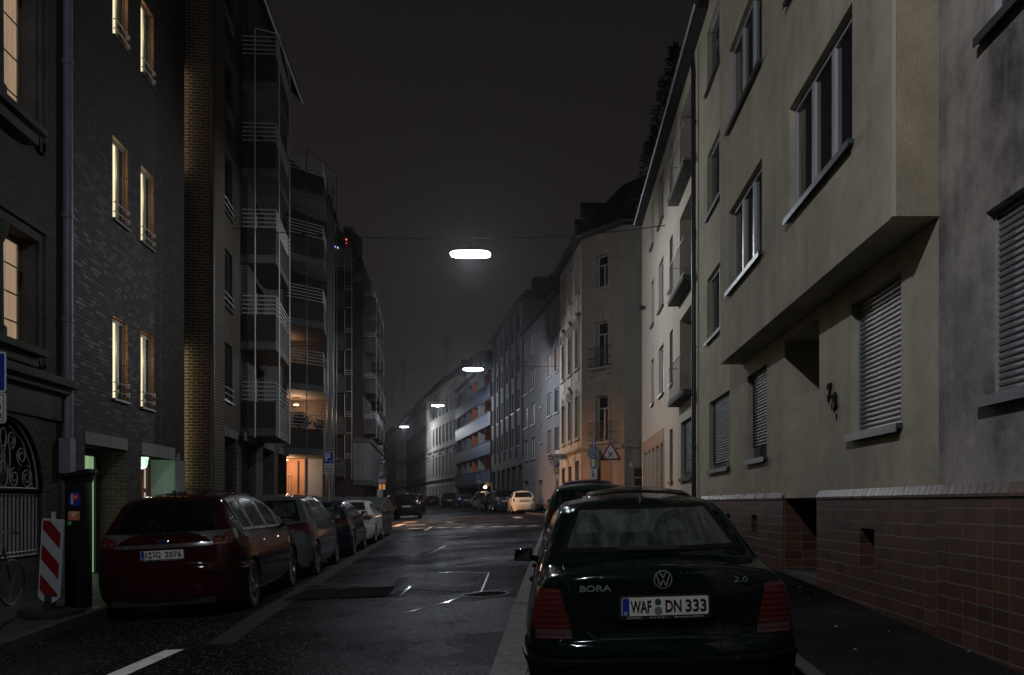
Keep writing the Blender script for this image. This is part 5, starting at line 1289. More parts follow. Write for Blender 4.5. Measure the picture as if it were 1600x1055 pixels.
mb = MB(); tri(mb, .37, -.006, .0025, cz=c_); mb.build('white_field', M_SWHITE, t_)
mb = MB()
for s in (-1, 1):
    a = R(45*s); dx, dz = math.cos(a)*.14, math.sin(a)*.14; nx2, nz2 = -math.sin(a)*.025, math.cos(a)*.025
    q = [(-dx-nx2,-dz-nz2),(dx-nx2,dz-nz2),(dx+nx2,dz+nz2),(-dx+nx2,-dz+nz2)]
    y_ = -.008-(s+1)*.0008
    mb.add([(p[0],y_,p[1]+c_-.03) for p in q]+[(p[0],-.006,p[1]+c_-.03) for p in q], [(0,1,2,3),(0,4,5,1),(1,5,6,2),(2,6,7,3),(3,7,4,0)])
mb.build('cross', M_SBLK, t_)
# small far signs
x = at(748, 78); g = gz(x, 78)
e = empty('parking_sign', (x,78,g), 0, 'tiny far blue parking sign in front of the blue balcony block', 'traffic sign'); post(e, 2.4-g, r=.035); p_sign(e, 0, 2.02-g, 2.4-g, .40, arr=False, sub=[''], zs=1.7-g)
x = at(777, 71); e = empty('pole', (x,71,gz(x,71)), 0, 'slim grey pole between the parked dark cars and the ribbed office block', 'pole'); mb = MB(); mb.tube([(0,0,0),(0,0,3.2)], .05, 8); mb.build('shaft', M_GALV, e); mb = MB(); mb.lathe([(.05,3.2),(.07,3.22),(.07,3.3),(.01,3.33)], 8); mb.build('cap', M_GALV, e)
x = at(717.5, 92); e = empty('stand_in_post', (x,92,gz(x,92)), 0, 'red and white post standing in for a rider and motorbike by the far dark car', 'stand-in post'); mb = MB(); mb.tube([(0,0,0),(0,0,1.1)], .09, 10); mb.build('shaft', M_SWHITE, e); mb = MB()  # post added in place of a rider and motorbike
for k in range(3): mb.tube([(0,0,.1+.35*k),(0,0,.27+.35*k)], .093, 10)
mb.build('red_band', M_SRED, e)

# red and white beacon board
x, y = at(74, 11.3), 11.3; g = gz(x, y)+.12
e = empty('beacon_board', (x,y,g), R(-10), 'red and white striped beacon board standing on a dark foot on the pavement', 'beacon')
e.rotation_euler = (0, R(3.5), R(-12))
b0 = -1.205-g; b1 = -.20-g
mb = MB(); plate_(mb, -.155, .155, b0, b1, 0, .03, r=.025)
mb.add([(-.155,0,b0+.0),(.155,0,b0+.0),(0,0,b0-.09),(-.155,.03,b0),(.155,.03,b0),(0,.03,b0-.09)], [(0,1,2),(3,5,4),(0,2,5,3),(2,1,4,5)]); mb.box(-.02,.02,0,.03,b1,b1+.09)
bd = mb.build('board', plain('beacon_frame', (.33,.34,.36), .4), e, smooth=False)
M_RS = plain('beacon_red', (.13,.008,.008), .4); M_WS = plain('beacon_white', (.27,.285,.31), .4)
x0, x1, z0, z1 = -.135, .135, b0+.025, b1-.025
mb = MB(); mb.quad((x0,-.002,z0),(x1,-.002,z0),(x1,-.002,z1),(x0,-.002,z1)); mb.build('white_sheeting', M_WS, bd)
mb = MB()
def clip(poly, za, upper):
    out = []
    for i in range(len(poly)):
        a, b = poly[i], poly[(i+1)%len(poly)]
        ia = (a[1] <= za) if upper else (a[1] >= za); ib = (b[1] <= za) if upper else (b[1] >= za)
        if ia: out.append(a)
        if ia != ib: t = (za-a[1])/(b[1]-a[1]); out.append((a[0]+(b[0]-a[0])*t, za))
    return out
sp = .385; wd = .20
for k in range(-1, 4):
    zl = z1-.0-k*sp+.09   # height of the band's top at the left edge; falls to the right
    poly = [(x0,zl),(x0,zl-wd),(x1,zl-wd-.24),(x1,zl-.24)]
    poly = clip(poly, z1, True)
    if len(poly) > 2: poly = clip(poly, z0, False)
    if len(poly) > 2: mb.add([(p[0],-.004,p[1]) for p in poly], [tuple(range(len(poly)))])
mb.build('red_stripe', M_RS, bd)
mb = MB(); mb.box(-.28,.28,-.2,.32,0,.10); mb.box(-.05,.05,-.02,.08,.1,b0+.05); mb.build('foot', worn('rubber_foot', (.02,.02,.02), rough=.8), e, bevel=.02)
# parking ticket machine
x, y = at(123, 12.25), 12.3; g = gz(x, y)+.12
e = empty('parking_machine', (x,y,g), R(6), 'black parking ticket machine with pitched cap, blue and orange stickers', 'ticket machine')
t = .50-g
M_MB = worn('black_machine_paint', (.006,.006,.0065), rough=.6, var=.3, bump=.02, spec=.08)
mb = MB(); mb.box(-.155,.12,-.14,.10,0,t-.12); mb.build('cabinet', M_MB, e, bevel=.02)
mb = MB(); mb.add([(-.25,-.20,t-.17),(.17,-.20,t-.10),(.17,.16,t-.10),(-.25,.16,t-.17),(-.24,-.19,t-.13),(.17,-.19,t-.03),(.17,.15,t-.03),(-.24,.15,t-.13)], [(0,3,2,1),(4,5,6,7),(0,1,5,4),(1,2,6,5),(2,3,7,6),(3,0,4,7)])
mb.add([(-.155,-.14,t-.22),(.12,-.14,t-.22),(.12,.10,t-.22),(-.155,.10,t-.22),(-.2,-.17,t-.155),(.14,-.17,t-.10),(.14,.13,t-.10),(-.2,.13,t-.155)], [(0,3,2,1),(4,5,6,7),(0,1,5,4),(1,2,6,5),(2,3,7,6),(3,0,4,7)]); mb.build('cap', M_MB, e, bevel=.008)
zp = .045-g
STK = len(bpy.data.objects)
mb = MB(); plate_(mb, -.13, .02, zp-.09, zp+.10, -.164, .003, r=.045); s_ = mb.build('parking_sticker', M_SBLUE, e)
mb = MB(); mb.box(-.10,-.075,-.167,-.1645,zp-.06,zp+.07); mb.build('white_bar', M_SWHITE, s_)
mb = MB(); disc(mb, -.045, zp+.035, .042, -.168, .003, seg=18); mb.build('red_disc', plain('sticker_red', (.45,.03,.02), .4), s_); mb = MB(); mb.box(-.07,-.02,-.171,-.1685,zp+.03,zp+.042); mb.build('white_stripe', M_SWHITE, s_)
mb = MB(); plate_(mb, -.14, .01, zp-.28, zp-.155, -.164, .003, r=.01); s_ = mb.build('orange_sticker', plain('sticker_orange', (.35,.11,.05), .5), e)
mb = MB(); add_text(mb, '2P', .06, -.065, -.166, zp-.21, bold=.002); mb.box(-.125,0,-.167,-.1645,zp-.178,zp-.170); mb.build('lettering', plain('sticker_cream', (.5,.45,.4), .5), s_)
mb = MB(); mb.box(-.145,-.10,-.167,-.161,zp-.345,zp-.295); mb.build('green_sticker', plain('sticker_green', (.03,.35,.08), .5), e)
for o_ in list(bpy.data.objects)[STK:]: pass
for o_ in kids(e):
    if 'sticker' in o_.name: o_.location.y = .021; o_.location.x = .035
# tall thin steel strip behind the machine (door edge of the clinker building is seen between)
# bicycle against the wall
bx, by = -7.95, 12.45; g = gz(bx, by)+.12
e = empty('bicycle', (bx,by,g), R(90), 'dark bicycle leaning near the wrought iron gate at the left edge', 'bicycle')
for xx in (-.52,.52):
    mb = MB(); mb.lathe([(.325,-.016),(.342,0),(.325,.016),(.308,0)], 32, Matrix.Translation((xx,0,.342))@Matrix.Rotation(R(90),4,'X'), close=True); w_ = mb.build('wheel', M_BLACK, e, smooth=True)
    mb = MB(); mb.lathe([(.298,-.01),(.308,-.01),(.308,.01),(.298,.01)], 32, Matrix.Translation((xx,0,.342))@Matrix.Rotation(R(90),4,'X'), close=True)
    for k in range(18): a = k*6.283/18; mb.tube([(xx,(-1)**k*.03,.342),(xx+.3*math.cos(a),0,.342+.3*math.sin(a))], .0014, 3)
    mb.build('rim', M_GALV, w_)
mb = MB(); fr = [(-.52,0,.342),(-.10,0,.32),(.36,0,.82),(-.22,0,.88),(-.10,0,.32)]
mb.tube(fr, .015, 8); mb.tube([(-.52,0,.342),(-.2,0,.82)], .01, 6); mb.tube([(.34,0,.90),(.52,0,.342)], .014, 8); mb.tube([(-.24,0,.88),(-.27,0,1.0)], .013, 6); mb.build('frame', M_BLACK, e)
mb = MB(); mb.tube([(.34,0,.88),(.31,0,1.05),(.38,-.0,1.08)], .013, 6); mb.tube([(.28,-.28,1.06),(.38,-.1,1.08),(.38,.1,1.08),(.28,.28,1.06)], .012, 6); mb.build('handlebar', M_GALV, e)
mb = MB(); mb.lathe([(.02,0),(.09,.01),(.10,.04),(.03,.06)], 12, Matrix.Translation((-.30,0,1.0))@Matrix.Scale(1.4,4,(1,0,0))); mb.build('saddle', M_BLACK, e, smooth=True)
mb = MB()
for yy in (-.06,.06): mb.tube([(-.25,yy,.76),(-.78,yy,.76),(-.52,yy,.35)], .006, 5)
for k in range(4): mb.tube([(-.35-.12*k,-.06,.76),(-.35-.12*k,.06,.76)], .004, 4)
mb.build('luggage_rack', M_GALV, e)
mb = MB(); mb.lathe([(.08,-.004),(.09,0),(.08,.004),(.07,0)], 20, Matrix.Translation((-.10,-.04,.32))@Matrix.Rotation(R(90),4,'X'), close=True); mb.tube([(-.10,-.05,.32),(-.02,-.06,.18),(-.02,-.14,.18)], .01, 5); mb.build('crankset', M_GALV, e)
# big lidded skip at the end of the parked row
x, y = -6.45, 33.6; g = gz(x-.6, y)
e = empty('lidded_skip', (x,y,g), R(-5), 'grey green steel skip with gabled lid at the end of the left parking row', 'skip')
M_SK = worn('skip_paint', (.13,.15,.145), rough=.45, var=.35, scale=3, bump=.08, metal=.2)
mb = MB(); L_ = 3.0
def trap(x, zb, zt, wb, wt): return [(x,-wb,zb),(x,wb,zb),(x,wt,zt),(x,-wt,zt)]
a = trap(0,.12,1.0,.62,.88); b = trap(-L_,.12,1.0,.62,.88); mb.add(a+b, [(0,1,2,3),(7,6,5,4),(0,4,5,1),(1,5,6,2),(3,2,6,7),(0,3,7,4)])
for xx in (-.0,): 
    for yy in (-.6,-.2,.2,.6): mb.box(.0,.03,yy-.03,yy+.03,.2,.95)
mb.box(-L_-.03,.05,-.93,-.88,.96,1.04); mb.box(-L_-.03,.05,.88,.93,.96,1.04); mb.box(.0,.06,-.93,.93,.97,1.05)
mb.build('tub', M_SK, e)
mb = MB(); v = [(.05,-.95,1.06),(.05,.95,1.06),(.05,.95,1.14),(.05,.12,1.50),(.05,-.12,1.50),(.05,-.95,1.14)]; w_ = [(-L_-.05,q[1],q[2]) for q in v]
mb.add(v+w_, [(0,1,2,3,4,5),(11,10,9,8,7,6)]+[(i,i+6,(i+1)%6+6,(i+1)%6) for i in range(6)]); ld_ = mb.build('lid', M_SK, e)
mb = MB()
for s in (-1,1): mb.tube([(.07,s*.95,1.08),(.07,s*.95,1.16),(.07,s*.12,1.53),(.07,-s*.0,1.53)], .022, 6)
for k in range(4): mb.box(-.5-.8*k,-.46-.8*k,-.9,.9,1.501 if False else 1.50,1.515)
mb.build('lid_frame', M_GALV, ld_)
mb = MB()
for yy in (-.55,.55): mb.lathe([(.02,-.03),(.10,-.03),(.10,.03),(.02,.03)], 14, Matrix.Translation((-.15,yy,.10))@Matrix.Rotation(R(90),4,'X')); mb.lathe([(.02,-.03),(.10,-.03),(.10,.03),(.02,.03)], 14, Matrix.Translation((-L_+.15,yy,.10))@Matrix.Rotation(R(90),4,'X'))
mb.build('castors', M_BLACK, e, smooth=True)
mb = MB(); mb.tube([(.03,-.5,.75),(.10,-.5,.75),(.10,.5,.75),(.03,.5,.75)], .02, 6); mb.build('handle', M_GALV, e)
# cigarette ends and bits of litter on the pavements
for i, (px, py) in enumerate([(1250,935),(1263,955),(1306,1001),(1388,1010),(1336,1040),(1514,1044),(103,985),(40,973)]):
    x, y = gp(px, py-3); mb = MB(); mb.tube([(-.012,0,.006),(.012,.004,.006)], .004, 6); o = mb.build('litter', M_SWHITE); o.location = (x, y, gz(x, y)+.111+(.01 if px < 500 else 0)); o.rotation_euler = (0,0,i*1.3)
    tag(o, 'tiny pale cigarette end lying on the dark pavement', 'litter', 'cigarette ends on the pavement')
# ------------------------------------------------------------------ cars
def paint(name, col, metal=.35, rough=.38):
    if name in MATS: return MATS[name]
    m, n, l, b = nmat(name)
    b.inputs['Base Color'].default_value = rgb(col); b.inputs['Metallic'].default_value = 0; b.inputs['Roughness'].default_value = .55; b.inputs['Specular IOR Level'].default_value = 0
    b.inputs['Coat Weight'].default_value = .6; b.inputs['Coat Roughness'].default_value = .06
    t = N(n, 'ShaderNodeTexCoord')      # rain drops standing on the paint
    v = N(n, 'ShaderNodeTexVoronoi', Scale=70.0); v.inputs['Randomness'].default_value = 1; l.new(t.outputs['Object'], v.inputs['Vector'])
    r = N(n, 'ShaderNodeMapRange'); r.inputs['From Min'].default_value = .0; r.inputs['From Max'].default_value = .34; r.inputs['To Min'].default_value = 1; r.inputs['To Max'].default_value = 0
    l.new(v.outputs['Distance'], r.inputs['Value'])
    z = N(n, 'ShaderNodeTexNoise', Scale=6.0, Detail=3.0); l.new(t.outputs['Object'], z.inputs['Vector'])
    geo = N(n, 'ShaderNodeNewGeometry'); sp = N(n, 'ShaderNodeSeparateXYZ'); l.new(geo.outputs['True Normal'], sp.inputs[0])
    up = N(n, 'ShaderNodeMapRange'); up.inputs['From Min'].default_value = .05; up.inputs['From Max'].default_value = .7; l.new(sp.outputs['Z'], up.inputs['Value'])
    m1 = N(n, 'ShaderNodeMath', operation='MULTIPLY'); l.new(r.outputs[0], m1.inputs[0]); l.new(up.outputs[0], m1.inputs[1])
    bp = N(n, 'ShaderNodeBump', Strength=.8, Distance=.004); l.new(m1.outputs[0], bp.inputs['Height']); l.new(bp.outputs[0], b.inputs['Coat Normal'])
    bq = N(n, 'ShaderNodeBump', Strength=.3, Distance=.004); l.new(m1.outputs[0], bq.inputs['Height']); l.new(bq.outputs[0], b.inputs['Normal'])
    MATS[name] = m; return m
def carglass(name, tint, dew):
    if name in MATS: return MATS[name]
    m = bpy.data.materials.new(name); m.use_nodes = True; n = m.node_tree.nodes; l = m.node_tree.links; n.clear()
    o = n.new('ShaderNodeOutputMaterial'); tr = n.new('ShaderNodeBsdfTransparent'); tr.inputs[0].default_value = rgb(tint)
    gl = n.new('ShaderNodeBsdfGlossy'); gl.inputs['Roughness'].default_value = .04; gl.inputs[0].default_value = (.9,.9,.9,1)
    fr = n.new('ShaderNodeFresnel'); fr.inputs[0].default_value = 1.5
    mx = n.new('ShaderNodeMixShader'); l.new(fr.outputs[0], mx.inputs[0]); l.new(tr.outputs[0], mx.inputs[1]); l.new(gl.outputs[0], mx.inputs[2])
    d1 = n.new('ShaderNodeBsdfDiffuse'); d1.inputs[0].default_value = (.30,.34,.33,1); d2 = n.new('ShaderNodeBsdfTranslucent'); d2.inputs[0].default_value = (.5,.58,.55,1); df = n.new('ShaderNodeMixShader'); df.inputs[0].default_value = .7; l.new(d1.outputs[0], df.inputs[1]); l.new(d2.outputs[0], df.inputs[2])
    t = n.new('ShaderNodeTexCoord'); mp = n.new('ShaderNodeMapping'); mp.inputs['Scale'].default_value = (16,3,1.2); l.new(t.outputs['Object'], mp.inputs[0])
    nz_ = n.new('ShaderNodeTexNoise'); nz_.inputs['Scale'].default_value = 1.0; nz_.inputs['Detail'].default_value = 5; l.new(mp.outputs[0], nz_.inputs['Vector'])
    vo = n.new('ShaderNodeTexVoronoi'); vo.inputs['Scale'].default_value = 120; l.new(t.outputs['Object'], vo.inputs['Vector'])
    r1 = n.new('ShaderNodeMapRange'); r1.inputs['From Min'].default_value = .35; r1.inputs['From Max'].default_value = .7; r1.inputs['To Min'].default_value = dew*.3; r1.inputs['To Max'].default_value = dew; l.new(nz_.outputs['Fac'], r1.inputs['Value'])
    r2 = n.new('ShaderNodeMapRange'); r2.inputs['From Min'].default_value = .05; r2.inputs['From Max'].default_value = .2; r2.inputs['To Min'].default_value = 1.15; r2.inputs['To Max'].default_value = .95; l.new(vo.outputs['Distance'], r2.inputs['Value'])
    mu = n.new('ShaderNodeMath'); mu.operation = 'MULTIPLY'; l.new(r1.outputs[0], mu.inputs[0]); l.new(r2.outputs[0], mu.inputs[1])
    m2 = n.new('ShaderNodeMixShader'); l.new(mu.outputs[0], m2.inputs[0]); l.new(mx.outputs[0], m2.inputs[1]); l.new(df.outputs[0], m2.inputs[2]); l.new(m2.outputs[0], o.inputs[0])
    MATS[name] = m; return m
G_CLEAR = carglass('wet_car_glass', (.62,.74,.70), .14); G_FOG = carglass('fogged_car_glass', (.60,.72,.68), .5); G_DARK = carglass('privacy_car_glass', (.16,.18,.18), .03)
M_TYRE = plain('tyre_rubber', (.012,.012,.012), .75); M_RIM = plain('alloy_rim', (.40,.41,.42), .3, metal=.9); M_CAP = plain('steel_rim_cover', (.22,.22,.23), .4, metal=.5)
M_SEAL = plain('black_window_seal', (.006,.006,.006), .5, spec=.08); M_INT = plain('dark_interior', (.022,.024,.024), .8); M_SEAT = plain('seat_fabric', (.035,.037,.038), .9)
M_CHR = plain('chrome', (.62,.63,.65), .12, metal=1); M_DIRT = plain('underbody_black', (.006,.006,.006), .9)
def lens(name, col):
    if name in MATS: return MATS[name]
    m, n, l, b = nmat(name); b.inputs['Base Color'].default_value = rgb(col); b.inputs['Roughness'].default_value = .22; b.inputs['Coat Weight'].default_value = 1; b.inputs['Coat Roughness'].default_value = .05
    t = N(n, 'ShaderNodeTexCoord'); w = N(n, 'ShaderNodeTexWave', Scale=9.0, bands_direction='Z'); l.new(t.outputs['Object'], w.inputs['Vector'])
    bp = N(n, 'ShaderNodeBump', Strength=.35, Distance=.006); l.new(w.outputs['Fac'], bp.inputs['Height']); l.new(bp.outputs[0], b.inputs['Normal'])
    MATS[name] = m; return m
L_RED = lens('red_lens', (.05,.004,.005)); L_SMK = lens('smoked_lens', (.05,.022,.024)); L_CLR = lens('clear_lens', (.06,.062,.065)); L_PLRED = plain('bright_red_lens', (.08,.004,.006), .15, coat=1)
def chaikin(P, it=2):
    for _ in range(it):
        Q = [P[0]]
        for a, b in zip(P, P[1:]):
            Q.append((a[0]*.8+b[0]*.2, a[1]*.8+b[1]*.2)); Q.append((a[0]*.2+b[0]*.8, a[1]*.2+b[1]*.8))
        Q.append(P[-1]); P = Q
    return P
class CarShape:
    def __init__(s, L, W, prof, zs, wr, zb=.20, rc=.16, bow=.14, fbow=.34, crown=.05, res=.05, sh=.962):
        s.sh = sh
        s.L, s.W, s.zs, s.wr, s.zb, s.rc, s.bow, s.fbow, s.crown = L, W, zs, wr, zb, rc, bow, fbow, crown
        s.prof = chaikin(prof, 2); s.H = max(p[1] for p in prof); s.res = res
        out = []
        for a, b in zip(s.prof, s.prof[1:]):
            n = max(1, int(math.dist(a, b)/res)); out += [(a[0]+(b[0]-a[0])*i/n, a[1]+(b[1]-a[1])*i/n) for i in range(n)]
        out.append(s.prof[-1]); P = [out[0]]
        for p in out[1:]:
            if p[0] > P[-1][0]+.0015: P.append(p)
        s.P = P
    def zt(s, y):
        return lerp_tab(s.P, y)
    def plan(s, y):
        h = s.W/2; rc = s.rc
        if y < rc: h = h-rc+math.sqrt(max(0, rc*rc-(rc-y)**2))
        d = s.L-y; rf = rc*1.3
        if d < rf: h = h-rf+math.sqrt(max(0, rf*rf-(rf-d)**2))
        h -= .035*max(0, 1-y/1.0)**2*s.W+.045*max(0, 1-d/1.3)**2*s.W
        return h
    def hw(s, y, z):
        p = s.plan(y); t = z
        k = lerp_tab([(s.zb,.925),(.30,.968),(.45,.992),(.62,1.0),(.74,.992-(.962-s.sh)*.4),(s.zs,s.sh)], min(t, s.zs))
        w = p*k
        if z > s.zs:
            tb = (s.W/2*s.sh-s.wr)/(s.H-s.zs); w -= (z-s.zs)*tb*(1 if z > s.zs else 0)
        return max(w, .05)
    def deform(s, x, y, z):
        t = min(1, abs(x)/(s.W/2))
        if y < .8: y += s.bow*t**3*(1-y/.8)
        d = s.L-y
        if d < 1.1: y -= s.fbow*t**2.6*max(0, 1-d/1.1)*.9
        return (x, y-s.L/2, z)
    def section(s, y, ztop):
        zb = s.zb; r = min(.085, max(.02, (ztop-zb)*.3)); top = ztop-s.crown*(1 if ztop > s.zs*.7 else .4)
        pts = []; nz = 15
        for i in range(nz): z = zb+(top-r-zb)*i/(nz-1); pts.append((s.hw(y, z), z))
        w = s.hw(y, top-r*.5)
        for k in (22, 45, 68): a = R(k); pts.append((w-r+r*math.cos(a), top-r+r*math.sin(a)))
        we = w-r
        for i in range(8): x = we*(1-i/7); pts.append((x, top+(ztop-top)*(1-(x/we)**2)))
        return pts
def make_body(c, wheels):
    secs = [c.section(y, z) for y, z in c.P]; n = len(secs[0]); vs = []; row = 2*n-1
    for (y, z), s in zip(c.P, secs):
        for (x, zz) in s: vs.append(c.deform(x, y, zz))
        for (x, zz) in s[-2::-1]: vs.append(c.deform(-x, y, zz))
    fs = []; m = len(secs)
    for j in range(m-1):
        for i in range(row-1): fs.append((j*row+i, j*row+i+1, (j+1)*row+i+1, (j+1)*row+i))
        fs.append((j*row+row-1, j*row, (j+1)*row, (j+1)*row+row-1))
    fs.append(tuple(range(row-1,-1,-1))); fs.append(tuple((m-1)*row+i for i in range(row)))
    me = bpy.data.meshes.new('body'); me.from_pydata(vs, [], fs)
    bm = bmesh.new(); bm.from_mesh(me); bmesh.ops.recalc_face_normals(bm, faces=bm.faces); bm.to_mesh(me); bm.free()
    ob = bpy.data.objects.new('tmpbody', me); COL.objects.link(ob)
    cut = MB()
    for wy, r in wheels:
        for s in (-1, 1):
            M = Matrix.Translation((s*(c.W/2+.12), wy-c.L/2, r[1]))@Matrix.Rotation(R(90)*s, 4, 'Y')
            cut.lathe([(r[0], -.42), (r[0], .2)], 40, M)
    co = cut.build('cut', M_DIRT)
    bm = bmesh.new(); bm.from_mesh(co.data); bmesh.ops.recalc_face_normals(bm, faces=bm.faces); bm.to_mesh(co.data); bm.free()
    md = ob.modifiers.new('b', 'BOOLEAN'); md.operation = 'DIFFERENCE'; md.object = co; md.solver = 'EXACT'
    bpy.context.view_layer.update(); dg = bpy.context.evaluated_depsgraph_get()
    res = bpy.data.meshes.new_from_object(ob.evaluated_get(dg))
    bpy.data.objects.remove(ob); bpy.data.objects.remove(co)
    return res
class Skin:
    def __init__(s, me): 
        bm = bmesh.new(); bm.from_mesh(me); s.t = BVHTree.FromBMesh(bm); bm.free()
    def hit(s, axis, a, b, off):
        """axis 'r': from behind at (x=a, z=b); 'l'/'R': from left/right side at (y=a, z=b); 'f': from the front"""
        if axis == 'r': o, d = Vector((a,-6,b)), Vector((0,1,0))
        elif axis == 'f': o, d = Vector((a,6,b)), Vector((0,-1,0))
        elif axis == 'l': o, d = Vector((-4,a,b)), Vector((1,0,0))
        elif axis == 'R': o, d = Vector((4,a,b)), Vector((-1,0,0))
        else: o, d = Vector((a,b,6)), Vector((0,0,-1))
        p, nn, i, q = s.t.ray_cast(o, d)
        if p is None: p, nn, i, q = s.t.find_nearest(o+d*4)
        if nn.dot(d) > 0: nn = -nn
        return p+nn*off
def patch(skin, axis, bot, top, nu=16, nv=8, off=.004, us=None, vs_=None):
    """grid between two polylines (in the axis' 2-D), laid on the skin"""
    def samp(pl, t):
        Ls = [0]
        for a, b in zip(pl, pl[1:]): Ls.append(Ls[-1]+math.dist(a, b))
        d = t*Ls[-1]
        for i in range(len(pl)-1):
            if d <= Ls[i+1]+1e-9:
                k = (d-Ls[i])/max(1e-9, Ls[i+1]-Ls[i]); return (pl[i][0]+(pl[i+1][0]-pl[i][0])*k, pl[i][1]+(pl[i+1][1]-pl[i][1])*k)
        return pl[-1]
    us = us or [i/nu for i in range(nu+1)]; vs_ = vs_ or [j/nv for j in range(nv+1)]
    V = []
    for v in vs_:
        for u in us:
            a = samp(bot, u); b = samp(top, u); V.append(skin.hit(axis, a[0]+(b[0]-a[0])*v, a[1]+(b[1]-a[1])*v, off))
    n = len(us); F_ = [(j*n+i, j*n+i+1, (j+1)*n+i+1, (j+1)*n+i) for j in range(len(vs_)-1) for i in range(n-1)]
    if axis in ('l', 'f'): F_ = [f[::-1] for f in F_]
    return V, F_, us, vs_
def inpoly(p, poly):
    r = False; n = len(poly)
    for i in range(n):
        a, b = poly[i], poly[(i+1)%n]
        if (a[1] > p[1]) != (b[1] > p[1]) and p[0] < (b[0]-a[0])*(p[1]-a[1])/(b[1]-a[1])+a[0]: r = not r
    return r
def rbox(x0,x1,y0,y1,z0,z1): return (x0,x1,y0,y1,z0,z1)
def make_car(name, label, group, spec, detail=2):
    """detail 2: near car, 1: middle, 0: far"""
    c = CarShape(spec['L'], spec['W'], spec['prof'], spec['zs'], spec['wr'], zb=spec.get('zb',.20), rc=spec.get('rc',.16), bow=spec.get('bow',.14), sh=spec.get('sh',.962), res=(.045,.07,.10)[2-detail])
    L = c.L; e = empty(name, (0,0,0), 0, label, 'car', group)
    wr_, wf_ = spec['wheels']; Rw = spec.get('R', .315); arch = Rw+.05
    me = make_body(c, [(wr_, (arch, Rw)), (wf_, (arch, Rw))]); skin = Skin(me); pm = spec['paint']
    holes = []     # (axis, polygon) for see-through glass
    gl = spec.get('glass', G_CLEAR); glr = spec.get('glass_rear', gl)
    def glass(axis, bot, top, nm, mat, mu=.05, mv=.07, nu=18, nv=8):
        us = [0, mu]+[mu+(1-2*mu)*(i+1)/nu for i in range(nu-1)]+[1-mu, 1]; vv = [0, mv]+[mv+(1-2*mv)*(i+1)/nv for i in range(nv-1)]+[1-mv, 1]
        V, F_, us, vv = patch(skin, axis, bot, top, off=.005, us=us, vs_=vv)
        n = len(us)-1; inner = []; outer = []
        for k, f in enumerate(F_):
            i, j = k % n, k//n; (outer if i in (0, n-1) or j in (0, len(vv)-2) else inner).append(f)
        m1 = MB(); m1.add(V, inner); o = m1.build(nm, mat, e, smooth=True)
        m2 = MB(); m2.add(V, outer); m2.build('window_seal', M_SEAL, o, smooth=True)
        # hole polygon: ring at the first inner grid line
        w_ = n+1; ring = [(1, i) for i in range(1, n)]+[(j, n-1) for j in range(1, len(vv)-1)]+[(len(vv)-2, i) for i in range(n-1, 0, -1)]+[(j, 1) for j in range(len(vv)-2, 0, -1)]
        pl = []
        for j, i in ring:
            p = V[j*w_+i]; pl.append((p.x, p.z) if axis in 'rf' else (p.y, p.z))
        cx = sum(p[0] for p in pl)/len(pl); cz = sum(p[1] for p in pl)/len(pl)
        holes.append((axis, [(cx+(p[0]-cx)*1.02, cz+(p[1]-cz)*1.03) for p in pl]))
        return o
    # rear window and windscreen, given by (z0, half width, z1, half width)
    z0, w0, z1, w1 = spec['rwin']
    rw = glass('r', [(-w0,z0),(w0,z0)], [(-w1,z1),(w1,z1)], 'rear_window', glr, mu=.035, mv=.09)
    z0f, w0f, z1f, w1f = spec['fwin']
    glass('f', [(-w0f,z0f),(w0f,z0f)], [(-w1f,z1f),(w1f,z1f)], 'windscreen', gl, mu=.03, mv=.07)
    # side windows between pillars
    ys = spec['side']; belt = spec.get('belt', c.zs+.03); drop = spec.get('drop', .14)
    for s, ax in ((-1,'l'),(1,'R')):
        for k in range(len(ys)-1):
            ya, yb = ys[k], ys[k+1]; g = .028; ya += g; yb -= g; n = 9
            def zhi(y): return max(belt+.025, c.zt(y)-drop)
            bl = belt+spec.get('rise', .06)*0
            bot = [(ya+(yb-ya)*i/n-L/2, belt+spec.get('rise',.04)*(1-(ya+(yb-ya)*i/n)/L)) for i in range(n+1)]
            top = [(b[0], max(b[1]+.02, zhi(b[0]+L/2))) for b in bot]
            nu = 8; 
            us = None
            V, F_, us, vv = patch(skin, ax, bot, top, off=.005, us=[0,.05]+[.05+.9*(i+1)/nu for i in range(nu-1)]+[.95,1], vs_=[0,.07]+[.07+.86*(i+1)/5 for i in range(4)]+[.93,1])
            nn_ = len(us)-1; inner = []; outer = []
            for q, f in enumerate(F_):
                i, j = q % nn_, q//nn_; (outer if i in (0, nn_-1) or j in (0, len(vv)-2) else inner).append(f)
            m1 = MB(); m1.add(V, inner); o = m1.build('side_window', gl, e, smooth=True); m2 = MB(); m2.add(V, outer); m2.build('window_seal', M_SEAL, o, smooth=True)
            w_ = nn_+1; ring = [(1, i) for i in range(1, nn_)]+[(len(vv)-2, i) for i in range(nn_-1, 0, -1)]
            holes.append((ax, [(V[j*w_+i].y, V[j*w_+i].z) for j, i in ring]))
        ya, yb = ys[0], ys[-1]
        if spec.get('trim'):
            n = 40; up = []
            for i in range(n+1):
                y = ya+(yb-ya)*i/n; zb_ = belt+spec.get('rise',.04)*(1-y/L); up.append((y-L/2, max(zb_+.02, c.zt(y)-drop)))
            V, F_, _, _ = patch(skin, ax, [(p[0], p[1]) for p in up], [(p[0], p[1]+.022) for p in up], nu=40, nv=1, off=.010); m = MB(); m.add(V, F_); m.build('window_trim', M_CHR, e, smooth=True)
    # seams
    m = MB()
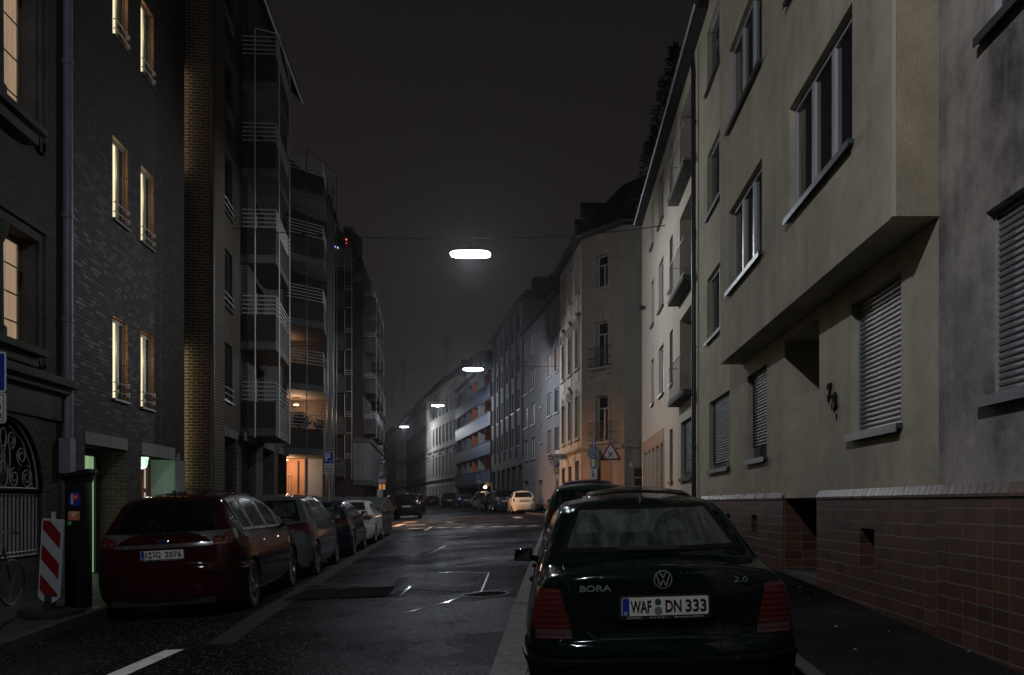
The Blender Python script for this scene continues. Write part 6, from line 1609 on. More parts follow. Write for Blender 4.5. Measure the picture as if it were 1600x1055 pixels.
    def seam(ax, pts, w=.006):
        a = Vector(pts[0]); 
        for p, q in zip(pts, pts[1:]):
            d = Vector((q[0]-p[0], q[1]-p[1])); L_ = max(d.length, 1e-6); nn2 = Vector((-d.y, d.x))/L_*w/2
            V, F_, _, _ = patch(skin, ax, [(p[0]-nn2.x,p[1]-nn2.y),(q[0]-nn2.x,q[1]-nn2.y)], [(p[0]+nn2.x,p[1]+nn2.y),(q[0]+nn2.x,q[1]+nn2.y)], nu=max(2, int(L_/.06)), nv=1, off=.0025); m.add(V, F_)
    for ax in ('l', 'R'):
        for y in spec['doors']: seam(ax, [(y-L/2, .30), (y-L/2, spec.get('belt', c.zs+.03)-.01)])
        seam(ax, [(spec['doors'][0]-L/2, .29), (spec['doors'][-1]-L/2, .29)])
    for pts in spec.get('rseam', []): seam('r', pts, .008)
    m.build('panel_gaps', M_SEAL, e)
    # bumpers
    def bumper(rear):
        m = MB(); zz = spec.get('bumper', (.24,.60)); za, zb_ = zz; nz = 9; path = []
        for i in range(9): path.append((1, .62-.62*i/8))
        nx = 22
        rows = []
        for j in range(nz+1):
            z = za+(zb_-za)*j/nz; p = .028*math.sin(math.pi*min(1, max(0, (j+.0)/nz)))**.45 if 0 < j < nz else -.012
            r_ = []
            yl = [.66*(1-i/12) for i in range(12)]
            for y in yl: r_.append((c.hw(max(y,.0), z)+p, y, z))
            w = c.hw(0, z)
            for i in range(nx+1): x = w*(1-2*i/nx); r_.append((x, -p if abs(i-nx/2) < nx/2 else -p*.5, z))
            for y in yl[::-1]: r_.append((-(c.hw(max(y,.0), z)+p), y, z))
            rows.append(r_)
        k = len(rows[0]); V = []
        for r_ in rows:
            for (x, y, z) in r_:
                yy = y if rear else L-y
                q = c.deform(x, max(0, y) if rear else L-max(0, y), z)
                V.append((q[0], q[1]+(min(0, y) if rear else -min(0, y)), q[2]))
        F_ = [(j*k+i, j*k+i+1, (j+1)*k+i+1, (j+1)*k+i) for j in range(nz) for i in range(k-1)]
        if rear: F_ = [f[::-1] for f in F_]
        # remove what would cross the wheel arch
        keep = []
        wy = (wr_ if rear else wf_)-L/2
        for f in F_:
            cy = sum(V[i][1] for i in f)/4; cz_ = sum(V[i][2] for i in f)/4
            if math.hypot(cy-wy, cz_-Rw) > arch+.03 and (cy < wy if rear else cy > wy): keep.append(f)
        m.add(V, keep); return m.build('rear_bumper' if rear else 'front_bumper', pm, e, smooth=True)
    rb = bumper(True); bumper(False)
    if spec.get('skirt', True):
        m = MB(); z0_ = spec.get('zb',.2); m.box(-c.W/2+.30, c.W/2-.30, -L/2+.02, -L/2+.5, z0_-.02, z0_+.06); m.box(-c.W/2+.18, c.W/2-.18, -L/2+wr_+.45, L/2-(L-wf_)-.45, z0_-.05, z0_+.03); m.build('underbody', M_DIRT, e)
        m = MB(); m.tube([(-.45,-L/2+.4,.24),(-.48,-L/2+.05,.23)], .03, 10); m.build('exhaust', M_CHR, e, smooth=True)
    # cut the see-through openings
    if detail >= 1:
        bm = bmesh.new(); bm.from_mesh(me); dele = []
        for f in bm.faces:
            p = f.calc_center_median(); n3 = f.normal
            for ax, pl in holes:
                if ax == 'r' and p.y < 0 and n3.y < -.15 and inpoly((p.x, p.z), pl): dele.append(f); break
                if ax == 'f' and p.y > 0 and n3.y > .15 and inpoly((p.x, p.z), pl): dele.append(f); break
                if ax == 'l' and p.x < 0 and n3.x < -.3 and inpoly((p.y, p.z), pl): dele.append(f); break
                if ax == 'R' and p.x > 0 and n3.x > .3 and inpoly((p.y, p.z), pl): dele.append(f); break
        bmesh.ops.delete(bm, geom=dele, context='FACES'); bm.to_mesh(me); bm.free()
        m = MB(); zf = .42; m.box(-c.W/2+.22, c.W/2-.22, -L/2+.35, L/2-1.2, zf, zf+.02)
        m.box(-c.W/2+.20, c.W/2-.20, L/2-1.75 if L > 4 else L/2-1.35, L/2-1.05, .55, c.zs-.06); m.box(-c.wr-.04, c.wr+.04, -L/2+.5, -L/2+spec['seats'][1]-.15, c.zs-.14, c.zs-.10)
        m.build('cabin', M_INT, e)
        fy, ry = spec['seats']
        for sx_ in (-.37,.37):
            m = MB(); m.box(sx_-.25, sx_+.25, fy-L/2, fy-L/2+.5, .45, .62); m.box(sx_-.23, sx_+.23, fy-L/2-.13, fy-L/2+.02, .60, 1.08*c.H/1.45); st_ = m.build('seat', M_SEAT, e, bevel=.05)
            m = MB(); hz = 1.12*c.H/1.45
            if spec.get('ringrest'):
                pts = []
                for i in range(13): a = math.pi*i/12; pts.append((sx_+.135*math.cos(a), fy-L/2-.07, hz-.06+.19*math.sin(a)))
                m.tube([(sx_+.15, fy-L/2-.07, hz-.16)]+pts+[(sx_-.15, fy-L/2-.07, hz-.16)], .038, 10)
            else: m.box(sx_-.14, sx_+.14, fy-L/2-.13, fy-L/2-.03, hz, hz+.19)
            m.build('headrest', M_SEAT, st_, smooth=True) if spec.get('ringrest') else m.build('headrest', M_SEAT, st_, bevel=.04)
        m = MB(); m.box(-.62, .62, ry-L/2, ry-L/2+.12, .55, c.zs-.02); bs = m.build('rear_bench', M_SEAT, e, bevel=.04)
        for sx_ in (-.42,.42):
            m = MB(); hz = c.zs-.04
            if spec.get('ringrest'):
                pts = []
                for i in range(13): a = math.pi*i/12; pts.append((sx_+.135*math.cos(a), ry-L/2+.06, hz+.03+.17*math.sin(a)))
                m.tube([(sx_+.15, ry-L/2+.06, hz-.05)]+pts+[(sx_-.15, ry-L/2+.06, hz-.05)], .036, 10); m.build('headrest', M_SEAT, bs, smooth=True)
            else: m.box(sx_-.13, sx_+.13, ry-L/2+.01, ry-L/2+.11, hz, hz+.16); m.build('headrest', M_SEAT, bs, bevel=.04)
        m = MB(); cy = L/2-1.62 if L > 4 else L/2-1.3; m.lathe([(.165,-.014),(.185,0),(.165,.014),(.15,0)], 24, Matrix.Translation((-.37,cy-.12,c.zs+.0))@Matrix.Rotation(R(68),4,'X'), close=True); m.build('steering_wheel', M_BLACK, e, smooth=True)
        m = MB(); m.box(-.12,.12,L/2-spec.get('mir',1.95)-.02,L/2-spec.get('mir',1.95)+.01,c.H-.20,c.H-.13); m.build('rear_view_mirror', M_BLACK, e, bevel=.01)
    me.materials.clear(); me.materials.append(pm); smooth_mesh(me, 32)
    bo = bpy.data.objects.new('body', me); COL.objects.link(bo); bo.parent = e
    # wheels
    hubcap = spec.get('rim', M_RIM)
    def wheel(x, y, s):
        M = Matrix.Translation((x, y-L/2, Rw))@Matrix.Rotation(R(90)*s, 4, 'Y'); w = .1
        m = MB(); m.lathe([(Rw*.66,-w),(Rw*.94,-w),(Rw,-w*.75),(Rw,w*.75),(Rw*.94,w),(Rw*.70,w),(Rw*.66,w*.9)], 32, M, close=True); t_ = m.build('wheel', M_TYRE, e, smooth=True)
        m = MB(); m.lathe([(Rw*.67,w*.6),(Rw*.67,w*.92),(Rw*.62,w*.92),(Rw*.60,w*.3),(Rw*.60,-w*.5)], 32, M)if detail else m.lathe([(Rw*.67,w*.6),(Rw*.67,w*.9),(.01,w*.8)], 20, M)
        if detail:
            for k in range(spec.get('spokes', 5)):
                a = 2*math.pi*k/spec.get('spokes', 5); dx, dy = math.cos(a), math.sin(a); px_, py_ = -dy, dx
                q = [(.03,.035),(.03,-.035),(Rw*.62,-.028),(Rw*.62,.028)]
                for zz in (1,):
                    vs = [M @ Vector((dx*r_+px_*o, dy*r_+py_*o, w*.72)) for r_, o in q]+[M @ Vector((dx*r_+px_*o, dy*r_+py_*o, w*.35)) for r_, o in q]
                    m.add(vs, [(0,1,2,3),(0,4,5,1),(1,5,6,2),(2,6,7,3),(3,7,4,0)])
            m.lathe([(.07,w*.3),(.07,w*.75),(.05,w*.85),(.005,w*.86)], 16, M)
        m.build('rim', hubcap, t_, smooth=True)
        if detail: m = MB(); m.lathe([(Rw*.59,-w*.3),(.01,-w*.3)], 24, M); m.build('brake_disc', M_DIRT, t_)
    for s in (-1, 1):
        for y in (wr_, wf_): wheel(s*(c.W/2-.12), y, s)
    # mirrors
    my = spec['mirror']; 
    for s in (-1, 1):
        z = spec.get('belt', c.zs+.03)+.05-spec.get('mlow',0); x = c.hw(my, z-.05)
        m = MB(); m.tube([(s*(x-.03),my-L/2+.03,z-.03),(s*(x+.06),my-L/2+.03,z-.01)], .03, 8)
        m.add([(s*(x+a),my-L/2+b,z+d) for a, b, d in [(.03,-.06,-.045),(.20,-.03,-.035),(.20,.05,-.025),(.03,.09,-.035),(.03,-.06,.085),(.185,-.03,.075),(.175,.05,.065),(.03,.08,.075)]], [(0,3,2,1),(4,5,6,7),(0,1,5,4),(1,2,6,5),(2,3,7,6),(3,0,4,7)] if s > 0 else [(0,1,2,3),(7,6,5,4),(4,5,1,0),(5,6,2,1),(6,7,3,2),(7,4,0,3)])
        mo = m.build('wing_mirror', spec.get('mirrorpaint', pm), e, bevel=.018 if detail else 0)
        m = MB(); m.add([(s*(x+a),my-L/2+b,z+d) for a, b, d in [(.05,-.062,-.03),(.188,-.035,-.022),(.170,-.035,.065),(.05,-.062,.072)]], [(0,1,2,3) if s > 0 else (3,2,1,0)]); m.build('mirror_glass', plain('mirror_glass', (.5,.55,.55), .05, metal=1), mo)
    # lights
    for lt in spec['lights']:
        ax, bot, top, mat = lt[:4]; nm = lt[4] if len(lt) > 4 else 'tail_light'
        for s in (-1, 1):
            if ax in ('r', 'f'): b_, t_, a_ = [(s*p[0],p[1]) for p in bot], [(s*p[0],p[1]) for p in top], ax
            else: b_, t_, a_ = bot, top, ('l' if s < 0 else 'R')
            V, F_, _, _ = patch(skin, a_, b_, t_, nu=10, nv=8, off=.007)
            m = MB(); m.add(V, F_ if s > 0 or ax not in ('r','f') else [f[::-1] for f in F_]); m.build(nm, mat, e, smooth=True)
    # handles
    for s, ax in ((-1,'l'),(1,'R')):
        for y in spec.get('handles', []):
            p = skin.hit(ax, y-L/2, spec.get('hz', c.zs-.08), .0); m = MB()
            m.tube([(p.x,p.y,p.z),(p.x+s*.016,p.y+.02,p.z+.004),(p.x+s*.016,p.y+.15,p.z+.004),(p.x,p.y+.17,p.z)], .011, 6); m.build('door_handle', spec.get('handlemat', pm), e, smooth=True)
    # number plate
    if 'plate' in spec:
        z, txt = spec['plate'][:2]; p = skin.hit('r', 0, z, 0); y = p.y-spec.get('pout', .03)
        m = MB(); plate_(m, -.275, .275, z-.075, z+.068, y, .02, r=.015); ph = m.build('plate_holder', M_BLACK, e)
        m = MB(); plate_(m, -.26, .26, z-.052, z+.058, y-.005, .004, r=.01); pl = m.build('number_plate', plain('plate_white', (.50,.47,.42) if spec.get('warmplate') else (.46,.48,.48), .4), ph)
        if txt:
            m = MB(); m.box(-.256,-.215,y-.0065,y-.0052,z-.049,z+.055); m.build('blue_strip', M_SBLUE, pl)
            m = MB(); 
            for (t, cx, w_) in txt: add_text(m, t, .100, cx, y-.0068, z+.003, ext=.0008, bold=.0022, width=w_)
            m.build('lettering', M_SBLK, pl)
            m = MB(); add_text(m, 'D', .026, -.236, y-.0078, z-.035, ext=.0006, bold=.0008)
            m.build('country_letter', M_SWHITE, pl)
            if spec.get('seals'):
                cx = spec['seals']; m = MB(); disc(m, cx, z+.030, .019, y-.0075, .0015, seg=20); m.build('green_seal', plain('seal_green', (.02,.06,.035), .5), pl)
                m = MB(); disc(m, cx, z-.022, .023, y-.0075, .0015, seg=20); m.build('grey_seal', plain('seal_grey', (.12,.12,.11), .5), pl)
            if spec.get('dealer'):
                m = MB()
                for t, cx, w_ in spec['dealer']: add_text(m, t, .016, cx, y-.0012, z-.064, ext=.0006, width=w_)
                m.build('dealer_lettering', plain('dealer_grey', (.35,.35,.35), .5), ph)
    spec['skin'] = skin; spec['y_'] = lambda z, x=0: skin.hit('r', x, z, 0)
    return e, spec
def put(e, x, y, heading=0, rear=True, L=4.4, lift=0):
    """place by the rear centre (x, y); lay it on the sloping road"""
    dx, dy = -math.sin(heading), math.cos(heading)
    cx, cy = x+dx*L/2, y+dy*L/2
    sl = (gz(cx+dx, cy+dy)-gz(cx-dx, cy-dy))/2; cs = (gz(cx+dy*.7, cy-dx*.7)-gz(cx-dy*.7, cy+dx*.7))/1.4
    f = Vector((dx, dy, sl)).normalized(); r_ = Vector((dy, -dx, cs)); r_ = (r_-f*r_.dot(f)).normalized(); u = r_.cross(f)
    e.rotation_euler = Matrix((r_, f, u)).transposed().to_euler(); e.location = (cx, cy, gz(cx, cy)+lift)

# --- dark green saloon in front
P_BORA = paint('wet_black_green_paint', (.0010,.0045,.0035), metal=.4, rough=.42)
bora = dict(sh=.925, L=4.38, W=1.725, wr=.55, zs=.90, zb=.22, bow=.13, rc=.15, paint=P_BORA, mirrorpaint=P_BORA,
  prof=[(0,.55),(.015,.615),(.06,.64),(.085,.90),(.12,1.015),(.20,1.035),(.62,1.055),(.70,1.085),(1.28,1.385),(1.45,1.425),(1.95,1.446),(2.5,1.42),(2.72,1.38),(3.40,.99),(3.55,.955),(4.15,.80),(4.33,.66),(4.38,.50)],
  wheels=(.87,3.39), R=.31, rwin=(1.075,.62,1.365,.475), fwin=(1.01,.66,1.35,.53), side=[1.02,1.42,2.28,3.12], belt=.95, drop=.115, doors=[1.32,2.30,3.32], seats=(2.35,1.22), ringrest=True, glass=G_FOG,
  handles=[1.42,2.42], mirror=2.98, mlow=.14, mir=1.85, plate=(.80, [('WAF',-.145,.125),('DN',.020+.03,.095),('333',.185,.125)]), seals=-.042, warmplate=True, pout=.045, spokes=5, rim=M_CAP, bumper=(.26,.585),
  dealer=[('SUZUKI',-.185,.085),('H U W E L',-.04,.10),('·',.035,None),('Beckum',.10,.085),('NISSAN',.19,.075)],
  rseam=[[(-.60,1.02),(-.58,.95),(-.52,.70),(-.42,.61)],[(.60,1.02),(.58,.95),(.52,.70),(.42,.61)],[(-.42,.612),(.42,.612)]],
  lights=[('r',[(.565,.672),(.775,.672)],[(.625,.905),(.755,.905)],L_RED),('s',[(.13-2.19,.672),(.36-2.19,.672)],[(.15-2.19,.915),(.28-2.19,.915)],L_RED),
          ('r',[(.555,.612),(.78,.612)],[(.565,.670),(.775,.670)],L_SMK,'reversing_light'),('f',[(.45,.60),(.80,.62)],[(.45,.75),(.78,.76)],L_CLR,'headlight')])
e_b, sp = make_car('parked_car', 'black green saloon parked nearest on the right, with tall ribbed red lamps', None, bora, 2)
sk = sp['skin']
m = MB(); y = sk.hit('r', 0, .955, 0).y-.012
for r0, r1 in ((.056,.050),): m.lathe([(r0,-.004),(r0,.004),(r1,.005),(r1,-.005)], 32, Matrix.Translation((0,y,.955))@Matrix.Rotation(R(90),4,'X'), close=True)
def strokes(m, pts, w, y, cz):
    for (a, b) in zip(pts, pts[1:]):
        d = Vector((b[0]-a[0], b[1]-a[1])).normalized(); n_ = Vector((-d.y, d.x))*w/2
        q = [(a[0]-n_.x,a[1]-n_.y),(b[0]-n_.x,b[1]-n_.y),(b[0]+n_.x,b[1]+n_.y),(a[0]+n_.x,a[1]+n_.y)]
        m.add([(p[0],y-.003,p[1]+cz) for p in q]+[(p[0],y+.003,p[1]+cz) for p in q], [(0,1,2,3),(0,4,5,1),(1,5,6,2),(2,6,7,3),(3,7,4,0)])
strokes(m, [(-.020,.046),(0,.008),(.020,.046)], .008, y, .955); strokes(m, [(-.040,.030),(-.018,-.040),(0,-.002),(.018,-.040),(.040,.030)], .008, y, .955)
m.build('emblem', plain('dull_chrome', (.20,.205,.21), .3, metal=.3), e_b)
m = MB(); y = sk.hit('r', -.31, .915, 0).y-.008; add_text(m, 'BORA', .052, -.41, y, .912, ext=.003, bold=.001, width=.19); m.build('lettering', plain('dull_chrome', (.20,.205,.21), .3, metal=.3), e_b)
m = MB(); y = sk.hit('r', .43, .93, 0).y-.008; add_text(m, '2.0', .045, .475, y, .940, ext=.003, bold=.0, width=.085); m.build('lettering', MATS['dull_chrome'], e_b)
# rub strip, boot ledge, aerial
def wrap(c_, z0, z1, out, mat, e, nm, yl=.6):
    c = CarShape(c_['L'], c_['W'], c_['prof'], c_['zs'], c_['wr'], zb=c_.get('zb',.2), rc=c_.get('rc',.16), bow=c_.get('bow',.14)); m = MB(); rows = []
    for z, p in ((z0,out-.012),(z0+.004,out),((z0+z1)/2,out+.004),(z1-.004,out),(z1,out-.012)):
        r_ = []; yl_ = [yl*(1-i/10) for i in range(10)]
        for y in yl_: q = c.deform(c.hw(y, z)+p, y, z); r_.append(q)
        w = c.hw(0, z)
        for i in range(21): q = c.deform(w*(1-i/10), 0, z); r_.append((q[0], q[1]-p, q[2]))
        for y in yl_[::-1]: q = c.deform(-(c.hw(y, z)+p), y, z); r_.append(q)
        rows.append(r_)
    k = len(rows[0]); m.add([v for r_ in rows for v in r_], [(j*k+i+1, j*k+i, (j+1)*k+i, (j+1)*k+i+1) for j in range(4) for i in range(k-1)]); return m.build(nm, mat, e, smooth=True)
wrap(bora, .455, .500, .036, M_SEAL, e_b, 'rub_strip', .55)
m = MB(); p = sk.hit('t', 0, 1.33-2.19, 0); m.lathe([(.028,-.01),(.022,.02),(.012,.045)], 12, Matrix.Translation(p)); m.tube([p+Vector((0,0,.03)), p+Vector((0,-.10,.44))], [.0045,.0025], 6); m.build('aerial', M_BLACK, e_b, smooth=True)
m = MB(); V, F_, _, _ = patch(sk, 'r', [(-.22,1.078),(.20,1.078)], [(-.20,1.10),(.18,1.10)], nu=8, nv=2, off=.012); m.add(V, F_); m.build('brake_light', M_BLACK, e_b)
put(e_b, .665, 5.34, R(.5), L=4.38)

# --- red people carrier on the left
P_RED = paint('wet_dark_red_paint', (.020,.0014,.0022), metal=.45, rough=.35)
smax = dict(L=4.77, W=1.86, wr=.55, zs=.98, zb=.22, bow=.24, rc=.28, paint=P_RED,
  prof=[(0,.60),(.02,.70),(.06,.72),(.075,.86),(.105,1.00),(.16,1.09),(.32,1.32),(.50,1.51),(.56,1.57),(.70,1.605),(1.6,1.665),(2.4,1.64),(2.9,1.55),(3.2,1.42),(3.95,1.03),(4.1,.99),(4.58,.82),(4.72,.66),(4.77,.50)],
  wheels=(.96,3.81), R=.335, rwin=(1.08,.66,1.53,.52), fwin=(1.08,.68,1.52,.54), side=[.72,1.35,2.25,3.12,3.62], belt=1.03, drop=.115, rise=.06, doors=[1.42,2.42,3.48], seats=(2.6,1.4), trim=True, glass_rear=G_DARK,
  handles=[1.55,2.55], handlemat=M_CHR, mirror=3.28, plate=(.835, [('K',-.185,.042),('SQ',-.065,.10),('2076',.135,.205)]), seals=-.145, pout=.02, bumper=(.24,.70), spokes=7,
  dealer=[('BERNER',-.20,.05),('Koeln',-.10,.05),('Autohaus Strunk Koeln',.08,.20)],
  rseam=[[(-.66,1.05),(-.64,.90),(-.60,.72)],[(.66,1.05),(.64,.90),(.60,.72)],[(-.60,.718),(.60,.718)]],
  lights=[('r',[(.58,.93),(.82,.94)],[(.60,1.03),(.80,1.10)],L_PLRED),('s',[(.16-2.385,.97),(.42-2.385,1.00)],[(.18-2.385,1.10),(.50-2.385,1.13)],L_CLR),('f',[(.45,.68),(.85,.75)],[(.45,.80),(.82,.92)],L_CLR,'headlight')])
e_s, sp = make_car('parked_car', 'dark red people carrier parked nearest on the left with a chrome strip above its plate', None, smax, 2)
sk = sp['skin']
m = MB(); V, F_, _, _ = patch(sk, 'r', [(-.60,.925),(0,.915),(.60,.925)], [(-.60,.965),(0,.965),(.60,.965)], nu=24, nv=3, off=.016); m.add(V, F_); m.build('chrome_strip', M_CHR, e_s, smooth=True)
m = MB(); y = sk.hit('r', 0, 1.0, 0).y-.012; M_ = Matrix.Translation((0,y,1.00))@Matrix.Rotation(R(78),4,'X')@Matrix.Scale(.42,4,(0,1,0)); m.lathe([(.072,-.004),(.072,.004),(.064,.006),(.064,-.006)], 28, M_, close=True); m.build('emblem_rim', M_CHR, e_s, smooth=True)
m = MB(); m.lathe([(.063,-.001),(.063,.003),(.001,.004)], 28, M_); em = m.build('emblem', plain('emblem_dark_blue', (.01,.012,.05), .2), e_s)
m = MB(); add_text(m, 'Ford', .035, 0, y-.012, 1.0, ext=.001, width=.075); m.build('lettering', M_CHR, e_s)
m = MB(); m.box(-.02,.02,-2.385+.66,-2.385+.76,1.60,1.66); m.build('roof_aerial_base', M_BLACK, e_s, bevel=.01)
m = MB(); p = sk.hit('r', .18, 1.10, 0); m.tube([(-.02,p.y-.01,1.095),(.34,p.y+.05,1.12)], .008, 6); m.build('rear_wiper', M_BLACK, e_s)
wrap(smax, .60, .615, .030, M_SEAL, e_s, 'bumper_crease', .5)
aL = R(6.4)
put(e_s, -4.96, 11.25, aL, L=4.77)

# --- further cars
def mpv(paint_, **k):
    d = dict(L=4.36, W=1.79, wr=.60, zs=.97, zb=.20, bow=.16, rc=.18, paint=paint_,
     prof=[(0,.58),(.02,.66),(.06,.70),(.09,.90),(.16,1.02),(.36,1.28),(.46,1.46),(.54,1.53),(.75,1.565),(1.5,1.60),(2.2,1.585),(2.7,1.50),(3.6,1.05),(3.8,.99),(4.2,.80),(4.33,.62),(4.36,.50)],
     wheels=(.75,3.53), R=.325, rwin=(1.06,.66,1.46,.55), fwin=(1.08,.68,1.48,.56), side=[.62,1.12,2.0,2.95,3.35], belt=1.0, drop=.115, doors=[1.2,2.15,3.2], seats=(2.4,1.3), handles=[1.3,2.3], mirror=2.95, spokes=5,
     plate=(.80, None), bumper=(.22,.66), lights=[('r',[(.58,.82),(.84,.82)],[(.60,1.02),(.80,1.02)],L_RED),('s',[(.12-2.18,.82),(.36-2.18,.84)],[(.14-2.18,1.02),(.30-2.18,1.02)],L_RED),('f',[(.45,.66),(.82,.70)],[(.45,.80),(.80,.84)],L_CLR,'headlight')])
    d.update(k); return d
def hatch(paint_, **k):
    d = dict(L=4.22, W=1.77, wr=.57, zs=.92, zb=.20, bow=.15, rc=.18, paint=paint_,
     prof=[(0,.56),(.02,.63),(.06,.66),(.08,.86),(.14,.98),(.40,1.22),(.52,1.34),(.62,1.39),(.9,1.42),(1.7,1.44),(2.3,1.41),(2.55,1.36),(3.25,.98),(3.4,.94),(4.0,.78),(4.18,.62),(4.22,.48)],
     wheels=(.80,3.40), R=.315, rwin=(.99,.64,1.33,.52), fwin=(1.0,.66,1.34,.55), side=[.62,1.15,2.0,2.95], belt=.955, drop=.11, doors=[1.2,2.1,3.15], seats=(2.2,1.15), handles=[1.3,2.25], mirror=2.82, spokes=5,
     plate=(.80, None), bumper=(.22,.62), lights=[('r',[(.54,.78),(.80,.78)],[(.58,.96),(.77,.96)],L_RED),('s',[(.12-2.11,.78),(.34-2.11,.80)],[(.14-2.11,.96),(.28-2.11,.96)],L_RED),('f',[(.42,.62),(.80,.66)],[(.42,.74),(.78,.78)],L_CLR,'headlight')])
    d.update(k); return d
def saloon(paint_, **k):
    d = dict(L=4.46, W=1.80, wr=.57, zs=.90, zb=.20, bow=.15, rc=.18, paint=paint_,
     prof=[(0,.56),(.02,.64),(.06,.68),(.08,.92),(.13,1.01),(.30,1.02),(.55,1.04),(1.25,1.33),(1.5,1.39),(2.1,1.42),(2.6,1.39),(2.85,1.33),(3.5,.96),(3.7,.92),(4.25,.76),(4.42,.60),(4.46,.48)],
     wheels=(.92,3.56), R=.32, rwin=(1.07,.62,1.33,.50), fwin=(.99,.66,1.33,.54), side=[1.0,1.4,2.3,3.2], belt=.945, drop=.11, doors=[1.35,2.3,3.3], seats=(2.45,1.35), handles=[1.5,2.45], mirror=3.0, spokes=5,
     plate=(.66, None), bumper=(.22,.62), lights=[('r',[(.46,.78),(.82,.79)],[(.48,.90),(.80,.91)],L_RED),('s',[(.12-2.23,.79),(.36-2.23,.82)],[(.14-2.23,.91),(.40-2.23,.91)],L_RED),('f',[(.42,.62),(.80,.66)],[(.42,.72),(.78,.76)],L_CLR,'headlight')])
    d.update(k); return d
def suv(paint_, **k):
    d = dict(L=4.35, W=1.80, wr=.62, zs=1.00, zb=.24, bow=.12, rc=.16, paint=paint_,
     prof=[(0,.60),(.02,.68),(.05,.72),(.07,.96),(.12,1.08),(.34,1.42),(.44,1.58),(.6,1.63),(1.5,1.66),(2.3,1.63),(2.55,1.57),(3.15,1.12),(3.3,1.08),(4.1,.96),(4.3,.76),(4.35,.55)],
     wheels=(.80,3.45), R=.35, rwin=(1.08,.66,1.52,.58), fwin=(1.14,.68,1.55,.58), side=[.5,1.1,2.0,2.95], belt=1.04, drop=.12, doors=[1.2,2.1,3.1], seats=(2.2,1.2), handles=[1.3,2.2], mirror=2.85, spokes=5,
     plate=(.80, None), bumper=(.26,.70), lights=[('r',[(.64,.86),(.84,.86)],[(.66,1.10),(.82,1.10)],L_RED),('s',[(.12-2.17,.86),(.30-2.17,.86)],[(.14-2.17,1.10),(.26-2.17,1.10)],L_RED),('f',[(.5,.74),(.84,.76)],[(.5,.90),(.82,.92)],L_CLR,'headlight')])
    d.update(k); return d
def mini(paint_, **k):
    d = dict(L=3.55, W=1.63, wr=.52, zs=.94, zb=.20, bow=.20, rc=.24, paint=paint_,
     prof=[(0,.56),(.03,.66),(.07,.72),(.11,.92),(.20,1.05),(.38,1.26),(.48,1.38),(.62,1.45),(1.1,1.485),(1.6,1.46),(1.95,1.38),(2.5,1.05),(2.65,.99),(3.2,.88),(3.45,.70),(3.55,.50)],
     wheels=(.60,2.90), R=.29, rwin=(1.05,.58,1.38,.49), fwin=(1.06,.58,1.38,.48), side=[.55,1.1,2.25], belt=.98, drop=.12, doors=[1.05,2.35], seats=(1.75,.95), handles=[1.15], mirror=2.1, mir=1.7, spokes=7, hz=.86,
     plate=(.86, None), bumper=(.24,.68), lights=[('r',[(.60,.80),(.70,.80)],[(.58,1.0),(.68,1.0)],L_RED),('f',[(.45,.66),(.66,.68)],[(.45,.86),(.64,.86)],L_CLR,'headlight')])
    d.update(k); return d
DG = 'cars parked along the street'
P_GRY = paint('wet_silver_grey_paint', (.085,.095,.105), metal=.6); P_NAVY = paint('wet_navy_paint', (.012,.016,.032), metal=.4); P_WHT = paint('wet_white_paint', (.36,.37,.39), metal=0)
P_BLK = paint('wet_black_paint', (.008,.008,.009), metal=.2); P_GRN = paint('wet_green_paint', (.012,.045,.032), metal=.4); P_BLU = paint('wet_dark_blue_paint', (.010,.014,.045), metal=.3)
P_SIL = paint('wet_silver_paint', (.35,.36,.37), metal=.6); P_FIA = paint('cream_white_paint', (.60,.55,.46), metal=0); P_ANT = paint('wet_anthracite_paint', (.03,.033,.038), metal=.5); P_MAR = paint('wet_maroon_paint', (.03,.006,.006), metal=.3)
def car(spec, label, x, y, h, d, lift=0): e, s_ = make_car('parked_car', label, DG, spec, d); put(e, x, y, h, L=spec['L'], lift=lift); return e
car(mpv(P_GRY), 'silver grey compact people carrier parked directly behind the dark red one', -5.42, 16.45, aL, 1)
car(hatch(P_NAVY), 'dark navy hatchback between the silver grey people carrier and the white saloon', -5.93, 21.8, aL, 1)
car(saloon(P_WHT), 'white saloon at the end of the left row in front of the lidded skip', -6.50, 27.15, aL, 1)
car(hatch(P_BLK), 'black hatchback directly in front of the nearest saloon, only its roof showing', 1.02, 10.2, 0, 1)
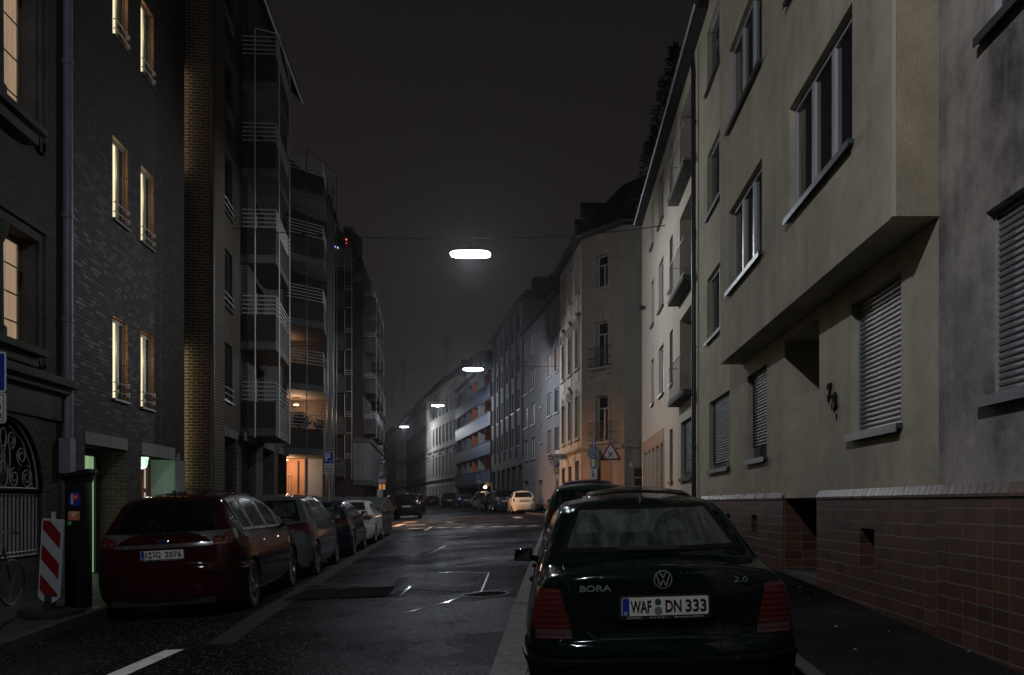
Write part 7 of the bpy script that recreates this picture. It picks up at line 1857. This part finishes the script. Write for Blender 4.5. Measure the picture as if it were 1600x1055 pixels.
car(suv(P_GRN, prof=[(0,.60),(.02,.68),(.05,.72),(.07,.92),(.12,1.02),(.34,1.30),(.44,1.44),(.6,1.49),(1.5,1.53),(2.3,1.49),(2.55,1.43),(3.15,1.05),(3.3,1.0),(4.1,.86),(4.3,.70),(4.35,.5)], rwin=(1.03,.66,1.40,.58), fwin=(1.05,.68,1.43,.58), zs=.95, wr=.58, belt=.99, W=1.74), 'dark green estate with roof rails, second car ahead on the right', .62, 15.0, R(.5), 1)
car(suv(P_BLU), 'dark blue high roofed car, third ahead on the right', .78, 22.0, 0, 1)
car(saloon(P_SIL), 'silver saloon whose roof shows to the right of the dark green estate', 2.72, 30.6, R(-4), 1, lift=.08)
car(suv(P_BLK, W=1.75), 'black estate with lit rear plate parked beyond the left crossing', -9.55, 56.5, R(7), 1)
car(suv(P_ANT, W=1.85), 'anthracite off-roader parked right behind the black estate', -11.9, 74, R(11), 0)
car(mpv(P_BLK), 'black van-like car whose roof shows over the anthracite off-roader', -14.3, 90, R(12), 0)
car(hatch(P_MAR), 'small maroon hatchback, farthest car in the middle of the bend', -16.9, 121, R(14), 0)
car(mini(P_FIA, rim=M_RIM), 'cream white little city car lit orange beside the corner house', -2.15, 57.2, R(8.5), 1)
car(suv(P_ANT, W=1.78), 'dark off-roader parked just beyond the cream city car', -3.75, 64.2, R(10), 1)
car(hatch(P_BLK), 'black hatchback parked beyond the dark off-roader on the right', -4.95, 71.2, R(11), 0)
car(mpv(P_SIL), 'silver people carrier on the right under the lit entrance', -6.95, 81, R(-7), 1)
car(hatch(P_BLU), 'dark blue hatchback just beyond the silver people carrier', -9.1, 89, R(13), 0)
car(suv(P_BLK), 'black off-roader farthest on the right beside the red and white post', -12.1, 100, R(9), 0)
# ------------------------------------------------------------------ damp night air
hb = MB(); hb.box(-75, 45, -32, 270, -4.2, 27); hz_ = hb.build('haze', plain('haze_tmp', (1,1,1))); tag(hz_, kind='stuff')
hm = bpy.data.materials.new('damp_air'); hm.use_nodes = True; hn = hm.node_tree.nodes; hn.clear()
ho = hn.new('ShaderNodeOutputMaterial'); hv = hn.new('ShaderNodeVolumePrincipled'); hv.inputs['Color'].default_value = (.9,.92,1,1); hv.inputs['Density'].default_value = .00022; hv.inputs['Anisotropy'].default_value = .82
hm.node_tree.links.new(hv.outputs[0], ho.inputs['Volume']); hz_.data.materials.clear(); hz_.data.materials.append(hm)
